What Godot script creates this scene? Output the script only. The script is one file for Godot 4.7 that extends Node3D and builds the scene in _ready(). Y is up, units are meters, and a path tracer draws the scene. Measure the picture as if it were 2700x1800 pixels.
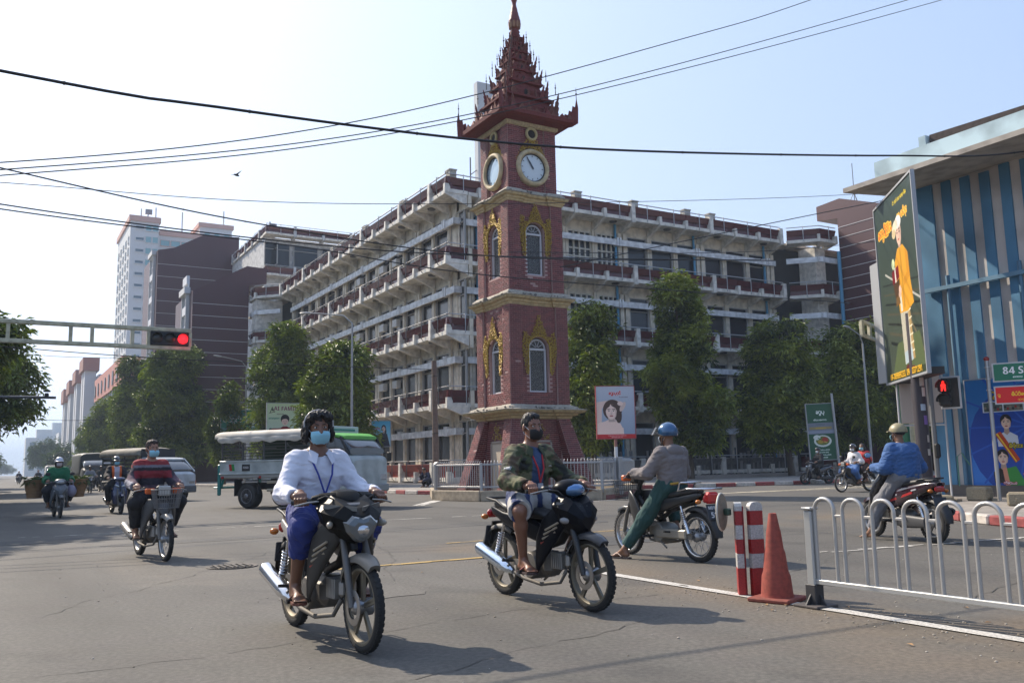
extends Node3D
const HC:=1.15
func _ready() ->void:
	# camera
	var cam:=Camera3D.new()
	cam.name="camera"
	var yaw:=0.5319; var pitch:=0.1386; var roll:=0.0214
	var f0:=Vector3(sin(yaw),0,-cos(yaw)); var r0:=Vector3(cos(yaw),0,sin(yaw))
	var fw:=f0*cos(pitch)+Vector3.UP*sin(pitch); var u1:=Vector3.UP*cos(pitch)-f0*sin(pitch)
	var rt:=r0*cos(roll)-u1*sin(roll); var up:=u1*cos(roll)+r0*sin(roll)
	cam.transform=Transform3D(Basis(rt,up,-fw),Vector3(0,HC,0))
	cam.fov=rad_to_deg(2.0*atan(900.0/2320.6)); cam.near=0.05; cam.far=4000.0
	add_child(cam); cam.current=true
	# sky, air, exposure
	var env:=Environment.new()
	env.background_mode=Environment.BG_SKY
	var sky:=Sky.new()
	var pm:=PanoramaSkyMaterial.new(); pm.panorama=sky_image(); pm.energy_multiplier=1.0
	sky.sky_material=pm; env.sky=sky
	env.tonemap_mode=Environment.TONE_MAPPER_LINEAR; env.tonemap_exposure=EXPO
	env.sdfgi_enabled=true; env.ssao_enabled=true; env.ssil_enabled=true
	env.fog_enabled=true; env.fog_density=FOG; env.fog_light_color=Color(0.86,0.93,1.0)
	var we:=WorldEnvironment.new(); we.name="world_environment"; we.environment=env
	add_child(we)
	# sun: high ahead on the left
	var sun:=DirectionalLight3D.new(); sun.name="sun"
	sun.light_energy=1.6; sun.light_color=Color(1.0,0.945,0.87); sun.light_angular_distance=0.5; sun.shadow_enabled=true
	add_child(sun)
	sun.look_at_from_position(Vector3.ZERO,-SUN_DIR,Vector3.UP)
	make_textures()
	build_all()
const EXPO:=1.38
const FOG:=0.0006
var SUN_DIR:=Vector3(-0.347*cos(0.71),sin(0.71),-0.938*cos(0.71))
func sky_image() ->ImageTexture:
	var w:=512; var h:=256
	var im:=Image.create(w,h,false,Image.FORMAT_RGBF)
	var s:=SUN_DIR.normalized()
	for y in h:
		var th:=PI*(y+0.5)/h
		var e:=cos(th)
		for x in w:
			var a:=TAU*(x+0.5)/w
			var d:=Vector3(sin(a)*sin(th),e,-cos(a)*sin(th))
			var ct:=clampf(d.dot(s),-1,1)
			var ang:=acos(ct)
			var k:=clampf(e,0,1)
			var c:=Vector3(0.27,0.43,0.68).lerp(Vector3(0.075,0.19,0.47),pow(k,0.62))
			var hz:=exp(-k*5.0)
			c=c.lerp(Vector3(0.42,0.53,0.70),hz*0.6)
			var az:=absf(wrapf(a-atan2(s.x,-s.z),-PI,PI))
			c+=Vector3(0.50,0.47,0.43)*exp(-az*1.5)*exp(-k*2.4)
			var g:=exp(-ang*1.55)
			c+=Vector3(1.12,1.09,1.04)*g*1.02
			c+=Vector3(1.0,0.96,0.9)*exp(-ang*6.0)*1.3
			if e<0: c=c.lerp(Vector3(0.30,0.28,0.26),clampf(-e*6.0,0,1))
			im.set_pixel(x,y,Color(c.x,c.y,c.z))
	return ImageTexture.create_from_image(im)
# ---------------------------------------------------------------- mesh builder
class M:
	var v:=PackedVector3Array()
	var n:=PackedVector3Array()
	var uv:=PackedVector2Array()
	var c:=PackedColorArray()
	var idx:=PackedInt32Array()
	var col:=Color(1,1,1)
	var usec:=false
	func vt(p: Vector3,nn: Vector3,t:=Vector2.ZERO) ->int:
		v.append(p); n.append(nn); uv.append(t); c.append(col)
		return v.size()-1
	# four corners counter-clockwise as seen from outside
	func q(a: Vector3,b: Vector3,cc: Vector3,d: Vector3) ->void:
		var nn:=(b-a).cross(cc-a)
		if nn.length_squared()<1e-14:
			nn=(cc-a).cross(d-a)
		nn=nn.normalized()
		var i:=vt(a,nn,Vector2(0,1)); vt(b,nn,Vector2(1,1)); vt(cc,nn,Vector2(1,0)); vt(d,nn,Vector2(0,0))
		idx.append_array(PackedInt32Array([i,i+2,i+1,i,i+3,i+2]))
	func t(a: Vector3,b: Vector3,cc: Vector3) ->void:
		var nn:=(b-a).cross(cc-a).normalized()
		var i:=vt(a,nn); vt(b,nn); vt(cc,nn)
		idx.append_array(PackedInt32Array([i,i+2,i+1]))
	func hull8(p: Array) ->void:
		q(p[0],p[1],p[2],p[3]); q(p[7],p[6],p[5],p[4])
		q(p[3],p[2],p[6],p[7]); q(p[1],p[0],p[4],p[5])
		q(p[2],p[1],p[5],p[6]); q(p[0],p[3],p[7],p[4])
	func box(o: Vector3,s: Vector3,b:=Basis.IDENTITY) ->void:
		var h:=s*0.5
		hull8([o+b*Vector3(-h.x,-h.y,-h.z),o+b*Vector3(h.x,-h.y,-h.z),o+b*Vector3(h.x,-h.y,h.z),o+b*Vector3(-h.x,-h.y,h.z),o+b*Vector3(-h.x,h.y,-h.z),o+b*Vector3(h.x,h.y,-h.z),o+b*Vector3(h.x,h.y,h.z),o+b*Vector3(-h.x,h.y,h.z)])
	func span(a: Vector3,b: Vector3) ->void:
		box((a+b)*0.5,(b-a).abs())
	func bar(a: Vector3,b: Vector3,w: float,h: float,up:=Vector3.UP) ->void:
		var z:=(b-a).normalized()
		if absf(z.dot(up))>0.98:
			up=Vector3(0,0,1) if absf(z.z)<0.9 else Vector3(1,0,0)
		var x:=up.cross(z).normalized()
		box((a+b)*0.5,Vector3(w,h,a.distance_to(b)),Basis(x,z.cross(x),z))
	func taper(o: Vector3,s0: Vector2,s1: Vector2,y0: float,y1: float,off:=Vector2.ZERO) ->void:
		var a:=s0*0.5; var b:=s1*0.5
		hull8([o+Vector3(-a.x,y0,-a.y),o+Vector3(a.x,y0,-a.y),o+Vector3(a.x,y0,a.y),o+Vector3(-a.x,y0,a.y),o+Vector3(off.x-b.x,y1,off.y-b.y),o+Vector3(off.x+b.x,y1,off.y-b.y),o+Vector3(off.x+b.x,y1,off.y+b.y),o+Vector3(off.x-b.x,y1,off.y+b.y)])
	func cbox(o: Vector3,s: Vector3,e: float,b:=Basis.IDENTITY) ->void:
		var h:=s*0.5
		e=minf(e,minf(h.x,minf(h.y,h.z))*0.98)
		var ax:=[Vector3(1,0,0),Vector3(0,1,0),Vector3(0,0,1)]
		for i in 3:
			var j:=(i+1) % 3; var k:=(i+2) % 3
			for sg in [-1.0,1.0]:
				var p:=[]
				for m in [[-1,-1],[1,-1],[1,1],[-1,1]]:
					p.append(o+b*(ax[i]*h[i]*sg+ax[j]*(h[j]-e)*m[0]+ax[k]*(h[k]-e)*m[1]))
				if sg>0: q(p[0],p[1],p[2],p[3])
				else: q(p[3],p[2],p[1],p[0])
			for s1 in [-1.0,1.0]:
				for s2 in [-1.0,1.0]:
					var f1: Vector3=ax[j]*h[j]*s1+ax[k]*(h[k]-e)*s2
					var f2: Vector3=ax[j]*(h[j]-e)*s1+ax[k]*h[k]*s2
					var l: Vector3=ax[i]*(h[i]-e)
					var pp:=[o+b*(f1-l),o+b*(f1+l),o+b*(f2+l),o+b*(f2-l)]
					if s1*s2<0: pp.reverse()
					pp.reverse()
					q(pp[0],pp[1],pp[2],pp[3])
		for sx in [-1.0,1.0]:
			for sy in [-1.0,1.0]:
				for sz in [-1.0,1.0]:
					var a:=o+b*Vector3(sx*h.x,sy*(h.y-e),sz*(h.z-e))
					var d:=o+b*Vector3(sx*(h.x-e),sy*h.y,sz*(h.z-e))
					var f:=o+b*Vector3(sx*(h.x-e),sy*(h.y-e),sz*h.z)
					if sx*sy*sz>0: t(a,d,f)
					else: t(a,f,d)
	# smooth surface through rings of equal length
	func loft(rings: Array,closed:=true,cap0:=true,cap1:=true,flip:=false) ->void:
		var m: int=rings[0].size(); var k:=rings.size()
		var base:=v.size()
		var nn:=PackedVector3Array(); nn.resize(m*k)
		var mm:=m if closed else m-1
		for i in k-1:
			for j in mm:
				var a: Vector3=rings[i][j]; var b: Vector3=rings[i][(j+1) % m]; var d: Vector3=rings[i+1][j]; var e: Vector3=rings[i+1][(j+1) % m]
				var f:=(b-a+e-d).cross(d-a+e-b)
				nn[i*m+j]+=f; nn[i*m+(j+1) % m]+=f; nn[(i+1)*m+j]+=f; nn[(i+1)*m+(j+1) % m]+=f
		if closed:
			var s:=0.0
			for i in k:
				var ce:=Vector3.ZERO
				for p in rings[i]: ce+=p
				ce/=m
				for j in m: s+=nn[i*m+j].dot(rings[i][j]-ce)
			flip=s<0.0
		for i in k:
			for j in m:
				var g:=nn[i*m+j]
				vt(rings[i][j],(-g if flip else g).normalized(),Vector2(float(j)/mm,float(i)/maxf(k-1,1)))
		for i in k-1:
			for j in mm:
				var a:=base+i*m+j; var b:=base+i*m+(j+1) % m
				var d:=a+m; var e:=b+m
				if flip: idx.append_array(PackedInt32Array([a,b,e,a,e,d]))
				else: idx.append_array(PackedInt32Array([a,e,b,a,d,e]))
		if closed:
			for w in 2:
				if (w==0 and not cap0) or (w==1 and not cap1): continue
				var r: PackedVector3Array=rings[0] if w==0 else rings[k-1]
				var ce:=Vector3.ZERO
				for p in r: ce+=p
				ce/=m
				for j in m:
					var a:=r[j]; var b:=r[(j+1) % m]
					if (w==0)!=flip: t(ce,b,a)
					else: t(ce,a,b)
	func ring(o: Vector3,x: Vector3,y: Vector3,k:=10) ->PackedVector3Array:
		var r:=PackedVector3Array()
		for i in k:
			var a:=TAU*i/k
			r.append(o+x*cos(a)+y*sin(a))
		return r
	func tube(p: Array,r,k:=8,caps:=true) ->void:
		var rings:=[]
		var up:=Vector3.ZERO
		for i in p.size():
			var d: Vector3=(p[mini(i+1,p.size()-1)]-p[maxi(i-1,0)]).normalized()
			if up==Vector3.ZERO:
				up=Vector3.UP if absf(d.y)<0.9 else Vector3(0,0,1)
			var x:=up.cross(d).normalized()
			up=d.cross(x).normalized()
			var rr: float=r[i] if r is Array else r
			rings.append(ring(p[i],x*rr,up*rr,k))
		loft(rings,true,caps,caps)
	func lathe(prof: Array,k:=16,o:=Vector3.ZERO,b:=Basis.IDENTITY,caps:=true) ->void:
		var rings:=[]
		for p in prof:
			rings.append(ring(o+b*Vector3(0,p.y,0),b*Vector3(p.x,0,0),b*Vector3(0,0,p.x),k))
		loft(rings,true,caps,caps)
	func ell(o: Vector3,r: Vector3,b:=Basis.IDENTITY,la:=8,lo:=12,t0:=0.0,t1:=PI) ->void:
		var rings:=[]
		for i in la+1:
			var th:=lerpf(t0,t1,float(i)/la)
			var s:=maxf(sin(th),0.004); var y:=cos(th)
			rings.append(ring(o+b*Vector3(0,y*r.y,0),b*Vector3(r.x*s,0,0),b*Vector3(0,0,r.z*s),lo))
		loft(rings,true,true,true)
	func torus(o: Vector3,ax: Vector3,R: float,r: float,k:=24,s:=8,sq:=1.0) ->void:
		var x:=(Vector3.UP if absf(ax.y)<0.9 else Vector3(1,0,0)).cross(ax).normalized()
		var y:=ax.cross(x).normalized()
		var rings:=[]
		for i in k+1:
			var a:=TAU*i/k
			var d:=x*cos(a)+y*sin(a)
			rings.append(ring(o+d*R,d*r,ax*r*sq,s))
		loft(rings,true,false,false)
	func prism(poly: PackedVector2Array,z0: float,z1: float,xf:=Transform3D.IDENTITY) ->void:
		var ar:=0.0
		for i in poly.size():
			ar+=poly[i].cross(poly[(i+1) % poly.size()])
		if ar<0:
			poly=poly.duplicate(); poly.reverse()
		var ti:=Geometry2D.triangulate_polygon(poly)
		for i in range(0,ti.size(),3):
			var a:=poly[ti[i]]; var b:=poly[ti[i+1]]; var d:=poly[ti[i+2]]
			if (b-a).cross(d-a)<0:
				var w:=b; b=d; d=w
			t(xf*Vector3(a.x,a.y,z1),xf*Vector3(b.x,b.y,z1),xf*Vector3(d.x,d.y,z1))
			t(xf*Vector3(a.x,a.y,z0),xf*Vector3(d.x,d.y,z0),xf*Vector3(b.x,b.y,z0))
		for i in poly.size():
			var a:=poly[i]; var b:=poly[(i+1) % poly.size()]
			q(xf*Vector3(a.x,a.y,z0),xf*Vector3(b.x,b.y,z0),xf*Vector3(b.x,b.y,z1),xf*Vector3(a.x,a.y,z1))
	func add(o: M,xf: Transform3D) ->void:
		var base:=v.size()
		for i in o.v.size():
			v.append(xf*o.v[i]); n.append((xf.basis*o.n[i]).normalized()); uv.append(o.uv[i]); c.append(o.c[i])
		for i in o.idx: idx.append(base+i)
	func mesh() ->ArrayMesh:
		var a:=[]
		a.resize(Mesh.ARRAY_MAX)
		a[Mesh.ARRAY_VERTEX]=v; a[Mesh.ARRAY_NORMAL]=n; a[Mesh.ARRAY_TEX_UV]=uv
		if usec: a[Mesh.ARRAY_COLOR]=c
		a[Mesh.ARRAY_INDEX]=idx
		var m:=ArrayMesh.new()
		if v.size(): m.add_surface_from_arrays(Mesh.PRIMITIVE_TRIANGLES,a)
		return m
# ---------------------------------------------------------------- scene helpers
func V(x: float,y: float,z: float) ->Vector3: return Vector3(x,y,z)
func thing(called: String,label: String,cat: String,at:=Vector3.ZERO,turn:=0.0,group:="") ->Node3D:
	var o:=Node3D.new()
	o.name=called
	add_child(o,true)
	o.position=at; o.rotation.y=turn
	return tag(o,label,cat,group)
func tag(o: Node3D,label: String,cat: String,group:="") ->Node3D:
	if label: o.set_meta("label",label)
	if cat: o.set_meta("category",cat)
	if group: o.set_meta("group",group)
	return o
func part(called: String,m,mat: Material,parent: Node=self) ->MeshInstance3D:
	var o:=MeshInstance3D.new()
	o.name=called
	o.mesh=m.mesh() if m is M else m
	o.material_override=mat
	parent.add_child(o,true)
	return o
func structure(called: String,m,mat: Material,label:="") ->MeshInstance3D:
	var o:=part(called,m,mat)
	o.set_meta("kind","structure")
	if label: o.set_meta("label",label)
	return o
func stuff(o: Node3D) ->Node3D:
	o.set_meta("kind","stuff"); return o
func copies(called: String,mesh: Mesh,mat: Material,xfs: Array,cols: Array,parent: Node) ->MultiMeshInstance3D:
	var mm:=MultiMesh.new()
	mm.transform_format=MultiMesh.TRANSFORM_3D
	mm.use_colors=cols.size()>0
	mm.mesh=mesh
	mm.instance_count=xfs.size()
	for i in xfs.size():
		mm.set_instance_transform(i,xfs[i])
		if cols.size(): mm.set_instance_color(i,cols[i])
	var o:=MultiMeshInstance3D.new()
	o.name=called; o.multimesh=mm; o.material_override=mat
	parent.add_child(o,true)
	return o
var TX:={}
var MATS:={}
func noise_img(sz: int,freq: float,oct: int,lo: float,hi: float,sd: int,kind:=FastNoiseLite.TYPE_SIMPLEX_SMOOTH) ->Image:
	var f:=FastNoiseLite.new()
	f.seed=sd; f.frequency=freq; f.fractal_octaves=oct; f.noise_type=kind; f.fractal_gain=0.42
	var im:=f.get_seamless_image(sz,sz,false,false,0.15,true)
	im.convert(Image.FORMAT_RGB8)
	var d:=im.get_data()
	var o:=PackedByteArray(); o.resize(d.size())
	for i in range(0,d.size(),3):
		var g:=int(255.0*clampf(lerpf(lo,hi,d[i]/255.0),0,1))
		o[i]=g; o[i+1]=g; o[i+2]=g
	return Image.create_from_data(sz,sz,false,Image.FORMAT_RGB8,o)
func tex(im: Image) ->ImageTexture:
	im.generate_mipmaps()
	return ImageTexture.create_from_image(im)
func make_textures() ->void:
	TX.grime=tex(noise_img(512,0.010,5,0.78,1.10,3))
	TX.fine=tex(noise_img(512,0.05,4,0.74,1.10,4))
	# streaks: noise stretched down the wall
	var s:=noise_img(512,0.011,4,0.80,1.10,9)
	s.resize(512,64,Image.INTERPOLATE_BILINEAR); s.resize(512,512,Image.INTERPOLATE_CUBIC)
	TX.streak=tex(s)
	var g:=noise_img(512,0.16,3,0.0,1.0,7)
	TX.grain_h=tex(g)
	var gn: Image=g.duplicate(); gn.bump_map_to_normal_map(1.6)
	TX.grain_n=tex(gn)
	var cl:=noise_img(256,0.02,4,0,1,12); cl.bump_map_to_normal_map(5.0)
	TX.cloth_n=tex(cl)
	# asphalt: pale and dark chips in a grey binder
	var r:=RandomNumberGenerator.new(); r.seed=5
	var soft:=noise_img(1024,0.03,3,0.66,0.86,21).get_data()
	var a:=PackedByteArray(); a.resize(1024*1024*3)
	for i in 1024*1024:
		var k:=soft[i*3]/255.0
		var u:=r.randf()
		if u<0.10: k+=r.randf()*0.24
		elif u<0.28: k-=r.randf()*0.26
		else: k+=(u-0.6)*0.16
		var b:=int(clampf(k,0,1)*255.0)
		a[i*3]=b; a[i*3+1]=b; a[i*3+2]=int(b*0.985)
	var im:=Image.create_from_data(1024,1024,false,Image.FORMAT_RGB8,a)
	TX.asphalt=tex(im)
	var an: Image=im.duplicate(); an.bump_map_to_normal_map(2.2)
	TX.asphalt_n=tex(an)
# linear base colour, roughness, metal, options
func mt(r: float,g: float,b: float,rough:=0.7,metal:=0.0,o:={}) ->StandardMaterial3D:
	var key:=str([r,g,b,rough,metal,o])
	if MATS.has(key): return MATS[key]
	var m:=StandardMaterial3D.new()
	m.albedo_color=Color(r,g,b).linear_to_srgb()
	m.roughness=rough; m.metallic=metal
	if o.has("tex"):
		m.albedo_texture=TX[o.tex]
		m.uv1_triplanar=true; m.uv1_world_triplanar=o.get("world",true)
		m.uv1_scale=Vector3.ONE*o.get("sc",0.3)
		if o.has("sc3"): m.uv1_scale=o.sc3
	if o.has("nrm"):
		m.normal_enabled=true; m.normal_texture=TX[o.nrm]; m.normal_scale=o.get("ns",0.5)
		if not o.has("tex"):
			m.uv1_triplanar=true; m.uv1_world_triplanar=o.get("world",true); m.uv1_scale=Vector3.ONE*o.get("sc",0.3)
	if o.get("vc",false): m.vertex_color_use_as_albedo=true
	if o.has("alpha"):
		m.transparency=BaseMaterial3D.TRANSPARENCY_ALPHA; m.albedo_color.a=o.alpha
	if o.has("glow"):
		m.emission_enabled=true; m.emission=Color(r,g,b).linear_to_srgb(); m.emission_energy_multiplier=o.glow
	if o.has("back"):
		m.backlight_enabled=true; m.backlight=o.back
	if o.has("coat"):
		m.clearcoat_enabled=true; m.clearcoat=o.coat; m.clearcoat_roughness=0.1
	if o.has("rim"):
		m.rim_enabled=true; m.rim=o.rim
	if o.has("spec"): m.metallic_specular=o.spec
	if o.get("two",false): m.cull_mode=BaseMaterial3D.CULL_DISABLED
	MATS[key]=m
	return m
func pic_mat(im: Image,rough:=0.55) ->StandardMaterial3D:
	var m:=StandardMaterial3D.new()
	m.albedo_texture=tex(im); m.roughness=rough
	return m
func rng(sd: int) ->RandomNumberGenerator:
	var r:=RandomNumberGenerator.new(); r.seed=sd
	return r
# ---------------------------------------------------------------- ground, roads, pavements
func poly_sheet(poly: PackedVector2Array,y: float,thick: float) ->M:
	var m:=M.new()
	m.prism(poly,-thick,0.0,Transform3D(Basis(Vector3(1,0,0),Vector3(0,0,1),Vector3(0,1,0)).orthonormalized(),Vector3(0,y,0)))
	return m
func road_grid(x0: float,x1: float,z0: float,z1: float,st: float,y: float,f: Callable,uvs:=0.62) ->M:
	var m:=M.new(); m.usec=true
	var nx:=int(round((x1-x0)/st)); var nz:=int(round((z1-z0)/st))
	for j in nz+1:
		for i in nx+1:
			var x:=lerpf(x0,x1,float(i)/nx); var z:=lerpf(z0,z1,float(j)/nz)
			m.col=f.call(x,z)
			m.vt(Vector3(x,y,z),Vector3.UP,Vector2(x,z)*uvs)
	for j in nz:
		for i in nx:
			var a:=j*(nx+1)+i
			m.idx.append_array(PackedInt32Array([a,a+1,a+nx+2,a,a+nx+2,a+nx+1]))
	return m
func arc_pts(c: Vector2,r: float,a0: float,a1: float,k: int) ->Array:
	var o:=[]
	for i in k+1:
		var a:=lerpf(a0,a1,float(i)/k)
		o.append(c+Vector2(cos(a),sin(a))*r)
	return o
var KERB_NEAR:=[Vector2(13.75,40),Vector2(13.75,-7.2),Vector2(14.1,-8.6),Vector2(14.9,-9.9),Vector2(16.2,-11.7),Vector2(18.2,-14.0),Vector2(20.6,-15.6),Vector2(24,-16.4),Vector2(160,-16.8)]
var KERB_FAR:=[Vector2(12.4,-700),Vector2(12.4,-76),Vector2(14.9,-52),Vector2(15.1,-34.2),Vector2(15.6,-32.6),Vector2(17.0,-31.4),Vector2(20,-30.6),Vector2(24.2,-29.6),Vector2(27.0,-28.6),Vector2(31,-27.6),Vector2(160,-26.6)]
func kerb_line(called: String,pts: Array,label: String,from: float,to: float) ->void:
	# painted kerb stones laid along the line, each 0.9 m long, red and white by turns
	var o:=thing(called,label,"kerb")
	var red:=mt(0.33,0.075,0.07,0.85,0,{"tex": "grime","sc": 1.1}); var wh:=mt(0.55,0.50,0.44,0.85,0,{"tex": "grime","sc": 1.1})
	var dist:=0.0; var k:=0
	var step:=0.95
	var total:=0.0
	for i in pts.size()-1: total+=pts[i].distance_to(pts[i+1])
	var s:=from
	while s<minf(to,total-1.0):
		var pa:=along(pts,s+0.01); var pb:=along(pts,s+step-0.01)
		var m:=M.new()
		var a:=Vector3(pa.x,0.078,pa.y); var b:=Vector3(pb.x,0.078,pb.y)
		var z:=(b-a).normalized(); var x:=Vector3.UP.cross(z).normalized()
		m.cbox((a+b)*0.5,Vector3(0.17,0.17,a.distance_to(b)),0.025,Basis(x,Vector3.UP,z))
		part("kerb_stone",m,red if k % 2==0 else wh,o)
		k+=1; s+=step
func along(pts: Array,s: float) ->Vector2:
	for i in pts.size()-1:
		var l: float=pts[i].distance_to(pts[i+1])
		if s<=l: return pts[i].lerp(pts[i+1],s/l)
		s-=l
	return pts[pts.size()-1]
func build_ground() ->void:
	var gm:=M.new()
	gm.q(V(-3000,-0.05,3000),V(3000,-0.05,3000),V(3000,-0.05,-3000),V(-3000,-0.05,-3000))
	structure("ground",gm,mt(0.24,0.21,0.17,0.95,0,{"tex": "grime","sc": 0.05}))
	var f1:=FastNoiseLite.new(); f1.seed=11; f1.frequency=0.09; f1.fractal_octaves=4
	var f2:=FastNoiseLite.new(); f2.seed=12; f2.frequency=0.8; f2.fractal_octaves=3
	var f3:=FastNoiseLite.new(); f3.seed=13; f3.frequency=0.25; f3.fractal_octaves=4
	var shade:=func(x: float,z: float) ->Color:
		var k:=1.0+0.24*f1.get_noise_2d(x,z)+0.15*f2.get_noise_2d(x*2.2,z*0.5)+0.07*f2.get_noise_2d(x,z*3.0)
		var c:=Color(0.166,0.153,0.135)*k
		# dust swept to the median and to the gutters
		var d:=exp(-pow((x-5.7)/0.75,2.0))*clampf((z+13.0)/5.0,0,1)+0.7*exp(-pow((z+10.6+0.1*x)/1.1,2.0))*clampf((x-3.0)/4.0,0,1)
		d+=0.8*clampf((z+5.2)/2.2,0,1)*clampf((x-1.0)/5.0,0.15,1)
		d*=clampf(0.55+1.3*f3.get_noise_2d(x*2.0,z*2.0),0,1.2)
		c=c.lerp(Color(0.29,0.215,0.14),clampf(d*0.7,0,0.8))
		# oil in the lanes, patched trench, tyre polish
		for lane in [0.6,3.1,8.3,11.0]:
			c=c*(1.0-0.20*exp(-pow((x-lane-0.3*f1.get_noise_1d(z))/0.42,2.0)))
		if f3.get_noise_2d(x*3.1+40.0,z*3.1)>0.42: c=c*0.80
		if x>1.35 and x<2.75 and z>-12.9+0.1*sin(x*9.0) and z<-9.6+0.15*sin(x*7.0): c=c.lerp(Color(0.24,0.21,0.175),0.38+0.5*f2.get_noise_2d(x*3,z*3))
		c.a=1.0
		return c
	var am:=StandardMaterial3D.new()
	am.vertex_color_use_as_albedo=true; am.albedo_texture=TX.asphalt; am.roughness=0.84
	am.normal_enabled=true; am.normal_texture=TX.asphalt_n; am.normal_scale=0.75
	structure("road",road_grid(-9.0,24.0,-34.0,5.0,0.17,0.0,shade),am)
	structure("road",road_grid(24.0,160.0,-28.5,-14.0,1.0,0.0,shade),am)
	structure("road",road_grid(-9.0,16.0,-700.0,-34.0,1.5,0.0,shade),am)
	structure("road",road_grid(-9.0,24.0,5.0,60.0,1.5,0.0,shade),am)
	structure("road",road_grid(-120.0,-9.0,-30.0,-14.0,1.5,0.0,shade),am)
	# pavements
	var pv:=mt(0.30,0.27,0.235,0.9,0,{"tex": "grime","sc": 0.45,"nrm": "grain_n","ns": 0.4})
	var pn:=PackedVector2Array(KERB_NEAR); pn.append(Vector2(160,40))
	structure("pavement",poly_sheet(pn,0.15,0.3),pv)
	var pf:=PackedVector2Array(KERB_FAR); pf.append(Vector2(160,-700))
	structure("pavement",poly_sheet(pf,0.15,0.3),pv)
	var pl:=PackedVector2Array([Vector2(-60,-700),Vector2(-9,-700),Vector2(-9,-31),Vector2(-60,-31)])
	structure("pavement",poly_sheet(pl,0.15,0.3),pv)
	kerb_line("painted_kerb",KERB_NEAR,"red and white painted kerb along the near right pavement",44.0,66.0)
	kerb_line("painted_kerb",KERB_FAR,"red and white painted kerb curving past the clock tower island",655.0,712.0)
	road_wear()
	# markings, each a thin worn sheet above the asphalt
	var wp:=mt(0.58,0.55,0.49,0.8,0,{"tex": "fine","sc": 1.3})
	var yp:=mt(0.50,0.33,0.10,0.8,0,{"tex": "fine","sc": 1.3})
	road_line("road_marking",5.57,-8.8,5.57,-2.0,0.13,wp,31,0.10)
	road_line("road_marking",3.0,-9.93,5.5,-9.93,0.11,yp,32,0.35)
	road_line("road_marking",5.9,-12.1,10.4,-12.3,0.10,yp,33,0.45)
	road_line("road_marking",10.9,-24.2,13.2,-27.5,0.35,wp,34,0.25)
	road_line("road_marking",15.5,-21.9,22.0,-22.8,0.16,wp,35,0.25)
	for i in 3:
		road_line("road_marking",17.0+i*2.6,-23.4+i*0.3,30.0+i*3.0,-22.0-i*0.9,0.22,mt(0.62,0.55,0.40,0.8,0,{"tex": "fine","sc": 1.3}),36+i,0.3)
	road_line("road_marking",8.8,-7.6,13.0,-7.0,0.12,wp,40,0.4)
	road_line("road_marking",8.5,-4.6,13.5,-4.3,0.12,wp,41,0.5)
	road_line("road_marking",-0.5,-18.9,12.0,-17.9,0.12,wp,42,0.55)
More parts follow.
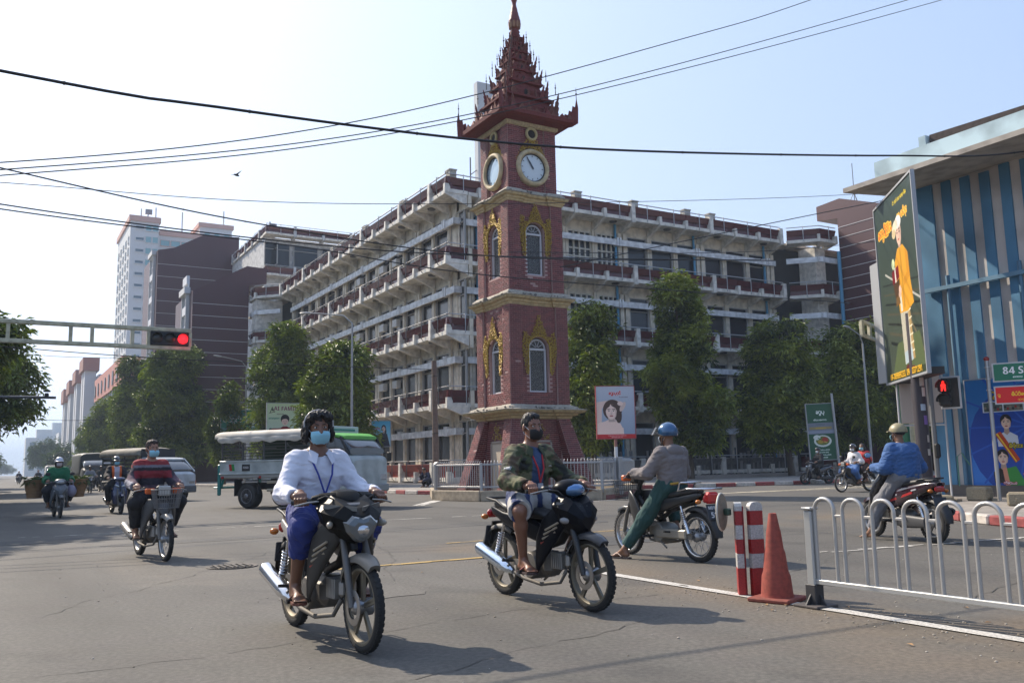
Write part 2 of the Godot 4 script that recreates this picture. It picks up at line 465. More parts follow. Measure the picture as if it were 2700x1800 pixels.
func road_wear() ->void:
	# relaid patches of darker asphalt and wandering tar seams
	var am:=mt(0.105,0.102,0.098,0.85,0,{"tex": "asphalt","sc": 0.62,"nrm": "asphalt_n","ns": 0.8})
	var pale:=mt(0.20,0.185,0.165,0.9,0,{"tex": "asphalt","sc": 0.62,"nrm": "asphalt_n","ns": 0.9})
	var r:=rng(61)
	for q in [[1.2,-17.5,2.6,1.0,0],[7.6,-10.8,1.9,1.3,0],[3.4,-15.6,3.6,0.7,1],[9.4,-14.6,2.4,1.1,0],[2.9,-7.9,1.3,0.8,1],[0.9,-4.7,1.2,0.5,0],[11.6,-18.2,3.2,1.4,1]]:
		var pl:=PackedVector2Array()
		for i in 22:
			var a:=TAU*i/22.0
			var d:=V(cos(a),0,sin(a)); var e:=1.0/maxf(absf(d.x),absf(d.z))
			e=lerpf(1.0,e,0.7)*(1.0+r.randf_range(-0.05,0.05))
			pl.append(Vector2(q[0]+d.x*e*q[2]*0.5,q[1]+d.z*e*q[3]*0.5))
		structure("asphalt_patch",poly_sheet(pl,0.004,0.003),am if q[4]==0 else pale)
	var tar:=mt(0.06,0.056,0.05,0.8)
	for q in [[0.2,-5.9,5.2,-6.3],[0.4,-8.3,3.3,-12.6],[3.6,-8.6,5.3,-13.4],[1.0,-14.0,9.0,-15.2],[6.2,-6.2,12.5,-9.0],[6.6,-4.4,9.5,-5.0],[-1.0,-20.0,7.0,-20.8],[1.9,-4.6,4.6,-5.4],[5.0,-16.0,12.5,-21.0]]:
		var m:=M.new(); var a:=V(q[0],0.0042,q[1]); var b:=V(q[2],0.0042,q[3])
		var n:=int(a.distance_to(b)/0.14); var sd:=(b-a).normalized().cross(Vector3.UP)
		var off:=0.0; var p0:=a
		for i in range(1,n+1):
			off=off*0.94+r.randf_range(-0.05,0.05)
			var p1:=a.lerp(b,float(i)/n)+sd*off
			var w:=r.randf_range(0.002,0.006)
			if r.randf()>0.08: m.q(p0+sd*w,p1+sd*w,p1-sd*w,p0-sd*w)
			p0=p1
		for i in m.n.size(): m.n[i]=Vector3.UP
		structure("tar_seam",m,tar)
	# grit and crumbs swept along the median
	var gm:=M.new(); gm.cbox(Vector3.ZERO,Vector3.ONE,0.25); var xs:=[]; var cs:=[]
	for i in 900:
		var t:=r.randf(); var x:=5.55+r.randfn()*0.35; var z:=lerpf(-9.5,-2.5,t)
		if i % 3==0:
			x=r.randf_range(0.5,12.0); z=r.randf_range(-13.0,-4.0)
		var s:=r.randf_range(0.004,0.016)
		xs.append(Transform3D(Basis.from_euler(V(r.randf()*3,r.randf()*3,0)).scaled(V(s,s*0.6,s)),V(x,s*0.2,z)))
		cs.append(Color(0.20,0.16,0.11).lerp(Color(0.42,0.38,0.32),r.randf()))
	stuff(tag(copies("grit",gm.mesh(),mt(1,1,1,0.9,0,{"vc": true}),xs,cs,self),"small stones and crumbs scattered on the road along the median","grit"))
func road_line(called: String,x0: float,z0: float,x1: float,z1: float,w: float,mat: Material,sd: int,gaps: float) ->void:
	var m:=M.new()
	var a:=Vector3(x0,0.008,z0); var b:=Vector3(x1,0.008,z1)
	var n:=int(a.distance_to(b)/0.12)
	var sdv:=(b-a).normalized().cross(Vector3.UP)
	var f:=FastNoiseLite.new(); f.seed=sd; f.frequency=0.35; f.fractal_octaves=3
	for i in n:
		var t:=float(i)/n; var t2:=float(i+1)/n
		for s in 3:
			if f.get_noise_2d(i*0.4,s*7.0)*1.4<gaps*2.0-0.9: continue
			var o0:=(s/3.0-0.5)*w+0.012*f.get_noise_2d(i,s); var o1:=((s+1)/3.0-0.5)*w
			m.q(a.lerp(b,t)+sdv*o1,a.lerp(b,t2)+sdv*o1,a.lerp(b,t2)+sdv*o0,a.lerp(b,t)+sdv*o0)
	for i in m.n.size(): m.n[i]=Vector3.UP
	structure(called,m,mat)
# ---------------------------------------------------------------- the clock tower
const TC:=Vector3(16.42,0,-27.2)
var brick_meshes:=[]
var brick_mats:=[]
var brick_xf:=[]
var brick_col:=[]
var brick_left:=300
var NOHOLE: Callable
func lay_bricks(root: Node,o: Vector3,ex: Vector3,ey: Vector3,en: Vector3,w: float,h: float,hole: Callable,sd: int,shear:=0.0,w_top:=-1.0) ->void:
	# bricks in running bond on the face o + ex*x + ey*y ; shear moves the left edge with height
	var r:=rng(sd)
	var L:=0.21; var H:=0.0725; var j:=0.014
	var rows:=int(h/H)
	for i in rows:
		var y:=(i+0.5)*H
		var t:=y/h
		var x0:=shear*t
		var ww:=w if w_top<0 else lerpf(w,w_top,t)
		var x:=x0-(L/2 if i % 2 else 0.0)
		while x<x0+ww-0.02:
			var a:=maxf(x,x0+0.004) ; var b:=minf(x+L,x0+ww-0.004)
			x+=L
			if b-a<0.035: continue
			if hole.is_valid() and (hole.call((a+b)/2,y,(b-a)/2)): continue
			var s:=Vector3((b-a)-j,H-j,0.05)
			var k:=0.012+0.006*r.randf()
			var bs:=Basis(ex,ey.normalized(),en)
			var p:=o+ex*(a+b)/2+ey*y+en*(k-0.025)
			var tone:=r.randf()
			if r.randf()<0.012: continue
			if brick_left>0 and root!=null:
				brick_left-=1
				var mi:=MeshInstance3D.new(); mi.name="brick"; mi.mesh=brick_meshes[0]; mi.material_override=brick_mats[int(tone*4)]
				mi.transform=Transform3D(bs*Basis.from_scale(s),p)
				root.add_child(mi,true)
			else:
				brick_xf.append(Transform3D(bs*Basis.from_scale(s),p))
				brick_col.append(Color(0.150,0.028,0.030).lerp(Color(0.23,0.055,0.05),tone)*(0.75+0.5*r.randf()))
func sq_profile(m: M,c: Vector3,prof: Array) ->void:
	for i in prof.size()-1:
		var a: Vector2=prof[i]; var b: Vector2=prof[i+1]
		for s in 4:
			var d:=Basis(Vector3.UP,s*PI/2)
			m.q(c+d*V(-a.x,a.y,a.x),c+d*V(a.x,a.y,a.x),c+d*V(b.x,b.y,b.x),c+d*V(-b.x,b.y,b.x))
	var e: Vector2=prof[prof.size()-1]
	m.q(c+V(-e.x,e.y,e.x),c+V(e.x,e.y,e.x),c+V(e.x,e.y,-e.x),c+V(-e.x,e.y,-e.x))
func cornice(root: Node,half: float,yb: float,yt: float,ext: float) ->void:
	var yel:=mt(0.50,0.38,0.20,0.8,0,{"tex": "streak","sc": 0.9})
	var grey:=mt(0.40,0.36,0.29,0.9,0,{"tex": "grime","sc": 1.3})
	var h:=yt-yb
	var lo:=[Vector2(half+0.01,yb),Vector2(half+0.05,yb+0.02),Vector2(half+0.06,yb+h*0.16),Vector2(half+ext*0.45,yb+h*0.22),Vector2(half+ext*0.5,yb+h*0.34),Vector2(half+ext*0.9,yb+h*0.42),Vector2(half+ext,yb+h*0.52),Vector2(half+ext,yb+h*0.57)]
	var hi:=[Vector2(half+ext+0.02,yb+h*0.575),Vector2(half+ext+0.03,yb+h*0.62),Vector2(half+ext*0.55,yb+h*0.70),Vector2(half+ext*0.5,yb+h*0.82),Vector2(half+0.05,yb+h*0.93),Vector2(half+0.02,yt)]
	var m:=M.new(); sq_profile(m,TC,lo); part("cornice",m,yel,root)
	m=M.new(); sq_profile(m,TC,hi); part("cornice_top",m,grey,root)
	for s in 4:
		var d:=Basis(Vector3.UP,s*PI/2)*V(1,0,1)
		var pw:=0.27
		var l2:=[]; var h2:=[]
		for p in lo: l2.append(Vector2(p.x-half+pw,p.y+0.004))
		for p in hi: h2.append(Vector2(p.x-half+pw,p.y+0.004))
		var c2:=TC+d*(half-pw+0.07)
		m=M.new(); sq_profile(m,c2,l2); part("cornice",m,yel,root)
		m=M.new(); sq_profile(m,c2,h2); part("cornice_top",m,grey,root)
	# broken mortar and weeds on the ledge
	var r:=rng(int(yb*100))
	var rub:=M.new()
	for i in 46:
		var s:=i % 4
		var d:=Basis(Vector3.UP,s*PI/2)
		var u:=r.randf_range(-1,1)*(half+ext*0.7)
		rub.box(TC+d*V(u,yb+h*0.66+r.randf()*0.04,half+ext*r.randf_range(0.5,0.98)),V(r.randf_range(0.03,0.16),r.randf_range(0.02,0.07),r.randf_range(0.03,0.1)),Basis.from_euler(V(r.randf(),r.randf()*3,r.randf())))
	stuff(part("rubble",rub,mt(0.13,0.12,0.10,0.95),root))
func arch_pts2(w: float,ys: float,k:=12) ->PackedVector2Array:
	var o:=PackedVector2Array()
	for i in k+1:
		var a:=PI*i/k
		o.append(Vector2(cos(a)*w,ys+sin(a)*w))
	return o
func tower_section(root: Node,half: float,y0: float,y1: float,win: Array,sd: int) ->void:
	# win: [bottom, arch spring, half width] or empty
	var mortar:=mt(0.46,0.30,0.27,0.95,0,{"tex": "fine","sc": 1.5})
	var pw:=0.42
	for s in [0,3,1,2]:
		var d:=Basis(Vector3.UP,s*PI/2)
		var ex:=d*V(1,0,0); var en:=d*V(0,0,1)
		var o:=TC+en*half+ex*-half
		var keep: Node=root if (s==0 or s==3) and sd==1 else null
		# corner pilasters stand 7 cm forward
		lay_bricks(keep,o+en*0.07+V(0,y0,0)-ex*0.07,ex,Vector3.UP,en,pw+0.07,y1-y0,NOHOLE,sd*10+s)
		lay_bricks(keep,o+en*0.07+V(0,y0,0)+ex*(2*half-pw),ex,Vector3.UP,en,pw+0.07,y1-y0,NOHOLE,sd*20+s)
		var hole:=NOHOLE
		if win.size():
			hole=func(x: float,y: float,hw: float) ->bool:
				var dx:=absf(x-(half-pw)); var yy:=y+y0
				if yy<win[0]-0.03: return false
				if yy<win[1]: return dx<win[2]+hw*0.5
				return Vector2(dx,yy-win[1]).length()<win[2]+0.06
		lay_bricks(null,o+V(0,y0,0)+ex*pw,ex,Vector3.UP,en,2*half-2*pw,y1-y0,hole,sd*30+s)
		# mortar wall, in two halves round the opening
		var xf:=Transform3D(Basis(ex,Vector3.UP,en),TC+en*half)
		var hw:=half-pw*0.5
		for sg in [-1.0,1.0]:
			var pl:=PackedVector2Array([Vector2(0,y0),Vector2(hw*sg,y0),Vector2(hw*sg,y1),Vector2(0,y1)])
			if win.size():
				var ap:=arch_pts2(win[2],win[1],16)
				for i in range(8,-1,-1): pl.append(Vector2(absf(ap[i].x)*sg,ap[i].y))
				pl.append(Vector2(win[2]*sg,win[0])); pl.append(Vector2(0,win[0]))
			var m:=M.new(); m.prism(pl,-0.22,0.0,xf)
			part("mortar_wall",m,mortar,root)
		if win.size():
			tower_window(root,xf,win)
	for s in 4:
		var d:=Basis(Vector3.UP,s*PI/2)*V(1,0,1)
		var m:=M.new()
		m.box(TC+d*(half+0.07-(pw+0.07)/2)+V(0,(y0+y1)/2,0),V(pw+0.07,y1-y0,pw+0.07))
		part("corner_pilaster",m,mortar,root)
	var core:=M.new(); core.box(TC+V(0,(y0+y1)/2,0),V(half*2-0.42,y1-y0,half*2-0.42))
	part("core",core,mt(0.05,0.045,0.04,0.9),root)
func tower_window(root: Node,xf: Transform3D,win: Array) ->void:
	var wb: float=win[0]; var ws: float=win[1]; var hw: float=win[2]
	var fr:=M.new()
	var wh:=mt(0.52,0.52,0.54,0.6)
	var inner:=hw-0.10
	for sg in [-1.0,1.0]: fr.box(xf*V(sg*(inner+0.025),(wb+ws)/2,-0.13),V(0.055,ws-wb,0.07),xf.basis)
	fr.box(xf*V(0,wb+0.03,-0.13),V(inner*2,0.06,0.07),xf.basis)
	fr.box(xf*V(0,ws-0.02,-0.128),V(inner*2,0.07,0.07),xf.basis)
	var pts:=[]
	for p in arch_pts2(inner+0.025,ws,12): pts.append(xf*V(p.x,p.y,-0.13))
	fr.tube(pts,0.035,6)
	for i in range(1,5):
		var a:=PI*i/5.0
		fr.bar(xf*V(cos(a)*0.05,ws+0.03+sin(a)*0.05,-0.125),xf*V(cos(a)*inner,ws+sin(a)*inner,-0.125),0.014,0.014,xf.basis.z)
	var w:=part("window",fr,wh,root)
	var pn:=M.new()
	var pl:=arch_pts2(inner,ws,10); pl.append(Vector2(-inner,wb)); pl.append(Vector2(inner,wb))
	pn.prism(pl,-0.19,-0.16,xf)
	part("pane",pn,mt(0.05,0.05,0.05,0.35),w)
	# wrought lattice of scrolls
	var la:=M.new()
	var r:=rng(int(ws*7))
	for i in 5:
		for j in int((ws-wb)/0.1):
			var c:=V(-inner+0.05+(i+0.5)*(inner*2-0.1)/5.0,wb+0.1+j*0.1,-0.145)
			var ps:=[]
			var a0:=r.randf()*TAU; var dr:=1.0 if (i+j) % 2 else -1.0
			for k in 6: ps.append(xf*(c+V(cos(a0+dr*k*0.9),sin(a0+dr*k*0.9),0)*(0.02+0.008*k)))
			la.tube(ps,0.006,4,false)
	part("scroll_lattice",la,mt(0.28,0.29,0.28,0.6),w)
func curls(m: M,xf: Transform3D,inside: Callable,lo: Vector2,hi: Vector2,n: int,sd: int,size: float) ->void:
	var r:=rng(sd)
	var put:=[]
	var tries:=0
	while put.size()<n and tries<n*30:
		tries+=1
		var p:=Vector2(r.randf_range(lo.x,hi.x),r.randf_range(lo.y,hi.y))
		if r.randf()<0.5 and put.size() % 2==1: p=Vector2(-put[put.size()-1].x,put[put.size()-1].y)
		if not inside.call(p): continue
		var ok:=true
		for q in put:
			if q.distance_to(p)<size*0.78: ok=false; break
		if not ok: continue
		put.append(p)
		var a0:=r.randf()*TAU; var dr:=1.0 if p.x>0 else -1.0
		var ps:=[]; var rs:=[]
		for k in 8:
			var t:=k/7.0
			var a:=a0+dr*t*4.6
			ps.append(xf*V(p.x+cos(a)*size*lerpf(0.62,0.2,t),p.y+sin(a)*size*lerpf(0.62,0.2,t),0.045+0.02*t))
			rs.append(size*lerpf(0.17,0.34,t))
		m.tube(ps,rs,5)
func gold_frame(root: Node,xf: Transform3D,win: Array,top: float,low: float,sd: int) ->void:
	var gold:=mt(0.50,0.33,0.055,0.42,0.35,{"tex": "fine","sc": 2.0})
	var ws: float=win[1]; var hw: float=win[2]+0.05
	var ins:=func(p: Vector2) ->bool:
		var ax:=absf(p.x)
		if p.y<ws:
			if ax<hw: return false
			return ax<hw+0.09+0.19*clampf((p.y-low)/(ws-low),0,1)
		if p.length()>=0 and Vector2(ax,p.y-ws).length()<hw: return false
		var peak:=lerpf(0.36,0.02,clampf((p.y-ws-hw*0.75)/(top-ws-hw*0.75),0,1))
		if ax<peak: return true
		var wing:=ws+hw+0.13
		return p.y<wing and ax>0.30 and ax<hw+0.28-0.10*clampf((p.y-ws)/(wing-ws),0,1) and (p.y<ws+hw*0.9 or ax>hw+0.05)
	var m:=M.new()
	curls(m,xf,ins,Vector2(-hw-0.3,low),Vector2(hw+0.3,top),260,sd,0.060)
	var o:=part("gilded_scrollwork",m,gold,root)
	var b:=M.new()
	var pts:=[xf*V(hw,low+0.1,0.03)]
	for p in arch_pts2(hw,ws,12): pts.append(xf*V(p.x,p.y,0.03))
	pts.append(xf*V(-hw,low+0.1,0.03))
	b.tube(pts,0.03,6)
	part("gilded_arch",b,gold,o)
func clock_dial(root: Node,xf: Transform3D,y: float,face: Material,hands: bool) ->void:
	var rim:=M.new()
	var c:=xf*V(0,y,0)
	var zb:=Basis(xf.basis.x,xf.basis.z,-xf.basis.y)
	rim.lathe([Vector2(0.70,0.0),Vector2(0.70,0.10),Vector2(0.66,0.17),Vector2(0.60,0.19),Vector2(0.56,0.17),Vector2(0.53,0.13),Vector2(0.53,0.02)],40,c,zb,false)
	var o:=part("clock",rim,mt(0.52,0.42,0.25,0.7,0,{"tex": "grime","sc": 0.8}),root)
	var d:=M.new(); d.lathe([Vector2(0.54,0.03),Vector2(0.54,0.055),Vector2(0.0,0.056)],40,c,zb)
	part("dial",d,face,o)
	var rg:=M.new(); rg.torus(c+xf.basis.z*0.075,xf.basis.z,0.51,0.022,40,6)
	part("dial_ring",rg,mt(0.03,0.03,0.035,0.6),o)
	for i in 12:
		var a:=TAU*i/12.0
		var t:=M.new()
		t.bar(c+xf.basis*V(sin(a)*0.40,cos(a)*0.40,0.064),c+xf.basis*V(sin(a)*0.46,cos(a)*0.46,0.064),0.022,0.01,xf.basis.z)
		part("hour_mark",t,mt(0.05,0.05,0.06,0.6),o)
	if hands:
		for hd in [[10.92/12.0,0.27,0.055],[54.6/60.0,0.42,0.035]]:
			var a: float=TAU*hd[0]
			var hm:=M.new()
			hm.bar(c+xf.basis*V(-sin(a)*0.06,-cos(a)*0.06,0.075+hd[2]*0.3),c+xf.basis*V(sin(a)*hd[1],cos(a)*hd[1],0.075+hd[2]*0.3),hd[2],0.012,xf.basis.z)
			part("clock_hand",hm,mt(0.05,0.06,0.075,0.5),o)
func flame(h: float,w: float) ->PackedVector2Array:
	var o:=PackedVector2Array()
	var side:=[Vector2(0.5,0.0),Vector2(0.52,0.18),Vector2(0.36,0.24),Vector2(0.42,0.42),Vector2(0.24,0.46),Vector2(0.28,0.62),Vector2(0.12,0.68),Vector2(0.14,0.82),Vector2(0.03,1.0)]
	for p in side: o.append(Vector2(p.x*w,p.y*h))
	for i in range(side.size()-2,-1,-1): o.append(Vector2(-side[i].x*w*0.9,side[i].y*h*0.96+0.01))
	return o
func build_tower() ->void:
	var root:=thing("clock_tower","tall red brick clock tower with gilded windows and tiered spire","tower")
	var bm:=M.new(); bm.cbox(Vector3.ZERO,Vector3.ONE,0.06)
	brick_meshes=[bm.mesh()]
	for t in 4:
		brick_mats.append(mt(0.14+0.026*t,0.027+0.009*t,0.029+0.007*t,0.55,0,{"tex": "fine","sc": 3.0}))
	tower_section(root,1.14,3.2,6.7,[3.63,5.17,0.40],1)
	tower_section(root,1.075,7.18,10.45,[7.82,9.36,0.385],2)
	tower_section(root,0.955,10.9,13.5,[],3)
	cornice(root,1.14,2.70,3.2,0.42)
	cornice(root,1.12,6.68,7.2,0.24)
	cornice(root,1.06,10.43,10.92,0.22)
	for s in [0,3,1]:
		var d:=Basis(Vector3.UP,s*PI/2)
		var x1:=Transform3D(Basis(d*V(1,0,0),Vector3.UP,d*V(0,0,1)),TC+d*V(0,0,1.155))
		gold_frame(root,x1,[3.63,5.17,0.40],6.36,4.25,71+s)
		var x2:=Transform3D(x1.basis,TC+d*V(0,0,1.09))
		gold_frame(root,x2,[7.82,9.36,0.385],10.42,8.50,75+s)
		var x3:=Transform3D(x1.basis,TC+d*V(0,0,0.97))
		clock_dial(root,x3,11.82,mt(0.55,0.62,0.66,0.25) if s==0 else mt(0.42,0.52,0.58,0.06,0.35),s==0)
		var gold:=mt(0.50,0.33,0.055,0.42,0.35,{"tex": "fine","sc": 2.0})
		var m:=M.new()
		curls(m,x3,func(p: Vector2) ->bool: return absf(p.x)<0.15+0.52*clampf((12.95-p.y)/0.75,0,1) and Vector2(p.x,p.y-11.82).length()>0.72 and p.y>12.05 and Vector2(p.x,p.y-13.11).length()>0.25,Vector2(-0.7,12.0),Vector2(0.7,13.3),60,90+s,0.07)
		part("gilded_scrollwork",m,gold,root)
		var rd:=M.new(); rd.torus(x3*V(0,13.11,0.05),x3.basis.z,0.21,0.055,24,8)
		var ro:=part("roundel",rd,mt(0.40,0.33,0.17,0.7),root)
		var dk:=M.new(); dk.lathe([Vector2(0.19,0.0),Vector2(0.19,0.035),Vector2(0.0,0.036)],20,x3*V(0,13.11,0.0),Basis(x3.basis.x,x3.basis.z,-x3.basis.y))
		part("vent_hole",dk,mt(0.03,0.025,0.025,0.9),ro)
	# plinth: a core, and four splayed brick legs
	var mortar:=mt(0.46,0.30,0.27,0.95,0,{"tex": "fine","sc": 1.5})
	var core:=M.new(); core.box(TC+V(0,1.4,0),V(2.1,2.6,2.1)); part("plinth_wall",core,mortar,root)
	for s in [0,3,1]:
		var d:=Basis(Vector3.UP,s*PI/2)
		lay_bricks(null,TC+d*V(-0.9,0,1.05)+V(0,0.15,0),d*V(1,0,0),Vector3.UP,d*V(0,0,1),1.8,2.55,func(x: float,y: float,hw: float) ->bool: return absf(x-0.9)<0.42 and y<1.75,60+s)
		var dr:=M.new(); dr.box(TC+d*V(0,1.02,1.06),V(0.84,1.74,0.05),d)
		var door:=part("door",dr,mt(0.50,0.42,0.32,0.8) if s==3 else mt(0.24,0.07,0.06,0.7),root)
		var df:=M.new()
		for sg in [-1.0,1.0]: df.box(TC+d*V(sg*0.44,1.04,1.09),V(0.07,1.84,0.06),d)
		df.box(TC+d*V(0,1.93,1.09),V(0.95,0.07,0.06),d)
		part("door_frame",df,mt(0.34,0.28,0.24,0.8),door)
		var gm:=M.new()
		var x4:=Transform3D(Basis(d*V(1,0,0),Vector3.UP,d*V(0,0,1)),TC+d*V(0,0,1.07))
		curls(gm,x4,func(p: Vector2) ->bool: return absf(p.x)<0.42-0.6*(p.y-2.0) and p.y>2.0,Vector2(-0.45,2.0),Vector2(0.45,2.62),26,99+s,0.065)
		part("gilded_scrollwork",gm,mt(0.36,0.25,0.06,0.5,0.3),root)
	var tw:=0.48; var sp:=0.54; var ht:=2.56
	for s in 4:
		var d:=Basis(Vector3.UP,s*PI/2)
		var top:=V(1.20-tw/2,0,1.20-tw/2)
		var bot:=top+V(sp,0,sp)
		var m:=M.new()
		var p:=[]
		for q in [V(-1,0,-1),V(1,0,-1),V(1,0,1),V(-1,0,1)]: p.append(TC+d*(bot+q*0.33)+V(0,0.15,0))
		for q in [V(-1,0,-1),V(1,0,-1),V(1,0,1),V(-1,0,1)]: p.append(TC+d*(top+q*tw/2)+V(0,0.15+ht,0))
		m.hull8(p); part("splayed_leg",m,mortar,root)
		for f in 4:
			var a: Vector3=p[[3,2,1,0][f]]; var b: Vector3=p[[2,1,0,3][f]]; var at: Vector3=p[[7,6,5,4][f]]; var bt: Vector3=p[[6,5,4,7][f]]
			var ex:=(b-a).normalized()
			var up:=at-a
			var ey:=(up-ex*up.dot(ex))
			var hh:=ey.length(); ey=ey.normalized()
			lay_bricks(null,a,ex,ey,ex.cross(ey),a.distance_to(b),hh,NOHOLE,200+s*4+f,up.dot(ex),at.distance_to(bt))
	stuff(copies("bricks",brick_meshes[0],mt(1,1,1,0.55,0,{"vc": true,"tex": "fine","sc": 3.0}),brick_xf,brick_col,root))
	build_spire(root)
func build_spire(root: Node) ->void:
	var red:=mt(0.150,0.026,0.021,0.75,0,{"tex": "grime","sc": 1.6})
	var worn:=mt(0.16,0.062,0.046,0.9,0,{"tex": "grime","sc": 2.4})
	var dark:=mt(0.02,0.016,0.015,0.9)
	var yel:=mt(0.42,0.33,0.19,0.8,0,{"tex": "grime","sc": 1.5})
	var iron:=mt(0.05,0.04,0.035,0.7)
	var ev:=M.new()
	sq_profile(ev,TC,[Vector2(1.03,13.32),Vector2(1.10,13.37),Vector2(1.12,13.43),Vector2(1.10,13.56)])
	part("eave_moulding",ev,yel,root)
	var rf:=M.new()
	sq_profile(rf,TC,[Vector2(1.08,13.48),Vector2(1.46,13.54),Vector2(1.58,13.60),Vector2(1.60,13.74),Vector2(1.50,13.80),Vector2(1.16,13.86),Vector2(1.05,13.90)])
	part("eave",rf,red,root)
	var r:=rng(4)
	# upturned horns at the eave corners
	for s in 4:
		var d:=Basis(Vector3.UP,s*PI/2)*Basis(Vector3.UP,PI/4)
		var pl:=PackedVector2Array([Vector2(1.75,13.48),Vector2(2.10,13.50),Vector2(2.34,13.62),Vector2(2.36,14.2),Vector2(2.31,14.55),Vector2(2.25,14.22),Vector2(2.16,14.28),Vector2(2.12,14.06),Vector2(2.02,14.12),Vector2(1.98,13.95),Vector2(1.86,14.0),Vector2(1.8,13.86),Vector2(1.6,13.84)])
		var m:=M.new(); m.prism(pl,-0.05,0.05,Transform3D(Basis(d*V(0,0,1),Vector3.UP,d*V(-1,0,0)),TC))
		part("roof_horn",m,red,root)
		finial(root,TC+d*V(0,14.45,2.3),0.55,iron)
		for e in 9:
			var dd:=Basis(Vector3.UP,s*PI/2)
			var u:=-1.4+e*0.35+r.randf_range(-0.06,0.06)
			var c:=M.new(); c.prism(flame(r.randf_range(0.14,0.30),0.24),-0.025,0.025,Transform3D(dd*Basis(Vector3.RIGHT,r.randf_range(-0.3,0.1)),TC+dd*V(u,13.76,1.53)))
			part("crest_flame",c,red if r.randf()<0.6 else worn,root)
	var tiers:=[[1.12,13.88,0.72,0.98,1.0],[0.86,14.62,0.66,0.70,0.8],[0.68,15.24,0.56,0.53,0.66],[0.53,15.78,0.46,0.42,0.54],[0.43,16.23,0.40,0.33,0.44],[0.33,16.62,0.36,0.24,0.36],[0.24,16.97,0.32,0.16,0.3]]
	for k in tiers.size():
		var t: Array=tiers[k]
		var e: float=t[0]; var y: float=t[1]; var h: float=t[2]; var e2: float=t[3]; var fh: float=t[4]
		var b:=M.new()
		e*=0.86
		sq_profile(b,TC,[Vector2(e,y),Vector2(e+0.03,y+0.05),Vector2(e*0.93,y+0.09),Vector2(lerpf(e,e2,0.6),y+h*0.5),Vector2(e2*0.9,y+h*0.86),Vector2(e2+0.05,y+h*0.90),Vector2(e2+0.06,y+h),Vector2(e2*0.8,y+h+0.02)])
		part("roof_tier",b,red,root)
		for s in 4:
			var d:=Basis(Vector3.UP,s*PI/2)
			# gable with its dark opening in the middle of each side
			var g:=M.new()
			g.prism(flame(h*1.2,e*0.8),-0.04,0.04,Transform3D(d*Basis(Vector3.RIGHT,-0.16),TC+d*V(0,y+0.04,e-0.03)))
			var go:=part("gable",g,red if (k+s) % 3 else worn,root)
			var op:=M.new()
			op.prism(PackedVector2Array([Vector2(-e*0.13,0),Vector2(e*0.13,0),Vector2(e*0.10,h*0.34),Vector2(0,h*0.46),Vector2(-e*0.10,h*0.34)]),0.03,0.055,Transform3D(d*Basis(Vector3.RIGHT,-0.16),TC+d*V(0,y+0.07,e-0.03)))
			part("gable_opening",op,dark,go)
			# corner flames, leaning outwards
			var dg:=d*Basis(Vector3.UP,PI/4)
			for w in 3:
				var c:=M.new()
				var hh: float=fh*[1.0,0.62,0.5][w]
				var off: Vector3=[Vector3.ZERO,V(-0.22,0.02,-0.16),V(0.22,0.02,-0.16)][w]*e
				var bs: Basis=dg*Basis(Vector3.RIGHT,0.16+r.randf()*0.1)*Basis(Vector3.UP,[0.0,-0.75,0.75][w])
				c.prism(flame(hh*r.randf_range(0.95,1.25),0.22*e+0.06),-0.028,0.028,Transform3D(bs*Basis(Vector3.UP,PI/2 if w==0 else 0.0),TC+dg*(V(0,0,e*1.52)+off)+V(0,y+0.02,0)))
				part("corner_flame",c,red if r.randf()<0.55 else worn,root)
			if k<6: finial(root,TC+dg*V(0,y+fh*0.95,e*1.58),0.38+0.25*r.randf(),iron)
			# ragged broken edge ornaments
			for q in 9:
				var c:=M.new()
				c.prism(flame(r.randf_range(0.10,0.36),r.randf_range(0.05,0.15)),-0.02,0.02,Transform3D(d*Basis.from_euler(V(r.randf_range(-0.1,0.5),0,r.randf_range(-0.5,0.5))),TC+d*V(r.randf_range(-1.0,1.0)*e,y+(0.05 if q<6 else h*0.5)+r.randf()*0.06,e*(1.02 if q<6 else 0.86))))
				part("crest_flame",c,worn if r.randf()<0.5 else red,root)
	var nk:=M.new()
	nk.lathe([Vector2(0.20,17.22),Vector2(0.20,17.30),Vector2(0.15,17.33),Vector2(0.21,17.40),Vector2(0.15,17.46),Vector2(0.20,17.53),Vector2(0.13,17.58),Vector2(0.17,17.64)],14,TC)
	part("spire_rings",nk,red,root)
	var bl:=M.new()
	bl.lathe([Vector2(0.14,17.64),Vector2(0.20,17.70),Vector2(0.215,17.80),Vector2(0.22,17.94)],14,TC)
	part("spire_collar",bl,mt(0.17,0.06,0.04,0.6),root)
	for i in 10:
		var pt:=M.new(); var a:=TAU*i/10.0
		pt.prism(PackedVector2Array([Vector2(-0.04,0),Vector2(0.04,0),Vector2(0.05,0.16),Vector2(0,0.26),Vector2(-0.05,0.16)]),-0.012,0.012,Transform3D(Basis(Vector3.UP,a)*Basis(Vector3.RIGHT,0.12),TC+V(sin(a)*0.205,17.68,cos(a)*0.205)))
		part("collar_petal",pt,mt(0.26,0.14,0.07,0.6),root)
	var sp:=M.new()
	sp.lathe([Vector2(0.22,17.94),Vector2(0.235,18.0),Vector2(0.20,18.06),Vector2(0.205,18.12),Vector2(0.16,18.24),Vector2(0.165,18.28),Vector2(0.125,18.40),Vector2(0.13,18.44),Vector2(0.09,18.58),Vector2(0.075,18.70),Vector2(0.12,18.86),Vector2(0.13,18.95),Vector2(0.07,19.1),Vector2(0.03,19.4),Vector2(0.0,19.9)],14,TC)
	part("spire",sp,mt(0.17,0.032,0.028,0.55,0,{"tex": "fine","sc": 2.0}),root)
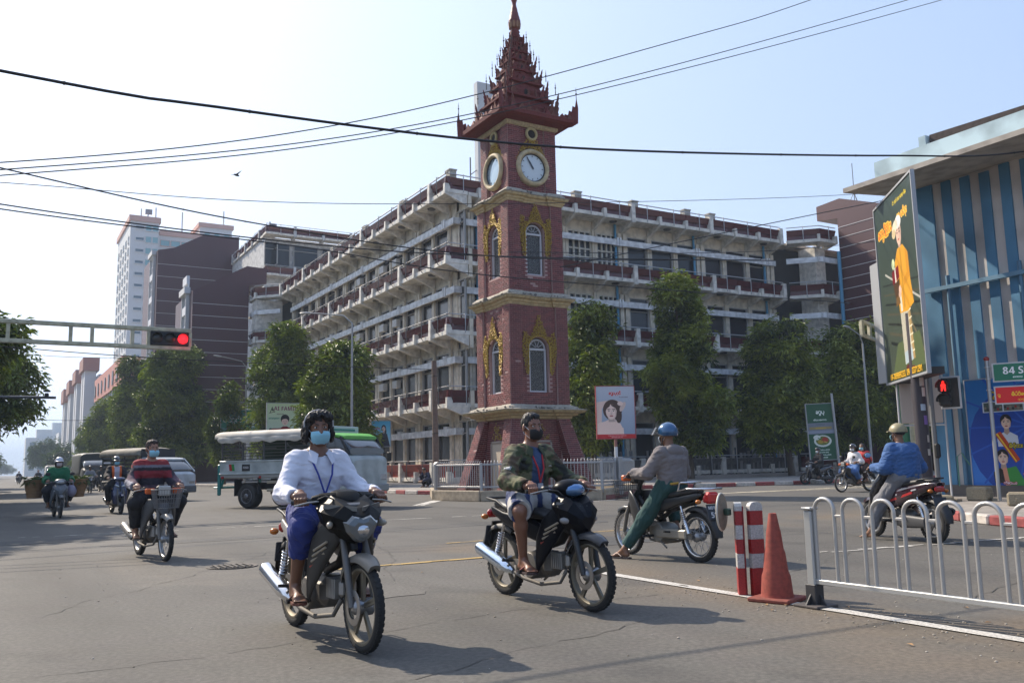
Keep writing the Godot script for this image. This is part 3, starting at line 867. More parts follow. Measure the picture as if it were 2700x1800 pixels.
func finial(root: Node,p: Vector3,h: float,mat: Material) ->void:
	var m:=M.new()
	m.tube([p,p+V(0,h,0)],[0.018,0.006],5)
	m.ell(p+V(0,h*0.55,0),Vector3.ONE*0.035,Basis.IDENTITY,4,6)
	m.ell(p+V(0,h*0.75,0),Vector3.ONE*0.022,Basis.IDENTITY,4,6)
	part("finial",m,mat,root)
# ---------------------------------------------------------------- the market building
const U:=2.36
var MK:={}
func market_mats() ->void:
	MK.white=mt(0.70,0.66,0.58,0.8,0,{"tex": "streak","sc": 0.35})
	MK.cream=mt(0.62,0.55,0.43,0.85,0,{"tex": "streak","sc": 0.28})
	MK.maroon=mt(0.115,0.030,0.034,0.24,0,{"tex": "fine","sc": 0.7})
	MK.red=mt(0.30,0.05,0.04,0.5,0,{"tex": "fine","sc": 0.7})
	MK.beam=mt(0.74,0.75,0.75,0.7,0,{"tex": "grime","sc": 0.3})
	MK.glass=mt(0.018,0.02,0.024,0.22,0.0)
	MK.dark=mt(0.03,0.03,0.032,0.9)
	MK.frame=mt(0.30,0.29,0.27,0.7)
	MK.casement=mt(0.50,0.46,0.38,0.7)
	MK.steel=mt(0.14,0.14,0.145,0.5,0.3)
	MK.steel_pale=mt(0.42,0.43,0.44,0.5,0.3)
	MK.blue=mt(0.07,0.25,0.40,0.5)
	MK.lamp=mt(0.09,0.085,0.08,0.6)
# points along a run: u metres along from A, off metres outwards from the fin line
class Run:
	var a: Vector3; var d: Vector3; var o: Vector3; var l: float
	func _init(aa: Vector3,bb: Vector3,oo: Vector3) ->void:
		a=aa; d=(bb-aa).normalized(); o=oo; l=aa.distance_to(bb)
	func p(u: float,off: float,y: float) ->Vector3: return a+d*u+o*off+Vector3.UP*y
	func bx(m: M,u0: float,u1: float,o0: float,o1: float,y0: float,y1: float) ->void:
		m.box(p((u0+u1)/2,(o0+o1)/2,(y0+y1)/2),Vector3(u1-u0,y1-y0,absf(o1-o0)),Basis(d,Vector3.UP,d.cross(Vector3.UP)))
	func fin(m: M,u: float,w: float,poly: PackedVector2Array) ->void:
		m.prism(poly,-w/2,w/2,Transform3D(Basis(o,Vector3.UP,o.cross(Vector3.UP)),p(u,0,0)))
func parapet_row(root: Node,r: Run,y: float,u0: float,u1: float,panels: Array,post_mat: Material,pmat: Material,slab_off:=-1.5,su0:=0.0) ->void:
	var m:=M.new()
	r.bx(m,u0+su0,u1,slab_off,-0.1,y+0.03,y+0.27)
	part("floor_slab",m,MK.white,root)
	for i in panels.size()-1:
		var a: float=panels[i]; var b: float=panels[i+1]
		var lo:=M.new(); r.bx(lo,a+0.02,b-0.02,-0.46,-0.34,y+0.273,y+0.66)
		part("recessed_panel",lo,pmat,root)
		var up:=M.new()
		r.fin(up,0.0,0.01,PackedVector2Array([Vector2(-0.36,0.6)])) if false else null
		var q0:=r.p(a+0.015,0,0); var q1:=r.p(b-0.015,0,0)
		var pr:=PackedVector2Array([Vector2(-0.33,y+0.62),Vector2(-0.22,y+0.62),Vector2(-0.06,y+1.03),Vector2(-0.30,y+1.05)])
		up.prism(pr,-(b-a)/2+0.015,(b-a)/2-0.015,Transform3D(Basis(r.o,Vector3.UP,r.o.cross(Vector3.UP)),(q0+q1)/2))
		part("parapet_panel",up,pmat,root)
	var rail:=M.new()
	rail.tube([r.p(u0,-0.16,y+1.26),r.p(u1,-0.16,y+1.26)],0.035,6)
	part("handrail",rail,post_mat,root)
	for i in panels.size()-1:
		var u: float=(panels[i]+panels[i+1])/2.0
		var ps:=M.new()
		ps.tube([r.p(u,-0.16,y+1.27),r.p(u,0.02,y+1.26),r.p(u,0.02,y+0.18),r.p(u+0.1,-0.12,y+0.1)],0.028,5)
		part("rail_post",ps,post_mat,root)
func beam_row(root: Node,r: Run,y: float,u0: float,u1: float,ribs: Array,off:=-1.02) ->void:
	var m:=M.new()
	r.bx(m,u0,u1,off-0.14,off,y-1.52,y-1.12)
	part("sun_beam",m,MK.beam,root)
	for u in ribs:
		for s in [-0.12,0.12]:
			var b:=M.new()
			r.bx(b,u+s-0.07,u+s+0.07,off-0.4,off+0.07,y-1.56,y-1.0)
			part("beam_rib",b,MK.beam,root)
func window_bay(root: Node,r: Run,u0: float,u1: float,yb: float,yt: float,kind: int) ->void:
	var off:=-1.5
	var f:=M.new()
	var w:=M.new()
	if kind==1:
		for i in 5:
			var u:=lerpf(u0+0.06,u1-0.06,i/4.0)
			r.bx(f,u-0.055,u+0.055,off-0.05,off+0.07,yb,yt)
		for k in 4:
			var ua:=lerpf(u0+0.06,u1-0.06,k/4.0)+0.055; var ub:=lerpf(u0+0.06,u1-0.06,(k+1)/4.0)-0.055
			for yy in [yb+0.05,yb+0.75,yb+1.3,yt-0.05]:
				r.bx(f,ua,ub,off-0.045,off+0.05,yy-0.05,yy+0.05)
	else:
		for u in [u0+0.05,u1-0.05]: r.bx(f,u-0.05,u+0.05,off-0.05,off+0.06,yb,yt)
		for yy in [yb+0.04,yt-0.72,yt-0.04] if kind==0 else [yb+0.04,yt-0.95,yt-0.04]:
			r.bx(f,u0+0.1,u1-0.1,off-0.05,off+0.045,yy-0.035,yy+0.035)
	var o:=part("window",f,MK.casement if kind==1 else MK.frame,root)
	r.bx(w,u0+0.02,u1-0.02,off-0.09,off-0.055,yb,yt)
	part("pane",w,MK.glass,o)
	if kind==2:
		var ac:=M.new()
		r.bx(ac,u0+0.5,u0+1.25,off+0.08,off+0.4,yb+1.0,yb+1.5)
		part("air_conditioner",ac,mt(0.45,0.44,0.41,0.6),o)
func market_facade(root: Node,r: Run,n: int,bigs: Array,seed_: int,right: bool) ->void:
	var rg:=rng(seed_)
	for k in 5:
		var y:=17.28-4.27*k
		var st:=1 if right else 0
		var panels:=[]
		for i in range(0,n+1): panels.append(i*U)
		if right: panels[0]=0.06
		var pm: Material=MK.maroon
		if k==4: pm=mt(0.30,0.045,0.03,0.55,0,{"tex": "grime","sc": 0.6}) if not right else mt(0.16,0.15,0.14,0.8,0,{"tex": "grime","sc": 0.6})
		parapet_row(root,r,y,0.0 if not right else 0.05,n*U,panels,MK.steel if not right else MK.steel_pale,pm,-1.5,1.56 if right else 0.0)
		for i in range(st,n+1):
			var big: bool=bigs.has(i)
			var h:=1.16 if big else 0.60
			var w:=0.30 if big else 0.22
			var m:=M.new()
			r.fin(m,i*U+(0.14 if i==0 else 0.0),w,PackedVector2Array([Vector2(0.02,y+h),Vector2(-0.24,y+h),Vector2(-0.38,y+0.29),Vector2(-1.46,y+0.28),Vector2(-1.46,y-0.62),Vector2(0.04,y-0.03-(0.06 if big else 0.0))]))
			part("balcony_bracket",m,MK.white,root)
		if k<4 and true:
			# soffit lamps
			for i in range(1,n,2):
				var lm:=M.new(); lm.lathe([Vector2(0.0,-0.06),Vector2(0.24,-0.05),Vector2(0.28,0.03)],12,r.p((i+0.5)*U,-0.75,y-0.01))
				part("soffit_lamp",lm,MK.lamp,root)
		if k==0:
			for i in ([0,3,6,9,12] if not right else [2,4,6,8,9]):
				var pr:=M.new(); r.bx(pr,i*U+0.2,i*U+0.75,-0.85,-0.4,y+1.0,y+1.52)
				r.bx(pr,i*U+0.16,i*U+0.79,-0.89,-0.36,y+1.52,y+1.60)
				part("roof_pier",pr,mt(0.42,0.40,0.34,0.9,0,{"tex": "streak","sc": 0.5}),root)
		if k==4: break
		# wall of this storey, from the floor below up to the slab
		var yf:=y-4.27+0.27
		var lint:=M.new(); r.bx(lint,1.5 if right else 0.0,n*U,-1.75,-1.5,y-0.72,y+0.02)
		part("lintel",lint,MK.cream,root)
		var gro:=M.new(); r.bx(gro,1.55 if right else 0.05,n*U,-1.5,-1.46,y-0.76,y-0.66)
		part("lintel_moulding",gro,MK.cream,root)
		var sil:=M.new(); r.bx(sil,1.5 if right else 0.0,n*U,-1.75,-1.5,yf-0.24,yf+0.75)
		part("sill_wall",sil,MK.cream,root)
		for i in n:
			var kind:=0
			if right and i>=3 and i<6 and k<2: kind=1
			elif not right and k<3 and (i==4 or i==5 or i==7) : kind=2
			elif rg.randf()<0.25: kind=3
			if right and i==0: continue
			window_bay(root,r,i*U+(0.2 if i % 3 else 0.45),(i+1)*U-(0.2 if (i+1) % 3 else 0.45),yf+0.75,y-0.72,kind)
		for i in range(1,n+1):
			var m:=M.new()
			if i % 3==0:
				r.bx(m,i*U-0.42,i*U-0.12,-1.75,-1.28,yf,y-0.6)
				r.bx(m,i*U+0.02,i*U+0.36,-1.75,-1.28,yf,y-0.6)
				r.bx(m,i*U-0.45,i*U+0.45,-1.75,-1.52,yf,y-0.7)
			else:
				r.bx(m,i*U-0.2,i*U-0.02,-1.75,-1.32,yf,y-0.6)
				r.bx(m,i*U+0.04,i*U+0.2,-1.75,-1.36,yf,y-0.6)
			part("pilaster",m,MK.cream,root)
			if i % 3==0 and (right or i>90):
				var pp:=M.new(); pp.tube([r.p(i*U-0.6,-1.35,yf),r.p(i*U-0.6,-1.35,y)],0.09,8)
				part("drain_pipe",pp,MK.blue,root)
		var ribs:=[]
		for i in range(1 if not right else 3,n+1):
			if i % 3==(0 if right else 1) or (not right and i % 3==0 and false): ribs.append(i*U-(0.55 if right else 0.0))
		beam_row(root,r,y,1.02-(0.01 if right else 0.0),n*U+(0.3 if right else 0.0),ribs)
func side_bump(root: Node,pts: Array,outs: Array) ->void:
	# the bent balcony ends that meet the stair blocks
	for s in pts.size()-1:
		var r:=Run.new(pts[s],pts[s+1],outs[s])
		for k in 5:
			var y:=17.28-4.27*k+0.004*(s+1)
			parapet_row(root,r,y,0.0,r.l,[0.02,r.l-0.02],MK.steel_pale,MK.maroon,-1.4)
			var fr:=M.new()
			r.fin(fr,r.l-0.1,0.2,PackedVector2Array([Vector2(0.02,y+0.6),Vector2(-0.24,y+0.6),Vector2(-0.38,y+0.29),Vector2(-1.3,y+0.28),Vector2(-1.3,y-0.3),Vector2(0.04,y)]))
			part("balcony_bracket",fr,MK.white,root)
			if k<4:
				var b:=M.new(); r.bx(b,-0.1,r.l+0.1,-0.35,-0.2,y-1.52+0.003*s,y-1.12+0.003*s)
				part("sun_beam",b,MK.beam,root)
func stair_block(called: String,label: String,o: Vector3,ax: Vector3,out: Vector3,outline: Array,depth: float,line0: float,line1: float,gap: float,u0: float,u1: float) ->Node3D:
	# ax: along the face, out: outward normal. outline in (u, y)
	var root:=thing(called,label,"building")
	var m:=M.new()
	var pl:=PackedVector2Array()
	for p in outline: pl.append(p)
	var zz:=ax.cross(Vector3.UP)
	var sg:=1.0 if zz.dot(out)>0 else -1.0
	var xf:=Transform3D(Basis(ax,Vector3.UP,zz),o)
	m.prism(pl,-depth if sg>0 else 0.0,0.0 if sg>0 else depth,xf)
	part("tiled_wall",m,mt(0.085,0.028,0.031,0.5,0,{"tex": "fine","sc": 1.1}),root)
	var y:=line0
	while y<line1:
		var l:=M.new()
		l.box(o+ax*(u0+u1)/2+Vector3.UP*y+out*0.012,V(absf(u1-u0),0.045,0.03),Basis(ax,Vector3.UP,zz))
		part("string_course",l,mt(0.55,0.52,0.50,0.8),root)
		y+=gap
	return root
func build_market() ->void:
	market_mats()
	var root:=thing("market_building","large five storey market hall with white beams and maroon balconies behind clock tower","building")
	var c:=V(22.45,0,-45.6)
	market_facade(root,Run.new(c,c+V(0,0,-15.5*U),V(-1,0,0)),15,[1,3,6,9,12,15],5,false)
	market_facade(root,Run.new(c,c+V(12.2*U,0,0),V(0,0,1)),12,[3,6,9,12],6,true)
	# corner pier and the dark core that stands behind the glass
	var cp:=M.new(); cp.box(V(24.35,8.6,-47.5),V(0.9,17.3,0.9)); cp.box(V(24.1,8.6,-46.95),V(0.3,17.28,0.3)); cp.box(V(23.9,8.6,-47.9),V(0.3,17.28,0.3))
	part("corner_pier",cp,MK.cream,root)
	var pp:=M.new(); pp.tube([V(25.3,0.3,-46.9),V(25.3,17.2,-46.9)],0.16,8)
	part("drain_pipe",pp,MK.blue,root)
	var core:=M.new()
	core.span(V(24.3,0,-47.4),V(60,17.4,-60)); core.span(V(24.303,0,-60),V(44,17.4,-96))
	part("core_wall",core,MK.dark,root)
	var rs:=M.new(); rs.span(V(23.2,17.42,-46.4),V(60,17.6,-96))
	part("roof_slab",rs,MK.cream,root)
	var e:=c+V(12.0*U,0,0)
	side_bump(root,[e+V(0.5,0,0),e+V(2.2,0,1.75),e+V(4.1,0,1.75)],[V(-0.7,0,0.71).normalized(),V(0,0,1)])
	var e2:=c+V(0,0,-15.0*U)
	side_bump(root,[e2+V(0,0,-0.5),e2+V(-1.8,0,-2.4),e2+V(-1.8,0,-4.6)],[V(-0.72,0,0.69).normalized(),V(-1,0,0)])
	var ew:=M.new()
	ew.span(V(53.6,0,-46.6),V(54.7,17.2,-45.0)); part("end_wall",ew,MK.white,root)
	ew=M.new(); ew.span(V(20.9,0,-85.0),V(23.4,17.2,-83.4)); part("end_wall",ew,MK.white,root)
	var bp:=M.new(); bp.tube([V(54.6,0.3,-43.6),V(54.6,16.6,-43.6)],0.14,8)
	part("drain_pipe",bp,MK.blue,root)
	# ground floor: stalls' shutters in the shade on the right, benches on the left
	var sr:=rng(41)
	for i in 64:
		var s:=M.new(); var sx:=25.6+i*0.42+sr.randf()*0.12
		if i % 9>6: continue
		s.box(V(sx,0.5+sr.randf()*0.1,-45.9+sr.randf()*0.2),V(0.10+sr.randf()*0.16,2.0+sr.randf()*0.9,0.05),Basis(V(0,0,1),sr.randf_range(-0.02,0.02)))
		part("stall_board",s,[mt(0.18,0.17,0.16,0.85),mt(0.10,0.095,0.09,0.85),mt(0.25,0.24,0.22,0.85)][i % 3],root)
	# stair blocks
	var b1:=stair_block("stair_block","maroon tiled stair block with white string courses at left end of market",V(15.4,0,-85.2),V(1,0,0),V(0,0,1),[Vector2(0,0),Vector2(5.2,0),Vector2(5.2,18.9),Vector2(6.9,19.2),Vector2(6.9,20.7),Vector2(5.0,20.8),Vector2(1.0,18.5),Vector2(0,18.0)],9.0,5.2,17.9,1.16,0.03,5.17)
	window_strip(b1,V(15.4,0,-85.2),5.0,18.5,5.0)
	stair_block("stair_block","maroon tiled stair block with white lines beside the striped building",V(54.85,0,-43.7),V(0,0,1),V(-1,0,0),[Vector2(0,0),Vector2(9.0,0),Vector2(9.0,18.2),Vector2(3.6,19.5),Vector2(0.3,20.75),Vector2(-1.9,20.65),Vector2(-1.9,19.5),Vector2(0,19.25)],9.0,8.9,19.0,0.80,0.03,8.9)
	var ant:=thing("roof_antenna","thin mast with small tripod on the right stair block roof","antenna")
	var am:=M.new(); am.tube([V(55.6,20.2,-42.6),V(55.6,23.4,-42.6)],0.03,5)
	part("mast",am,MK.steel,ant)
	for i in 3:
		var lg:=M.new(); var a:=TAU*i/3.0
		lg.tube([V(55.6,21.1,-42.6),V(55.6+0.4*cos(a),20.3,-42.6+0.4*sin(a))],0.025,5)
		part("leg",lg,MK.steel,ant)
func window_strip(root: Node,o: Vector3,y0: float,y1: float,depth: float) ->void:
	# glazed stair landing on the street side (x = o.x, looking to -x)
	var w:=M.new(); w.span(V(o.x-0.35,y0,o.z-1.6),V(o.x-0.003,y1-0.6,o.z-1.45)); w.span(V(o.x-0.35,y0,o.z-depth+1.2),V(o.x-0.003,y1-0.6,o.z-depth+1.35))
	w.span(V(o.x-0.55,y1-0.6,o.z-depth+0.9),V(o.x-0.004,y1,o.z-1.2))
	part("window_surround",w,mt(0.5,0.5,0.5,0.8),root)
	var y:=y0
	while y<y1-1.2:
		var f:=M.new()
		for i in 5:
			var z:=o.z-1.6-i*(depth-2.95)/4.0
			f.span(V(o.x-0.16,y,z-0.06),V(o.x-0.05,y+2.1,z+0.06))
		for yy in [y,y+1.0,y+2.0]:
			f.span(V(o.x-0.15,yy,o.z-depth+1.35),V(o.x-0.06,yy+0.08,o.z-1.6))
		f.span(V(o.x-0.3,y+2.1,o.z-depth+1.35),V(o.x-0.02,y+2.9,o.z-1.6))
		var wo:=part("window",f,mt(0.55,0.56,0.58,0.7),root)
		var g:=M.new(); g.span(V(o.x-0.09,y,o.z-depth+1.35),V(o.x-0.02,y+2.1,o.z-1.6))
		part("pane",g,mt(0.03,0.04,0.06,0.15),wo)
		y+=2.95
# ---------------------------------------------------------------- the other buildings
func plain_block(root: Node,a: Vector3,b: Vector3,mat: Material,called:="wall") ->void:
	var m:=M.new(); m.span(a,b); part(called,m,mat,root)
func window_grid(root: Node,o: Vector3,ex: Vector3,en: Vector3,cols: int,rows: int,du: float,dv: float,w: float,h: float,frame: Material,glass: Material,skip:=0) ->void:
	# windows set on the face o + ex*u + up*v, each with its own frame and pane
	var b:=Basis(ex,Vector3.UP,ex.cross(Vector3.UP))
	var fm:=M.new()
	for s in [-1.0,1.0]:
		fm.box(ex*s*w/2+en*0.04,V(0.09,h+0.1,0.12),b)
		fm.box(Vector3.UP*s*h/2+en*0.043,V(w-0.1,0.09,0.12),b)
	fm.box(en*0.09+Vector3.DOWN*(h/2+0.1),V(w+0.3,0.08,0.22),b)
	var fmesh:=fm.mesh()
	var gm:=M.new(); gm.box(en*0.02,V(w-0.08,h-0.08,0.03),b)
	var gmesh:=gm.mesh()
	for j in rows:
		for i in cols:
			if skip and (i+j*3) % skip==0: continue
			var f:=MeshInstance3D.new(); f.name="window"; f.mesh=fmesh; f.material_override=frame
			f.position=o+ex*(i+0.5)*du+Vector3.UP*(j+0.5)*dv
			root.add_child(f,true)
			var g:=MeshInstance3D.new(); g.name="pane"; g.mesh=gmesh; g.material_override=glass
			f.add_child(g,true)
func build_striped() ->void:
	var root:=thing("striped_building","blue and white striped building with deep concrete canopy at the right","building")
	var wh:=mt(0.66,0.61,0.57,0.85,0,{"tex": "grime","sc": 0.12}); var bl:=mt(0.10,0.26,0.42,0.8,0,{"tex": "grime","sc": 0.12})
	var pale:=mt(0.52,0.67,0.71,0.85,0,{"tex": "grime","sc": 0.2}); var conc:=mt(0.44,0.39,0.33,0.9,0,{"tex": "grime","sc": 0.3})
	plain_block(root,V(20.56,0.1,-13.8),V(34,8.2,24),wh)
	plain_block(root,V(20.50,0.1,-13.82),V(20.66,8.06,-13.38),bl,"blue_pilaster")
	for i in 40:
		var z:=-13.12+i*0.503
		plain_block(root,V(20.50,2.9 if i>0 and i<9 else 0.15,z),V(20.557,8.03-0.03*(i % 3),z+0.245),bl,"blue_pilaster")
	for i in 12:
		plain_block(root,V(20.6+i,0.12,-13.87),V(21.1+i,8.05,-13.803),bl,"blue_pilaster")
	# pipe shelf and downpipes
	var m:=M.new(); m.bar(V(20.4,5.3,-13.75),V(20.4,5.42,8),0.12,0.10); part("pipe_shelf",m,mt(0.16,0.30,0.42,0.7),root)
	for z in [-13.1,-11.3]:
		m=M.new(); m.tube([V(20.42,0.2,z),V(20.42,5.6,z)],0.05,6); part("downpipe",m,mt(0.10,0.21,0.32,0.6),root)
	# canopy and roof
	m=M.new(); m.hull8([V(18.5,7.86,-14.5),V(20.6,8.06,-14.5),V(20.6,8.06,24),V(18.5,7.86,24),V(18.5,7.98,-14.5),V(20.6,8.18,-14.5),V(20.6,8.18,24),V(18.5,7.98,24)])
	part("canopy",m,conc,root)
	plain_block(root,V(20.6,8.06,-14.5),V(34,8.18,-13.0),conc,"canopy")
	plain_block(root,V(19.2,8.0,-14.05),V(19.4,8.64,24),pale,"parapet")
	plain_block(root,V(19.4,8.0,-14.05),V(34,8.64,-13.85),pale,"parapet")
	plain_block(root,V(20.4,8.2,-13.55),V(20.6,9.36,-13.35),pale,"roof_upstand")
	m=M.new(); m.hull8([V(20.5,8.6,-13.3),V(24,8.6,-13.3),V(24,8.6,-10.5),V(20.5,8.6,-10.5),V(20.5,9.36,-13.3),V(24,9.36,-13.3),V(24,9.24,-10.5),V(20.5,9.24,-10.5)])
	part("roof_tank_shed",m,mt(0.06,0.045,0.04,0.9,0,{"tex": "grime","sc": 1.0}),root)
	# plinth and green standpipe
	plain_block(root,V(20.3,0.1,-13.6),V(20.5,0.42,20),mt(0.10,0.09,0.085,0.9),"plinth")
	m=M.new(); m.tube([V(20.3,0.4,-13.2),V(20.3,1.1,-13.2),V(20.33,1.2,-13.1),V(20.4,0.9,-12.95)],0.018,5); part("standpipe",m,mt(0.10,0.25,0.2,0.6),root)
func build_far() ->void:
	# taller wing behind the market
	var root:=thing("market_rear_wing","taller rear wing with maroon parapet rising above the left roofline","building")
	var white:=mt(0.50,0.50,0.49,0.85,0,{"tex": "streak","sc": 0.25})
	var m:=M.new(); m.span(V(26.3,0,-101.6),V(64,28.3,-140)); part("core_wall",m,white,root)
	for spec in [[V(26,0,-100),V(64,0,-100),V(0,0,1)],[V(26,0,-134),V(26,0,-100),V(-1,0,0)]]:
		var r:=Run.new(spec[0],spec[1],spec[2])
		var n:=int(r.l/3.4)
		var pn:=[]
		for i in n+1: pn.append(i*r.l/n)
		for y in [28.3,23.4]:
			parapet_row(root,r,y+(0.0 if spec[2].z>0 else 0.004),0.0,r.l,pn,MK.steel_pale,MK.maroon,-1.5,0.0 if spec[2].z>0 else 0.0)
			for i in range(1,n):
				var f:=M.new()
				r.fin(f,i*r.l/n,0.3,PackedVector2Array([Vector2(0.02,y+(1.2 if i % 2 else 0.7)),Vector2(-0.24,y+(1.2 if i % 2 else 0.7)),Vector2(-0.4,y+0.29),Vector2(-1.3,y+0.28),Vector2(-1.3,y-0.5),Vector2(0.04,y-0.05)]))
				part("balcony_bracket",f,white,root)
		for i in n:
			window_bay(root,Run.new(r.a+r.o*0.08,r.a+r.o*0.08+r.d*r.l,r.o),i*r.l/n+0.2,(i+1)*r.l/n-0.2,24.9,27.6,0)
	var an:=M.new()
	an.tube([V(26.6,28.4,-100.6),V(26.6,29.9,-100.6)],0.08,6); an.box(V(26.9,29.4,-100.5),V(0.8,0.5,0.5))
	part("rooftop_floodlight",an,MK.steel,root)
	stair_block("stair_block","farther maroon stair block standing left of the taller rear wing",V(16.9,0,-118),V(1,0,0),V(0,0,1),[Vector2(0,0),Vector2(10.2,0),Vector2(10.2,32.2),Vector2(5.6,32.0),Vector2(2.0,29.9),Vector2(0,29.4)],12.0,10.0,29.2,1.6,0.04,10.16)
	window_strip(get_child(get_child_count()-1),V(16.9,0,-118),9.0,29.6,5.6)
	# high rise
	root=thing("high_rise","tall pale residential tower with pink corner bands fading into haze","building")
	var hw:=mt(0.56,0.57,0.56,0.85); var pk:=mt(0.52,0.32,0.26,0.85); var tl:=mt(0.20,0.38,0.40,0.4); var gl:=mt(0.08,0.13,0.16,0.3)
	plain_block(root,V(26.4,0,-256),V(33.0,63.0,-230),hw)
	plain_block(root,V(33.0,0,-248),V(43.6,60.5,-232),hw)
	plain_block(root,V(43.6,0,-246),V(51.8,64.5,-234),hw)
	plain_block(root,V(26.0,63.0,-256.4),V(33.4,64.4,-229.6),pk,"roof_band")
	plain_block(root,V(33.4,60.5,-248.4),V(43.9,61.7,-231.6),pk,"roof_band")
	plain_block(root,V(43.2,64.5,-246.4),V(52.2,65.6,-233.6),pk,"roof_band")
	window_grid(root,V(27.4,13,-229.95),V(1,0,0),V(0,0,1),1,17,2.4,2.94,1.9,0.7,hw,gl)
	window_grid(root,V(29.8,13,-229.95),V(1,0,0),V(0,0,1),2,17,1.6,2.94,1.3,1.5,hw,tl)
	window_grid(root,V(33.6,13,-231.95),V(1,0,0),V(0,0,1),4,16,2.5,2.94,2.2,1.5,pk,tl)
	window_grid(root,V(26.35,13,-255),V(0,0,1),V(-1,0,0),5,16,5.0,2.94,1.6,1.6,hw,gl)
	window_grid(root,V(44.2,46,-233.95),V(1,0,0),V(0,0,1),3,6,2.5,2.94,1.4,1.5,hw,tl)
	for a in [[29.5,66.5],[33.0,67.2],[39.5,66.8],[50.0,68.4]]:
		m=M.new(); m.tube([V(a[0],60,-236),V(a[0],a[1]+1.5,-236)],0.18,5); part("rooftop_mast",m,hw,root)
	m=M.new(); m.box(V(31.0,66.8,-234),V(1.6,1.2,0.8)); m.tube([V(30.6,64,-234),V(31.0,66.8,-234)],0.15,5); part("rooftop_dish",m,mt(0.2,0.2,0.22,0.7),root)
	# its vertical shop sign
	root=thing("blade_sign","tall vertical shop sign with red diamond emblem on lattice beside high rise","sign")
	plain_block(root,V(27.1,34.5,-180.2),V(29.9,37.2,-180),mt(0.50,0.36,0.34,0.8),"sign_panel")
	m=M.new(); m.prism(PackedVector2Array([Vector2(0,-1.5),Vector2(1.9,0),Vector2(0,1.5),Vector2(-1.9,0)]),-0.1,0.1,Transform3D(Basis(),V(28.5,39.4,-180)))
	var dm:=part("diamond_emblem",m,mt(0.42,0.09,0.06,0.6),root)
	m=M.new(); m.prism(PackedVector2Array([Vector2(0,-0.6),Vector2(0.8,0),Vector2(0,0.6),Vector2(-0.8,0)]),0.1,0.14,Transform3D(Basis(),V(28.5,39.4,-180)))
	part("emblem_centre",m,mt(0.55,0.42,0.35,0.6),dm)
	for i in 2:
		text3d("panel_text",["三","井"][0] if false else "井",0,root,V(0,-900,0),Basis(),mt(0.42,0.09,0.06)) if false else null
	for i in 3:
		m=M.new()
		var x0:=27.5+i*0.9
		m.box(V(x0,35.85,-179.95),V(0.08,1.7,0.06)); m.box(V(x0+0.35,35.85,-179.95),V(0.08,1.7,0.06)); m.box(V(x0+0.18,36.5,-179.94),V(0.7,0.12,0.06)); m.box(V(x0+0.18,35.5,-179.94),V(0.7,0.12,0.06))
		part("sign_character",m,mt(0.42,0.09,0.06),root)
	m=M.new()
	for x in [27.2,29.7]: m.span(V(x,9,-180.1),V(x+0.14,34.5,-180))
	for i in 9: m.span(V(27.34,10+i*2.9,-180.09),V(29.7,10.12+i*2.9,-180.01))
	part("sign_lattice",m,mt(0.20,0.12,0.12,0.7),root)
	for k in 3:
		text3d("sign_letter","TRA"[k],2.1,root,V(28.5,30.6-k*3.2,-179.9),Basis(),mt(0.10,0.23,0.45,0.6))
	# pink building with teal glazing and curved front
	root=thing("pink_building","pink rendered shop building with teal glazing and small arched windows","building")
	var pink:=mt(0.46,0.20,0.16,0.85); var crm:=mt(0.52,0.47,0.42,0.85); var tg:=mt(0.05,0.27,0.30,0.2)
	plain_block(root,V(17.2,0,-195),V(30,11.5,-152),crm)
	plain_block(root,V(17.0,11.5,-195.2),V(30,12.3,-151.8),pink,"storey_band")
	plain_block(root,V(17.3,12.3,-195),V(30,15.2,-152.2),tg,"teal_glazing")
	plain_block(root,V(16.9,15.2,-195.3),V(30,19.6,-151.7),pink,"upper_wall")
	for i in 7:
		m=M.new(); m.prism(arch_win(1.6,2.4),0.0,0.15,Transform3D(Basis(V(0,0,1),Vector3.UP,V(-1,0,0)),V(16.9,16.0,-193+i*6.0)))
		part("arched_window",m,mt(0.06,0.05,0.05,0.4),root)
	for i in 12:
		plain_block(root,V(17.1,12.3,-194+i*3.5),V(17.3,15.2,-193.6+i*3.5),crm,"mullion")
	window_grid(root,V(17.15,7.6,-194),V(0,0,1),V(-1,0,0),9,1,4.6,3.2,3.0,2.0,crm,mt(0.10,0.16,0.17,0.3))
	for k in 6:
		m=M.new(); m.box(V(18.6+k*1.6,17.6,-151.66),V(0.5,0.9,0.08)); part("wall_letter",m,mt(0.30,0.26,0.3,0.7),root)
	# building of tall white piers
	root=thing("pier_fronted_building","white building of tall vertical piers with brown capped tops down the street","building")
	plain_block(root,V(18.0,0,-280),V(32,21.5,-200),mt(0.33,0.33,0.34,0.85))
	for i in 4:
		var z:=-272.0+i*19.5
		plain_block(root,V(15.8,0,z),V(18,20.0+i*0.9,z+3.0),mt(0.56,0.56,0.56,0.85),"pier")
		plain_block(root,V(15.8,0,z+5.0),V(18,20.0+i*0.9,z+8.0),mt(0.56,0.56,0.56,0.85),"pier")
		plain_block(root,V(15.3,20.0+i*0.9,z-0.8),V(18.5,23.6+i*0.6,z+9.0),mt(0.30,0.15,0.12,0.85),"capped_top")
		m=M.new(); m.prism(arch_win(1.7,14.0),0.0,0.1,Transform3D(Basis(V(0,0,1),Vector3.UP,V(-1,0,0)),V(16.9,4.0,z+4.0)))
		part("arched_recess",m,mt(0.16,0.17,0.18,0.8),root)
	# hazy buildings at the end of the street
	var far:=[[14,-520,24,20,"pale stepped block half hidden by haze above distant trees"],[30,-760,40,33,"faint bluish slab block at the end of the street"],[-16,-330,12,22,"pale block behind the distant left street trees"],[24,-430,16,19,"low pale building above the far green trees"],[-4,-900,8,12,"very faint low building at the vanishing point"]]
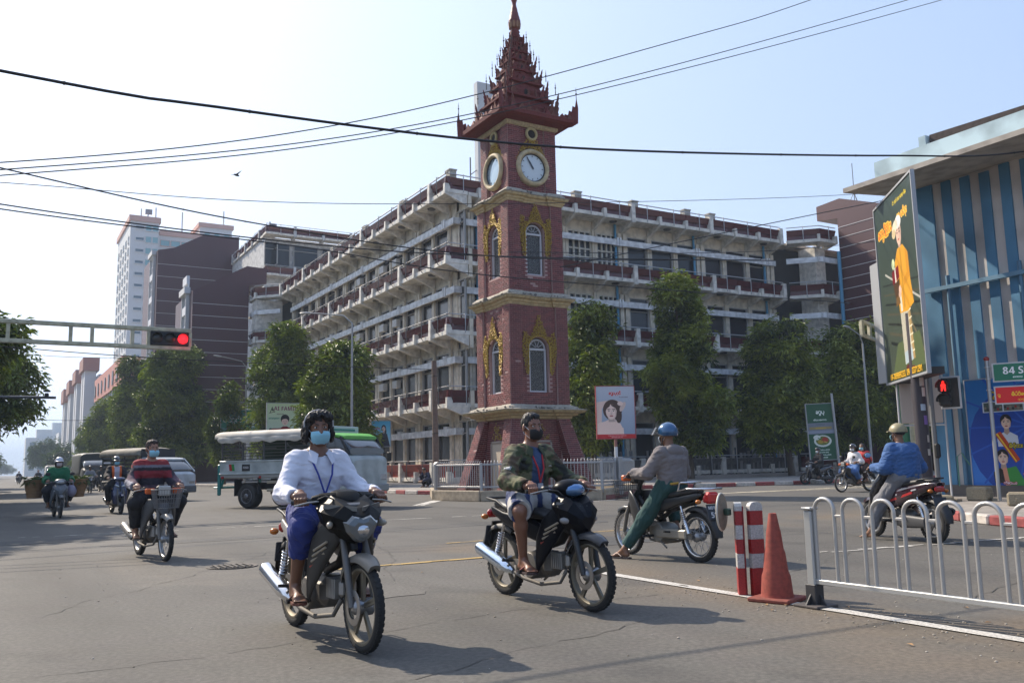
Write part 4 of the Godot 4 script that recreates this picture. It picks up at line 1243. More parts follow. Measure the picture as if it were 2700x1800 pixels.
	for f in far:
		root=thing("distant_building",f[4],"building",Vector3.ZERO,0.0,"hazy buildings far down the street")
		plain_block(root,V(f[0],0,f[1]-20),V(f[0]+f[2],f[3],f[1]),hw)
		plain_block(root,V(f[0]+f[2]*0.2,f[3],f[1]-16),V(f[0]+f[2]*0.5,f[3]*1.22,f[1]-4),hw,"roof_house")
		window_grid(root,V(f[0]+1,2,f[1]+0.03),V(1,0,0),V(0,0,1),int(f[2]/4),int(f[3]/4.5),4,4.2,2.4,1.8,hw,gl)
	# left of the street, just out of view: it shades the road
	root=thing("left_corner_building","pale corner building on the left side of the street","building")
	plain_block(root,V(-40,0,-75),V(-12,16,-31),mt(0.45,0.43,0.40,0.85))
	window_grid(root,V(-11.95,3,-74),V(0,0,-1)*-1.0,V(1,0,0),12,3,3.5,4.0,2.0,2.0,hw,gl)
	root=thing("rooftop_hoarding","tall white slab of rooftop hoarding glimpsed left of clock tower","hoarding")
	plain_block(root,V(33.6,17.6,-62.6),V(35.6,33.2,-62),mt(0.42,0.44,0.46,0.8),"hoarding_panel")
	m=M.new(); m.tube([V(33.0,17.6,-62.3),V(33.0,26.5,-62.3)],0.06,5)
	for i in 5: m.tube([V(33.0,19+i*1.5,-62.3),V(33.6,19.5+i*1.5,-62.3)],0.04,4)
	part("hoarding_ladder",m,MK.steel,root)
func arch_win(w: float,h: float) ->PackedVector2Array:
	var o:=PackedVector2Array([Vector2(-w/2,0),Vector2(w/2,0)])
	for p in arch_pts2(w/2,h-w/2,8): o.append(p)
	return o
# ---------------------------------------------------------------- trees
var SPRAY: Mesh
var LEAF_MAT: StandardMaterial3D
func leaf_setup() ->void:
	var m:=M.new(); m.usec=true
	var r:=rng(77)
	for i in 11:
		var a:=r.randf()*TAU
		var dn:=r.randf_range(-0.75,0.35)
		var d:=V(cos(a),dn,sin(a)).normalized()
		var s:=d.cross(V(r.randf_range(-0.4,0.4),1,r.randf_range(-0.4,0.4))).normalized()
		var b:=d*0.10+V(r.randf_range(-0.16,0.16),r.randf_range(-0.16,0.16),r.randf_range(-0.16,0.16))
		var l:=r.randf_range(0.22,0.36); var w:=l*0.19
		var up:=s.cross(d).normalized()*0.03
		var k:=r.randf_range(0.75,1.2)
		m.col=Color(k,k,k*0.95)
		m.t(b,b+d*l*0.45+s*w+up,b+d*l-V(0,0.05,0)); m.t(b,b+d*l-V(0,0.05,0),b+d*l*0.45-s*w+up)
	SPRAY=m.mesh()
	LEAF_MAT=mt(1,1,1,0.5,0,{"vc": true,"back": Color(0.55,0.62,0.12),"two": true})
func tree(called: String,label: String,at: Vector3,blobs: Array,n: int,lo: Color,hi: Color,sz: float,sd: int,trunk_r:=0.16,group:="") ->Node3D:
	# blobs: [centre, radii] relative to the foot
	var root:=thing(called,label,"tree",at,0.0,group)
	var r:=rng(sd)
	var bark:=mt(0.11,0.085,0.065,0.95,0,{"tex": "fine","sc": 1.2})
	var low: Vector3=blobs[0][0]; var top: Vector3=blobs[0][0]
	for b in blobs:
		if b[0].y>top.y: top=b[0]
		if b[0].y<low.y: low=b[0]
	var tm:=M.new()
	var tp:=[]; var tr:=[]
	for i in 7:
		var t:=i/6.0
		tp.append(V(top.x*t+sin(i*1.7+sd)*0.09*(1-t),top.y*t,top.z*t+cos(i*2.1+sd)*0.09*(1-t))); tr.append(trunk_r*lerpf(1.15,0.25,t))
	tm.tube(tp,tr,8)
	part("trunk",tm,bark,root)
	for b in blobs:
		var lm:=M.new()
		var s:=V(top.x,top.y,top.z)*clampf(b[0].y/maxf(top.y,0.1)-0.22,0.2,0.8)
		lm.tube([s,s.lerp(b[0],0.55)+V(0,0.2,0),b[0]+V(0,b[1].y*0.4,0)],[trunk_r*0.5,trunk_r*0.3,trunk_r*0.1],6)
		part("limb",lm,bark,root)
	var f:=FastNoiseLite.new(); f.seed=sd; f.frequency=0.42; f.fractal_octaves=2
	var vol:=0.0
	for b in blobs: vol+=b[1].x*b[1].y+b[1].y*b[1].z+b[1].x*b[1].z
	var xs:=[]; var cs:=[]
	for b in blobs:
		var k:=int(n*(b[1].x*b[1].y+b[1].y*b[1].z+b[1].x*b[1].z)/vol)
		for i in k:
			var d:=V(r.randfn(),r.randfn(),r.randfn()).normalized()
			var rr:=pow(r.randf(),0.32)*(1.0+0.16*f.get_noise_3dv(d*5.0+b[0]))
			var p: Vector3=b[0]+d*b[1]*rr
			if p.y<1.6: continue
			var q:=f.get_noise_3dv(p*1.0+at)
			if q<-0.13 and r.randf()<0.9: continue
			var out:=(d+V(0,-0.25,0)).normalized()
			var bs:=Basis(Vector3.UP,r.randf()*TAU)*Basis(V(1,0,0),r.randf_range(-0.5,0.5))
			xs.append(Transform3D(bs.scaled(Vector3.ONE*sz*r.randf_range(0.7,1.25)),p))
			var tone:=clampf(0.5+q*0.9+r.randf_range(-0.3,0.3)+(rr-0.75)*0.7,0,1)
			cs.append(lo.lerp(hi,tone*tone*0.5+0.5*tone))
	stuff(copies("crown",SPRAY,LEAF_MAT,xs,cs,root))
	return root
func blob_tower(h: float,w: float,base: float,sd: int) ->Array:
	var r:=rng(sd); var o:=[]
	var k:=int(clampf(h/1.8,3,8))
	for i in k:
		var t:=(i+0.5)/k
		var ww:=w*lerpf(1.0,0.55,t*t)*(0.85 if i==0 else 1.0)
		var y:=base+(h-base)*t
		var hh:=(h-base)/k
		o.append([V(r.randf_range(-0.2,0.2)*w,y,r.randf_range(-0.2,0.2)*w),V(ww,hh*0.95,ww)*r.randf_range(0.85,1.1)])
		if ww>0.8:
			var a:=r.randf()*TAU
			o.append([V(cos(a)*ww*0.7,y-0.3,sin(a)*ww*0.7),V(ww*0.5,hh*0.8,ww*0.5)])
	return o
func blob_wide(h: float,w: float,base: float,sd: int) ->Array:
	var r:=rng(sd); var o:=[]
	for i in 11:
		var a:=i*2.4; var t:=sqrt((i+0.5)/11.0)
		o.append([V(cos(a)*w*0.72*t,lerpf(h*0.8,base+(h-base)*0.35,t)+r.randf_range(-0.6,0.6),sin(a)*w*0.72*t),V(w*0.42,(h-base)*0.27,w*0.42)*r.randf_range(0.85,1.15)])
	return o
func build_trees() ->void:
	leaf_setup()
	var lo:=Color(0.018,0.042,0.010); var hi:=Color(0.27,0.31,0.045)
	var g:="street trees along the market pavement"
	tree("street_tree","leafy street tree in front of market's left facade, behind truck bed",V(16.9,0.1,-59.5),blob_tower(10.8,2.4,2.2,1),5200,lo,hi,1.0,1,0.17,g)
	tree("street_tree","rounded street tree beside lamp post behind the truck cab",V(16.6,0.1,-47.0),blob_tower(7.5,2.25,2.0,2),5200,lo,hi,0.95,2,0.16,g)
	tree("street_tree","slim low street tree behind the small green shop board",V(14.6,0.1,-66.5),blob_tower(7.0,1.25,1.6,3),2000,lo,hi,1.0,3,0.12,g)
	tree("street_tree","large bushy street tree standing before near maroon stair block",V(13.9,0.1,-84.0),blob_tower(12.0,3.0,2.3,4),5600,lo,hi,1.3,4,0.2,g)
	tree("street_tree","tall narrow street tree left of the large bushy one",V(13.6,0.1,-110.0),blob_tower(14.0,2.4,2.3,5),4200,lo,hi,1.4,5,0.2,g)
	tree("street_tree","middle sized hazy street tree below the pink building",V(13.6,0.1,-134.0),blob_tower(10.6,2.9,2.0,6),3000,lo,hi,1.5,6,0.2,g)
	tree("street_tree","low hazy street tree at foot of white piers",V(13.6,0.1,-158.0),blob_tower(8.8,3.0,2.0,7),2400,lo,hi,1.6,7,0.2,g)
	var fd:=Color(0.025,0.055,0.018); var fh:=Color(0.085,0.13,0.03)
	var k:=0
	for p in [[15,-235,9,4.5,"farther street tree just beyond the white piers"],[13.5,-300,13,5,"dark round tree at far bend of the street"],[22,-320,15,7,"broad hazy tree right of the far round tree"],[30,-360,22,8,"tall hazy tree below the stepped pale block"],[44,-380,20,9,"faint wide tree beside the white piers"],[-8,-210,13,7,"hazy tree on the left of the far street"],[-4,-290,10,6,"faint tree near the vanishing point of street"],[3,-620,9,9,"very faint tree closing the end of street"]]:
		k+=1
		tree("distant_tree",p[4],V(p[0],0,p[1]),blob_wide(p[2],p[3],2.0,40+k),1500,fd,fh,2.6,40+k,0.3,"trees far down the street")
	# in the building's shade on the right
	var g2:="trees before the market's shaded front"
	tree("street_tree","dark tree directly right of the clock tower behind the woman's hoarding",V(26.9,0.1,-37.8),blob_tower(8.9,1.85,2.2,11),4200,lo,hi,0.95,11,0.15,g2)
	tree("street_tree","tall pointed tree in front of the shaded facade's middle",V(33.3,0.1,-37.4),blob_tower(11.2,2.25,2.0,12),5600,lo,hi,1.0,12,0.17,g2)
	tree("street_tree","broad dark tree left of the green restaurant sign",V(40.2,0.1,-36.6),blob_tower(8.6,2.9,2.3,13),5000,lo,hi,1.05,13,0.18,g2)
	tree("street_tree","broad dark tree behind the green restaurant sign",V(46.2,0.1,-36.4),blob_tower(9.0,3.4,2.2,14),5600,lo,hi,1.1,14,0.2,g2)
	tree("street_tree","dark tree between the large billboard and maroon stair block",V(52.5,0.1,-35.4),blob_tower(9.0,3.4,2.0,15),4600,lo,hi,1.15,15,0.2,g2)
	tree("street_tree","dark tree at right behind the couple on motorcycle",V(58.0,0.1,-33.5),blob_tower(9.6,3.6,1.8,16),4600,lo,hi,1.2,16,0.2,g2)
	# left edge of the picture: big trees that overhang the road and shade it
	var g3:="big trees on the left side of the street"
	tree("shade_tree","big dark tree overhanging the road at upper left edge",V(-4.6,0.1,-43.0),blob_wide(9.6,5.9,4.6,21),9000,lo,hi,1.25,21,0.3,g3)
	tree("shade_tree","big drooping tree behind first one at the left edge",V(-4.0,0.1,-64.0),blob_wide(13.0,6.2,3.0,22),7000,lo,hi,1.4,22,0.3,g3)
	tree("shade_tree","big tree farther along the left edge of street",V(-6.5,0.1,-92.0),blob_wide(14.0,7.0,3.0,23),5000,lo,hi,1.6,23,0.3,g3)
	tree("shade_tree","tall tree on the left whose crown shades the road, second in row",V(-7.6,0.1,-38.0),blob_wide(14.0,5.8,6.0,25),8000,lo,hi,1.4,25,0.3,g3)
	tree("shade_tree","nearest tall tree on the left whose crown shades the road",V(-7.3,0.1,-31.5),blob_wide(14.2,5.8,5.6,24),9000,lo,hi,1.3,24,0.3,g3)
# ---------------------------------------------------------------- lettering
var FONT: SystemFont
func text3d(called: String,txt: String,h: float,root: Node,at: Vector3,b: Basis,mat: Material,depth:=0.01,bold:=true) ->void:
	if FONT==null:
		FONT=SystemFont.new(); FONT.font_names=PackedStringArray(["Droid Sans"]); FONT.font_weight=700
	var t:=TextMesh.new()
	t.text=txt; t.font=FONT; t.font_size=64; t.pixel_size=h/46.0; t.depth=depth
	t.horizontal_alignment=HORIZONTAL_ALIGNMENT_CENTER; t.vertical_alignment=VERTICAL_ALIGNMENT_CENTER
	var o:=MeshInstance3D.new(); o.name=called; o.mesh=t; o.material_override=mat
	o.transform=Transform3D(b,at)
	root.add_child(o,true)
# ---------------------------------------------------------------- printed pictures and painted scripts
class Pic:
	var im: Image; var w: int; var h: int
	func _init(ww: int,hh: int,c: Color) ->void:
		w=ww; h=hh
		im=Image.create(w,h,false,Image.FORMAT_RGB8); im.fill(c)
	func poly(pts: Array,c: Color) ->void:
		var y0:=h; var y1:=0
		for p in pts: y0=mini(y0,int(floor(p.y))); y1=maxi(y1,int(ceil(p.y)))
		for y in range(maxi(y0,0),mini(y1,h-1)+1):
			var xs:=[]
			for i in pts.size():
				var a: Vector2=pts[i]; var b: Vector2=pts[(i+1) % pts.size()]
				if (a.y<=y+0.5)!=(b.y<=y+0.5): xs.append(a.x+(y+0.5-a.y)/(b.y-a.y)*(b.x-a.x))
			xs.sort()
			for i in range(0,xs.size()-1,2):
				var xa:=clampi(int(round(xs[i])),0,w); var xb:=clampi(int(round(xs[i+1])),0,w)
				if xb>xa: im.fill_rect(Rect2i(xa,y,xb-xa,1),c)
	func ell(cx: float,cy: float,rx: float,ry: float,c: Color,rot:=0.0) ->void:
		var p:=[]
		for i in 24:
			var a:=TAU*i/24.0
			p.append(Vector2(cx,cy)+Vector2(cos(a)*rx,sin(a)*ry).rotated(rot))
		poly(p,c)
	func line(a: Vector2,b: Vector2,wd: float,c: Color) ->void:
		var n:=(b-a).orthogonal().normalized()*wd*0.5
		if a.distance_to(b)>0.01: poly([a+n,b+n,b-n,a-n],c)
		if wd>3:
			ell(a.x,a.y,wd/2,wd/2,c); ell(b.x,b.y,wd/2,wd/2,c)
	func rect(x: float,y: float,ww: float,hh: float,c: Color) ->void:
		im.fill_rect(Rect2i(int(x),int(y),int(ww),int(hh)),c)
	func grad(x: int,y: int,ww: int,hh: int,a: Color,b: Color) ->void:
		for i in hh: im.fill_rect(Rect2i(x,y+i,ww,1),a.lerp(b,float(i)/hh))
# round letters as arcs: [cx, cy, rx, ry, from, to] in a box one unit high, angles in degrees, y up; or [x0, y0, x1, y1] as a line
var GLYPH:={
	"k": [1.55,[0.4,0.45,0.38,0.45,-60,240],[1.12,0.45,0.38,0.45,-60,240]],
	"g": [0.95,[0.45,0.45,0.42,0.45,-50,230]],
	"ng": [0.85,[0.45,0.45,0.40,0.45,40,320]],
	"s": [0.95,[0.45,0.45,0.42,0.45,60,390],[0.5,0.45,0.8,0.55]],
	"t": [1.55,[0.4,0.45,0.38,0.45,0,360],[1.12,0.45,0.38,0.45,-140,180]],
	"th": [0.95,[0.45,0.45,0.42,0.45,0,360],[0.45,0.28,0.18,0.2,0,360]],
	"d": [0.95,[0.45,0.45,0.42,0.45,100,400],[0.45,0.45,0.45,0.05]],
	"n": [0.95,[0.45,0.55,0.40,0.36,0,360],[0.62,0.2,0.62,-0.45]],
	"p": [0.95,[0.45,0.45,0.42,0.45,140,400]],
	"b": [1.55,[0.4,0.45,0.38,0.45,120,420],[1.12,0.45,0.38,0.45,150,390]],
	"m": [1.05,[0.45,0.45,0.40,0.45,30,330],[0.85,0.15,0.14,0.15,0,360]],
	"r": [0.95,[0.45,0.45,0.42,0.45,-80,220],[0.55,0.02,0.55,-0.4]],
	"l": [1.55,[0.4,0.45,0.38,0.45,60,390],[1.12,0.45,0.38,0.45,-140,190]],
	"w": [0.95,[0.45,0.45,0.42,0.45,0,360]],
	"y": [1.5,[0.4,0.45,0.38,0.45,140,380],[1.12,0.45,0.38,0.45,180,400]],
	"e": [0.75,[0.35,0.45,0.30,0.42,-150,130],[0.25,0.32,0.13,0.16,0,360]],
	"a": [0.6,[0.1,0.45,0.36,0.48,-95,90]],
	"yy": [0.45,[-0.15,0.1,0.32,0.65,-120,45]],
	":": [0.4,[0.15,0.75,0.1,0.12,0,360],[0.15,0.15,0.1,0.12,0,360]],
	" ": [0.5],
	"|": [0.3,[0.1,1.0,0.1,-0.1]],
	# marks that sit on the letter before
	"^i": [0.0,[-0.45,1.18,0.22,0.2,0,360]],"^A": [0.0,[-0.35,1.2,0.2,0.17,20,250]],"^u": [0.0,[-0.3,-0.08,-0.3,-0.5]],
	"^v": [0.0,[-0.48,-0.32,0.2,0.2,0,360]],"^h": [0.0,[-0.2,-0.25,0.14,0.3,-180,60]],"^R": [0.0,[-1.72,1.12,-0.2,1.12],[-1.72,1.12,-1.72,-0.22],[-1.72,-0.22,-0.6,-0.22]],"^.": [0.0,[-0.3,-0.3,0.07,0.07,0,360]],
}
func script_len(s: String) ->float:
	var t:=0.0
	for k in s.split(","): t+=GLYPH[k][0]
	return t
func script_on(p: Pic,s: String,x: float,y: float,sz: float,wd: float,c: Color,slant:=0.0,edge:=0.0,ec:=Color.BLACK) ->void:
	# y is the base line; slant tilts the line of writing
	for pass_ in 2:
		if pass_==0 and edge<=0.0: continue
		var cx:=0.0
		for k in s.split(","):
			var g: Array=GLYPH[k]
			for i in range(1,g.size()):
				var a: Array=g[i]
				var pts:=[]
				if a.size()==4: pts=[Vector2(a[0],a[1]),Vector2(a[2],a[3])]
				else:
					for j in 11:
						var an:=deg_to_rad(lerpf(a[4],a[5],j/10.0)); pts.append(Vector2(a[0]+cos(an)*a[2],a[1]+sin(an)*a[3]))
				for j in pts.size()-1:
					var q0: Vector2=Vector2(x+(cx+pts[j].x)*sz,y-pts[j].y*sz-(cx+pts[j].x)*sz*slant)
					var q1: Vector2=Vector2(x+(cx+pts[j+1].x)*sz,y-pts[j+1].y*sz-(cx+pts[j+1].x)*sz*slant)
					p.line(q0,q1,wd+(edge*2 if pass_==0 else 0.0),ec if pass_==0 else c)
			cx+=g[0]
func script_mid(p: Pic,s: String,cx: float,y: float,sz: float,wd: float,c: Color,edge:=0.0,ec:=Color.BLACK) ->void:
	script_on(p,s,cx-script_len(s)*sz/2,y,sz,wd,c,0.0,edge,ec)
func portrait(p: Pic,cx: float,cy: float,s: float,skin: Color,hair: Color,cloth: Color,long_hair:=true) ->void:
	var dk:=skin.darkened(0.22)
	if long_hair:
		p.ell(cx,cy-0.1*s,0.62*s,0.80*s,hair); p.ell(cx+0.45*s,cy+0.7*s,0.28*s,0.75*s,hair)
	else: p.ell(cx,cy-0.22*s,0.53*s,0.62*s,hair)
	p.poly([Vector2(cx-0.9*s,cy+2.4*s),Vector2(cx-0.95*s,cy+1.35*s),Vector2(cx-0.3*s,cy+0.95*s),Vector2(cx+0.3*s,cy+0.95*s),Vector2(cx+0.95*s,cy+1.35*s),Vector2(cx+1.0*s,cy+2.4*s)],cloth)
	p.poly([Vector2(cx-0.2*s,cy+0.4*s),Vector2(cx+0.2*s,cy+0.4*s),Vector2(cx+0.26*s,cy+1.0*s),Vector2(cx,cy+1.25*s),Vector2(cx-0.26*s,cy+1.0*s)],dk)
	p.ell(cx,cy,0.44*s,0.60*s,skin); p.ell(cx,cy+0.33*s,0.32*s,0.32*s,skin)
	p.ell(cx+0.30*s,cy+0.1*s,0.12*s,0.40*s,skin.darkened(0.10)); p.ell(cx+0.22*s,cy+0.1*s,0.10*s,0.34*s,skin)
	for e in [-1.0,1.0]:
		p.ell(cx+e*0.19*s,cy-0.05*s,0.095*s,0.045*s,Color(0.93,0.9,0.88)); p.ell(cx+e*0.19*s,cy-0.05*s,0.045*s,0.045*s,Color(0.10,0.06,0.05))
		p.line(Vector2(cx+e*0.08*s,cy-0.20*s),Vector2(cx+e*0.30*s,cy-0.19*s),0.045*s,hair)
		p.line(Vector2(cx+e*0.09*s,cy-0.095*s),Vector2(cx+e*0.29*s,cy-0.085*s),0.025*s,hair)
	p.line(Vector2(cx+0.03*s,cy-0.05*s),Vector2(cx+0.06*s,cy+0.16*s),0.03*s,dk); p.ell(cx,cy+0.19*s,0.075*s,0.035*s,dk)
	p.ell(cx,cy+0.36*s,0.145*s,0.055*s,Color(0.66,0.25,0.24)); p.line(Vector2(cx-0.13*s,cy+0.36*s),Vector2(cx+0.13*s,cy+0.36*s),0.016*s,Color(0.36,0.10,0.10))
	# parting and fringe
	p.poly([Vector2(cx-0.46*s,cy-0.02*s),Vector2(cx-0.42*s,cy-0.45*s),Vector2(cx-0.05*s,cy-0.62*s),Vector2(cx-0.12*s,cy-0.42*s),Vector2(cx-0.34*s,cy-0.25*s)],hair)
	p.poly([Vector2(cx+0.47*s,cy-0.02*s),Vector2(cx+0.42*s,cy-0.45*s),Vector2(cx-0.05*s,cy-0.62*s),Vector2(cx+0.05*s,cy-0.45*s),Vector2(cx+0.35*s,cy-0.27*s)],hair)
# a flat print facing +z in its own axes, centred
func print_panel(called: String,root: Node,w: float,h: float,xf: Transform3D,im: Image,rough:=0.5) ->MeshInstance3D:
	var m:=M.new()
	m.q(xf*V(-w/2,-h/2,0),xf*V(w/2,-h/2,0),xf*V(w/2,h/2,0),xf*V(-w/2,h/2,0))
	return part(called,m,pic_mat(im,rough),root)
func framed(root: Node,w: float,h: float,xf: Transform3D,t: float,back: Material,fr: Material,fw:=0.05) ->void:
	var m:=M.new(); m.box(xf*V(0,0,-t/2-0.004),V(w,h,t),xf.basis); part("backing_board",m,back,root)
	for s in [-1.0,1.0]:
		m=M.new(); m.box(xf*V(s*(w+fw)/2,0,-t/2+0.008),V(fw,h+fw*2,t+0.03),xf.basis); part("frame_bar",m,fr,root)
		m=M.new(); m.box(xf*V(0,s*(h+fw)/2,-t/2+0.008),V(w,fw,t+0.03),xf.basis); part("frame_bar",m,fr,root)
func face_to(at: Vector3,dir: Vector3) ->Transform3D:
	var z:=dir.normalized(); var x:=Vector3.UP.cross(z).normalized()
	return Transform3D(Basis(x,z.cross(x),z),at)
func build_signs() ->void:
	var grey:=mt(0.35,0.36,0.37,0.5,0.3); var steel:=mt(0.17,0.17,0.18,0.55,0.3); var dark:=mt(0.035,0.035,0.035,0.8)
	var m:=M.new()
	# --- the tall billboard of a man in a yellow jacket
	var W:=330; var H:=470
	var p:=Pic.new(W,H,Color(0.16,0.20,0.17))
	p.grad(0,0,W,H,Color(0.19,0.25,0.22),Color(0.26,0.29,0.24))
	for i in 7: p.line(Vector2(30+i*6,215+i*26),Vector2(330,250+i*29),4+i*0.6,Color(0.30,0.29,0.22) if i % 2 else Color(0.11,0.13,0.11))
	p.line(Vector2(60,190),Vector2(330,300),6,Color(0.66,0.66,0.62)); p.line(Vector2(225,320),Vector2(330,430),6,Color(0.42,0.38,0.28))
	p.poly([Vector2(60,455),Vector2(120,380),Vector2(300,370),Vector2(330,460)],Color(0.33,0.38,0.24))
	script_on(p,"m,^i,:, ,k,^u,t,^A, ,w,t, ,r,t,n,a, ,th,^i,n,:",168,34,7.5,2.2,Color(0.85,0.74,0.12),0.0)
	script_on(p,"e,k,yy,a,^A,k,^R,a,:",22,88,21,3.6,Color(0.95,0.35,0.05),0.0,3.2,Color(0.98,0.78,0.25))
	script_on(p,"e,r,^v,^h, ,th,m,^i,n,:",196,80,15,3.0,Color(0.93,0.50,0.05),0.0,1.6,Color(0.98,0.85,0.35))
	var sk:=Color(0.86,0.72,0.63)
	p.poly([Vector2(163,300),Vector2(222,300),Vector2(236,432),Vector2(172,438)],Color(0.80,0.78,0.70))
	for i in 11: p.line(Vector2(166+i*5.3,302),Vector2(176+i*5.6,432),1.6,Color(0.46,0.45,0.38))
	p.poly([Vector2(222,300),Vector2(240,305),Vector2(252,430),Vector2(236,432)],Color(0.66,0.55,0.36))
	for i in 6: p.line(Vector2(224+i,312+i*20),Vector2(246+i,310+i*20),4,Color(0.86,0.82,0.70))
	p.poly([Vector2(172,408),Vector2(234,402),Vector2(237,432),Vector2(174,438)],Color(0.66,0.72,0.74))
	p.ell(190,446,16,6,Color(0.35,0.16,0.12)); p.ell(232,452,15,6,Color(0.35,0.16,0.12))
	p.poly([Vector2(150,176),Vector2(178,148),Vector2(222,146),Vector2(256,172),Vector2(262,240),Vector2(276,300),Vector2(226,312),Vector2(160,308)],Color(0.85,0.60,0.16))
	p.poly([Vector2(236,160),Vector2(258,174),Vector2(262,232),Vector2(214,248),Vector2(208,232),Vector2(240,220)],Color(0.78,0.53,0.12))
	p.poly([Vector2(192,150),Vector2(206,150),Vector2(210,300),Vector2(196,306)],Color(0.78,0.56,0.14)); p.line(Vector2(200,156),Vector2(203,300),2,Color(0.55,0.37,0.07))
	p.poly([Vector2(165,250),Vector2(180,244),Vector2(186,306),Vector2(170,306)],Color(0.82,0.80,0.72))
	p.ell(200,132,13,18,sk.darkened(0.15)); p.ell(199,112,21,30,sk); p.ell(210,116,9,22,sk.darkened(0.08))
	for e in [-1,1]:
		p.ell(197+e*9,110,4.5,2.0,Color(0.12,0.08,0.07)); p.line(Vector2(192+e*9,103),Vector2(203+e*9,103),1.8,Color(0.15,0.1,0.08))
	p.line(Vector2(197,110),Vector2(195,121),1.6,sk.darkened(0.25)); p.ell(196,128,7,2.4,Color(0.70,0.34,0.30))
	p.ell(200,84,25,16,Color(0.90,0.88,0.84)); p.ell(170,92,26,15,Color(0.88,0.83,0.72),-0.5); p.ell(160,106,16,12,Color(0.80,0.72,0.55))
	p.poly([Vector2(118,196),Vector2(176,188),Vector2(178,220),Vector2(120,230)],Color(0.46,0.05,0.08)); p.poly([Vector2(140,190),Vector2(150,188),Vector2(152,226),Vector2(142,228)],Color(0.86,0.82,0.76))
	p.ell(134,178,13,14,Color(0.80,0.85,0.66)); p.poly([Vector2(122,232),Vector2(178,222),Vector2(172,262),Vector2(136,266)],Color(0.30,0.20,0.10)); p.poly([Vector2(138,266),Vector2(166,262),Vector2(172,284),Vector2(134,288)],Color(0.44,0.32,0.16))
	p.ell(176,252,11,12,sk); p.ell(170,262,9,8,sk.darkened(0.08))
	p.rect(0,452,W,18,Color(0.20,0.24,0.16))
	var bx:=Vector3(17.3,0,-11.75); var dir:=Vector3(sin(0.68),0,-cos(0.68))
	var bw:=3.2; var bh:=4.45
	var root:=thing("billboard","tall leaning billboard of man in yellow jacket with orange lettering","billboard")
	var xdir:=-dir; var ctr:=bx+dir*bw/2+V(0,5.18,0)
	var xf:=Transform3D(Basis(xdir,Vector3.UP,xdir.cross(Vector3.UP)),ctr)
	print_panel("printed_sheet",root,bw,bh,xf,p.im,0.35)
	framed(root,bw,bh,xf,0.06,dark,grey,0.05)
	text3d("phone_number","09-789999233, 09-20371291",0.145,root,xf*V(0,-bh/2+0.11,0.006),xf.basis,mt(0.75,0.42,0.02,0.5),0.006)
	# second face of the V, its lattice and posts
	var dir2:=Vector3(sin(1.02),0,-cos(1.02))
	var c2:=bx+dir*bw-dir2*0.0+dir2*1.1+V(0,4.6,0)
	m=M.new(); m.box(bx+dir*(bw+0.10)+V(0.08,4.55,0.0),V(0.10,3.1,0.9),Basis(Vector3.UP,-0.5)); part("side_panel",m,grey,root)
	m=M.new(); m.box(ctr+xf.basis.z*-0.25+V(0,-2.2,0),V(bw*0.9,0.16,0.3),xf.basis); part("lamp_box",m,dark,root)
	var poles:=[[20.2,-14.5,0.115,mt(0.03,0.16,0.08,0.4),3.6,"green painted steel pole standing under the tall billboard"],[18.1,-12.57,0.14,mt(0.035,0.028,0.035,0.6),4.4,"thick dark pole plastered with torn stickers beside the striped building"],[18.62,-12.82,0.075,mt(0.16,0.15,0.14,0.5,0.3),4.6,"slim grey pole between the sticker pole and signal pole"]]
	for q in poles:
		var po:=thing("pole",q[5],"pole")
		m=M.new(); m.tube([V(q[0],0.1,q[1]),V(q[0],q[4],q[1])],q[2],14); part("shaft",m,q[3],po)
		m=M.new(); m.lathe([Vector2(q[2]*1.9,0.15),Vector2(q[2]*1.9,0.19),Vector2(q[2],0.2)],14,V(q[0],0,q[1])); part("base_flange",m,q[3],po)
		if q[2]>0.13:
			var r:=rng(3)
			for i in 8:
				var y:=1.1+i*0.32+r.randf()*0.1; var a0:=-2.4+r.randf()*0.8
				m=M.new(); var ra:=PackedVector3Array(); var rb:=PackedVector3Array()
				var hh:=r.randf_range(0.08,0.26)
				for k in 5:
					var a:=a0+k*0.22; var d:=V(cos(a),0,-sin(a))*0.1425
					ra.append(V(q[0],y,q[1])+d); rb.append(V(q[0],y+hh,q[1])+d)
				m.loft([ra,rb],false)
				part("sticker",m,[mt(0.5,0.46,0.42,0.8),mt(0.45,0.40,0.36,0.8),mt(0.18,0.10,0.32,0.7),mt(0.35,0.42,0.5,0.8)][i % 4],po)
	# cream notice board behind the poles
	root=thing("notice_board","cream notice board with pipe frame behind the sticker pole","sign")
	m=M.new(); m.cbox(V(19.5,2.55,-13.5),V(0.95,1.25,0.05),0.02,Basis(Vector3.UP,-0.75)); part("panel",m,mt(0.5,0.42,0.36,0.7),root)
	m=M.new()
	for yy in [1.88,3.2]: m.tube([V(19.5,yy,-13.5)+Basis(Vector3.UP,-0.75)*V(-0.52,0,0),V(19.5,yy,-13.5)+Basis(Vector3.UP,-0.75)*V(0.52,0,0)],0.025,6)
	for sx in [-0.52,0.52]: m.tube([V(19.5,0.1,-13.5)+Basis(Vector3.UP,-0.75)*V(sx,0,0),V(19.5,3.2,-13.5)+Basis(Vector3.UP,-0.75)*V(sx,0,0)],0.025,6)
	part("pipe_frame",m,mt(0.5,0.5,0.5,0.5),root)
	# --- blue poster of four women on the striped wall
	p=Pic.new(420,520,Color(0.10,0.30,0.62))
	p.grad(0,0,420,520,Color(0.14,0.45,0.72),Color(0.20,0.46,0.80))
	p.ell(250,300,250,265,Color(0.08,0.26,0.62))
	for i in 14: p.line(Vector2(260,230),Vector2(260+cos(i*0.45)*330,230+sin(i*0.45)*330),8,Color(0.13,0.34,0.72))
	script_mid(p,"r,t,n,a,th,n,:,y,^u,k,a,e,d",260,88,26,6,Color(0.80,0.68,0.10),2.5,Color(0.35,0.26,0.02))
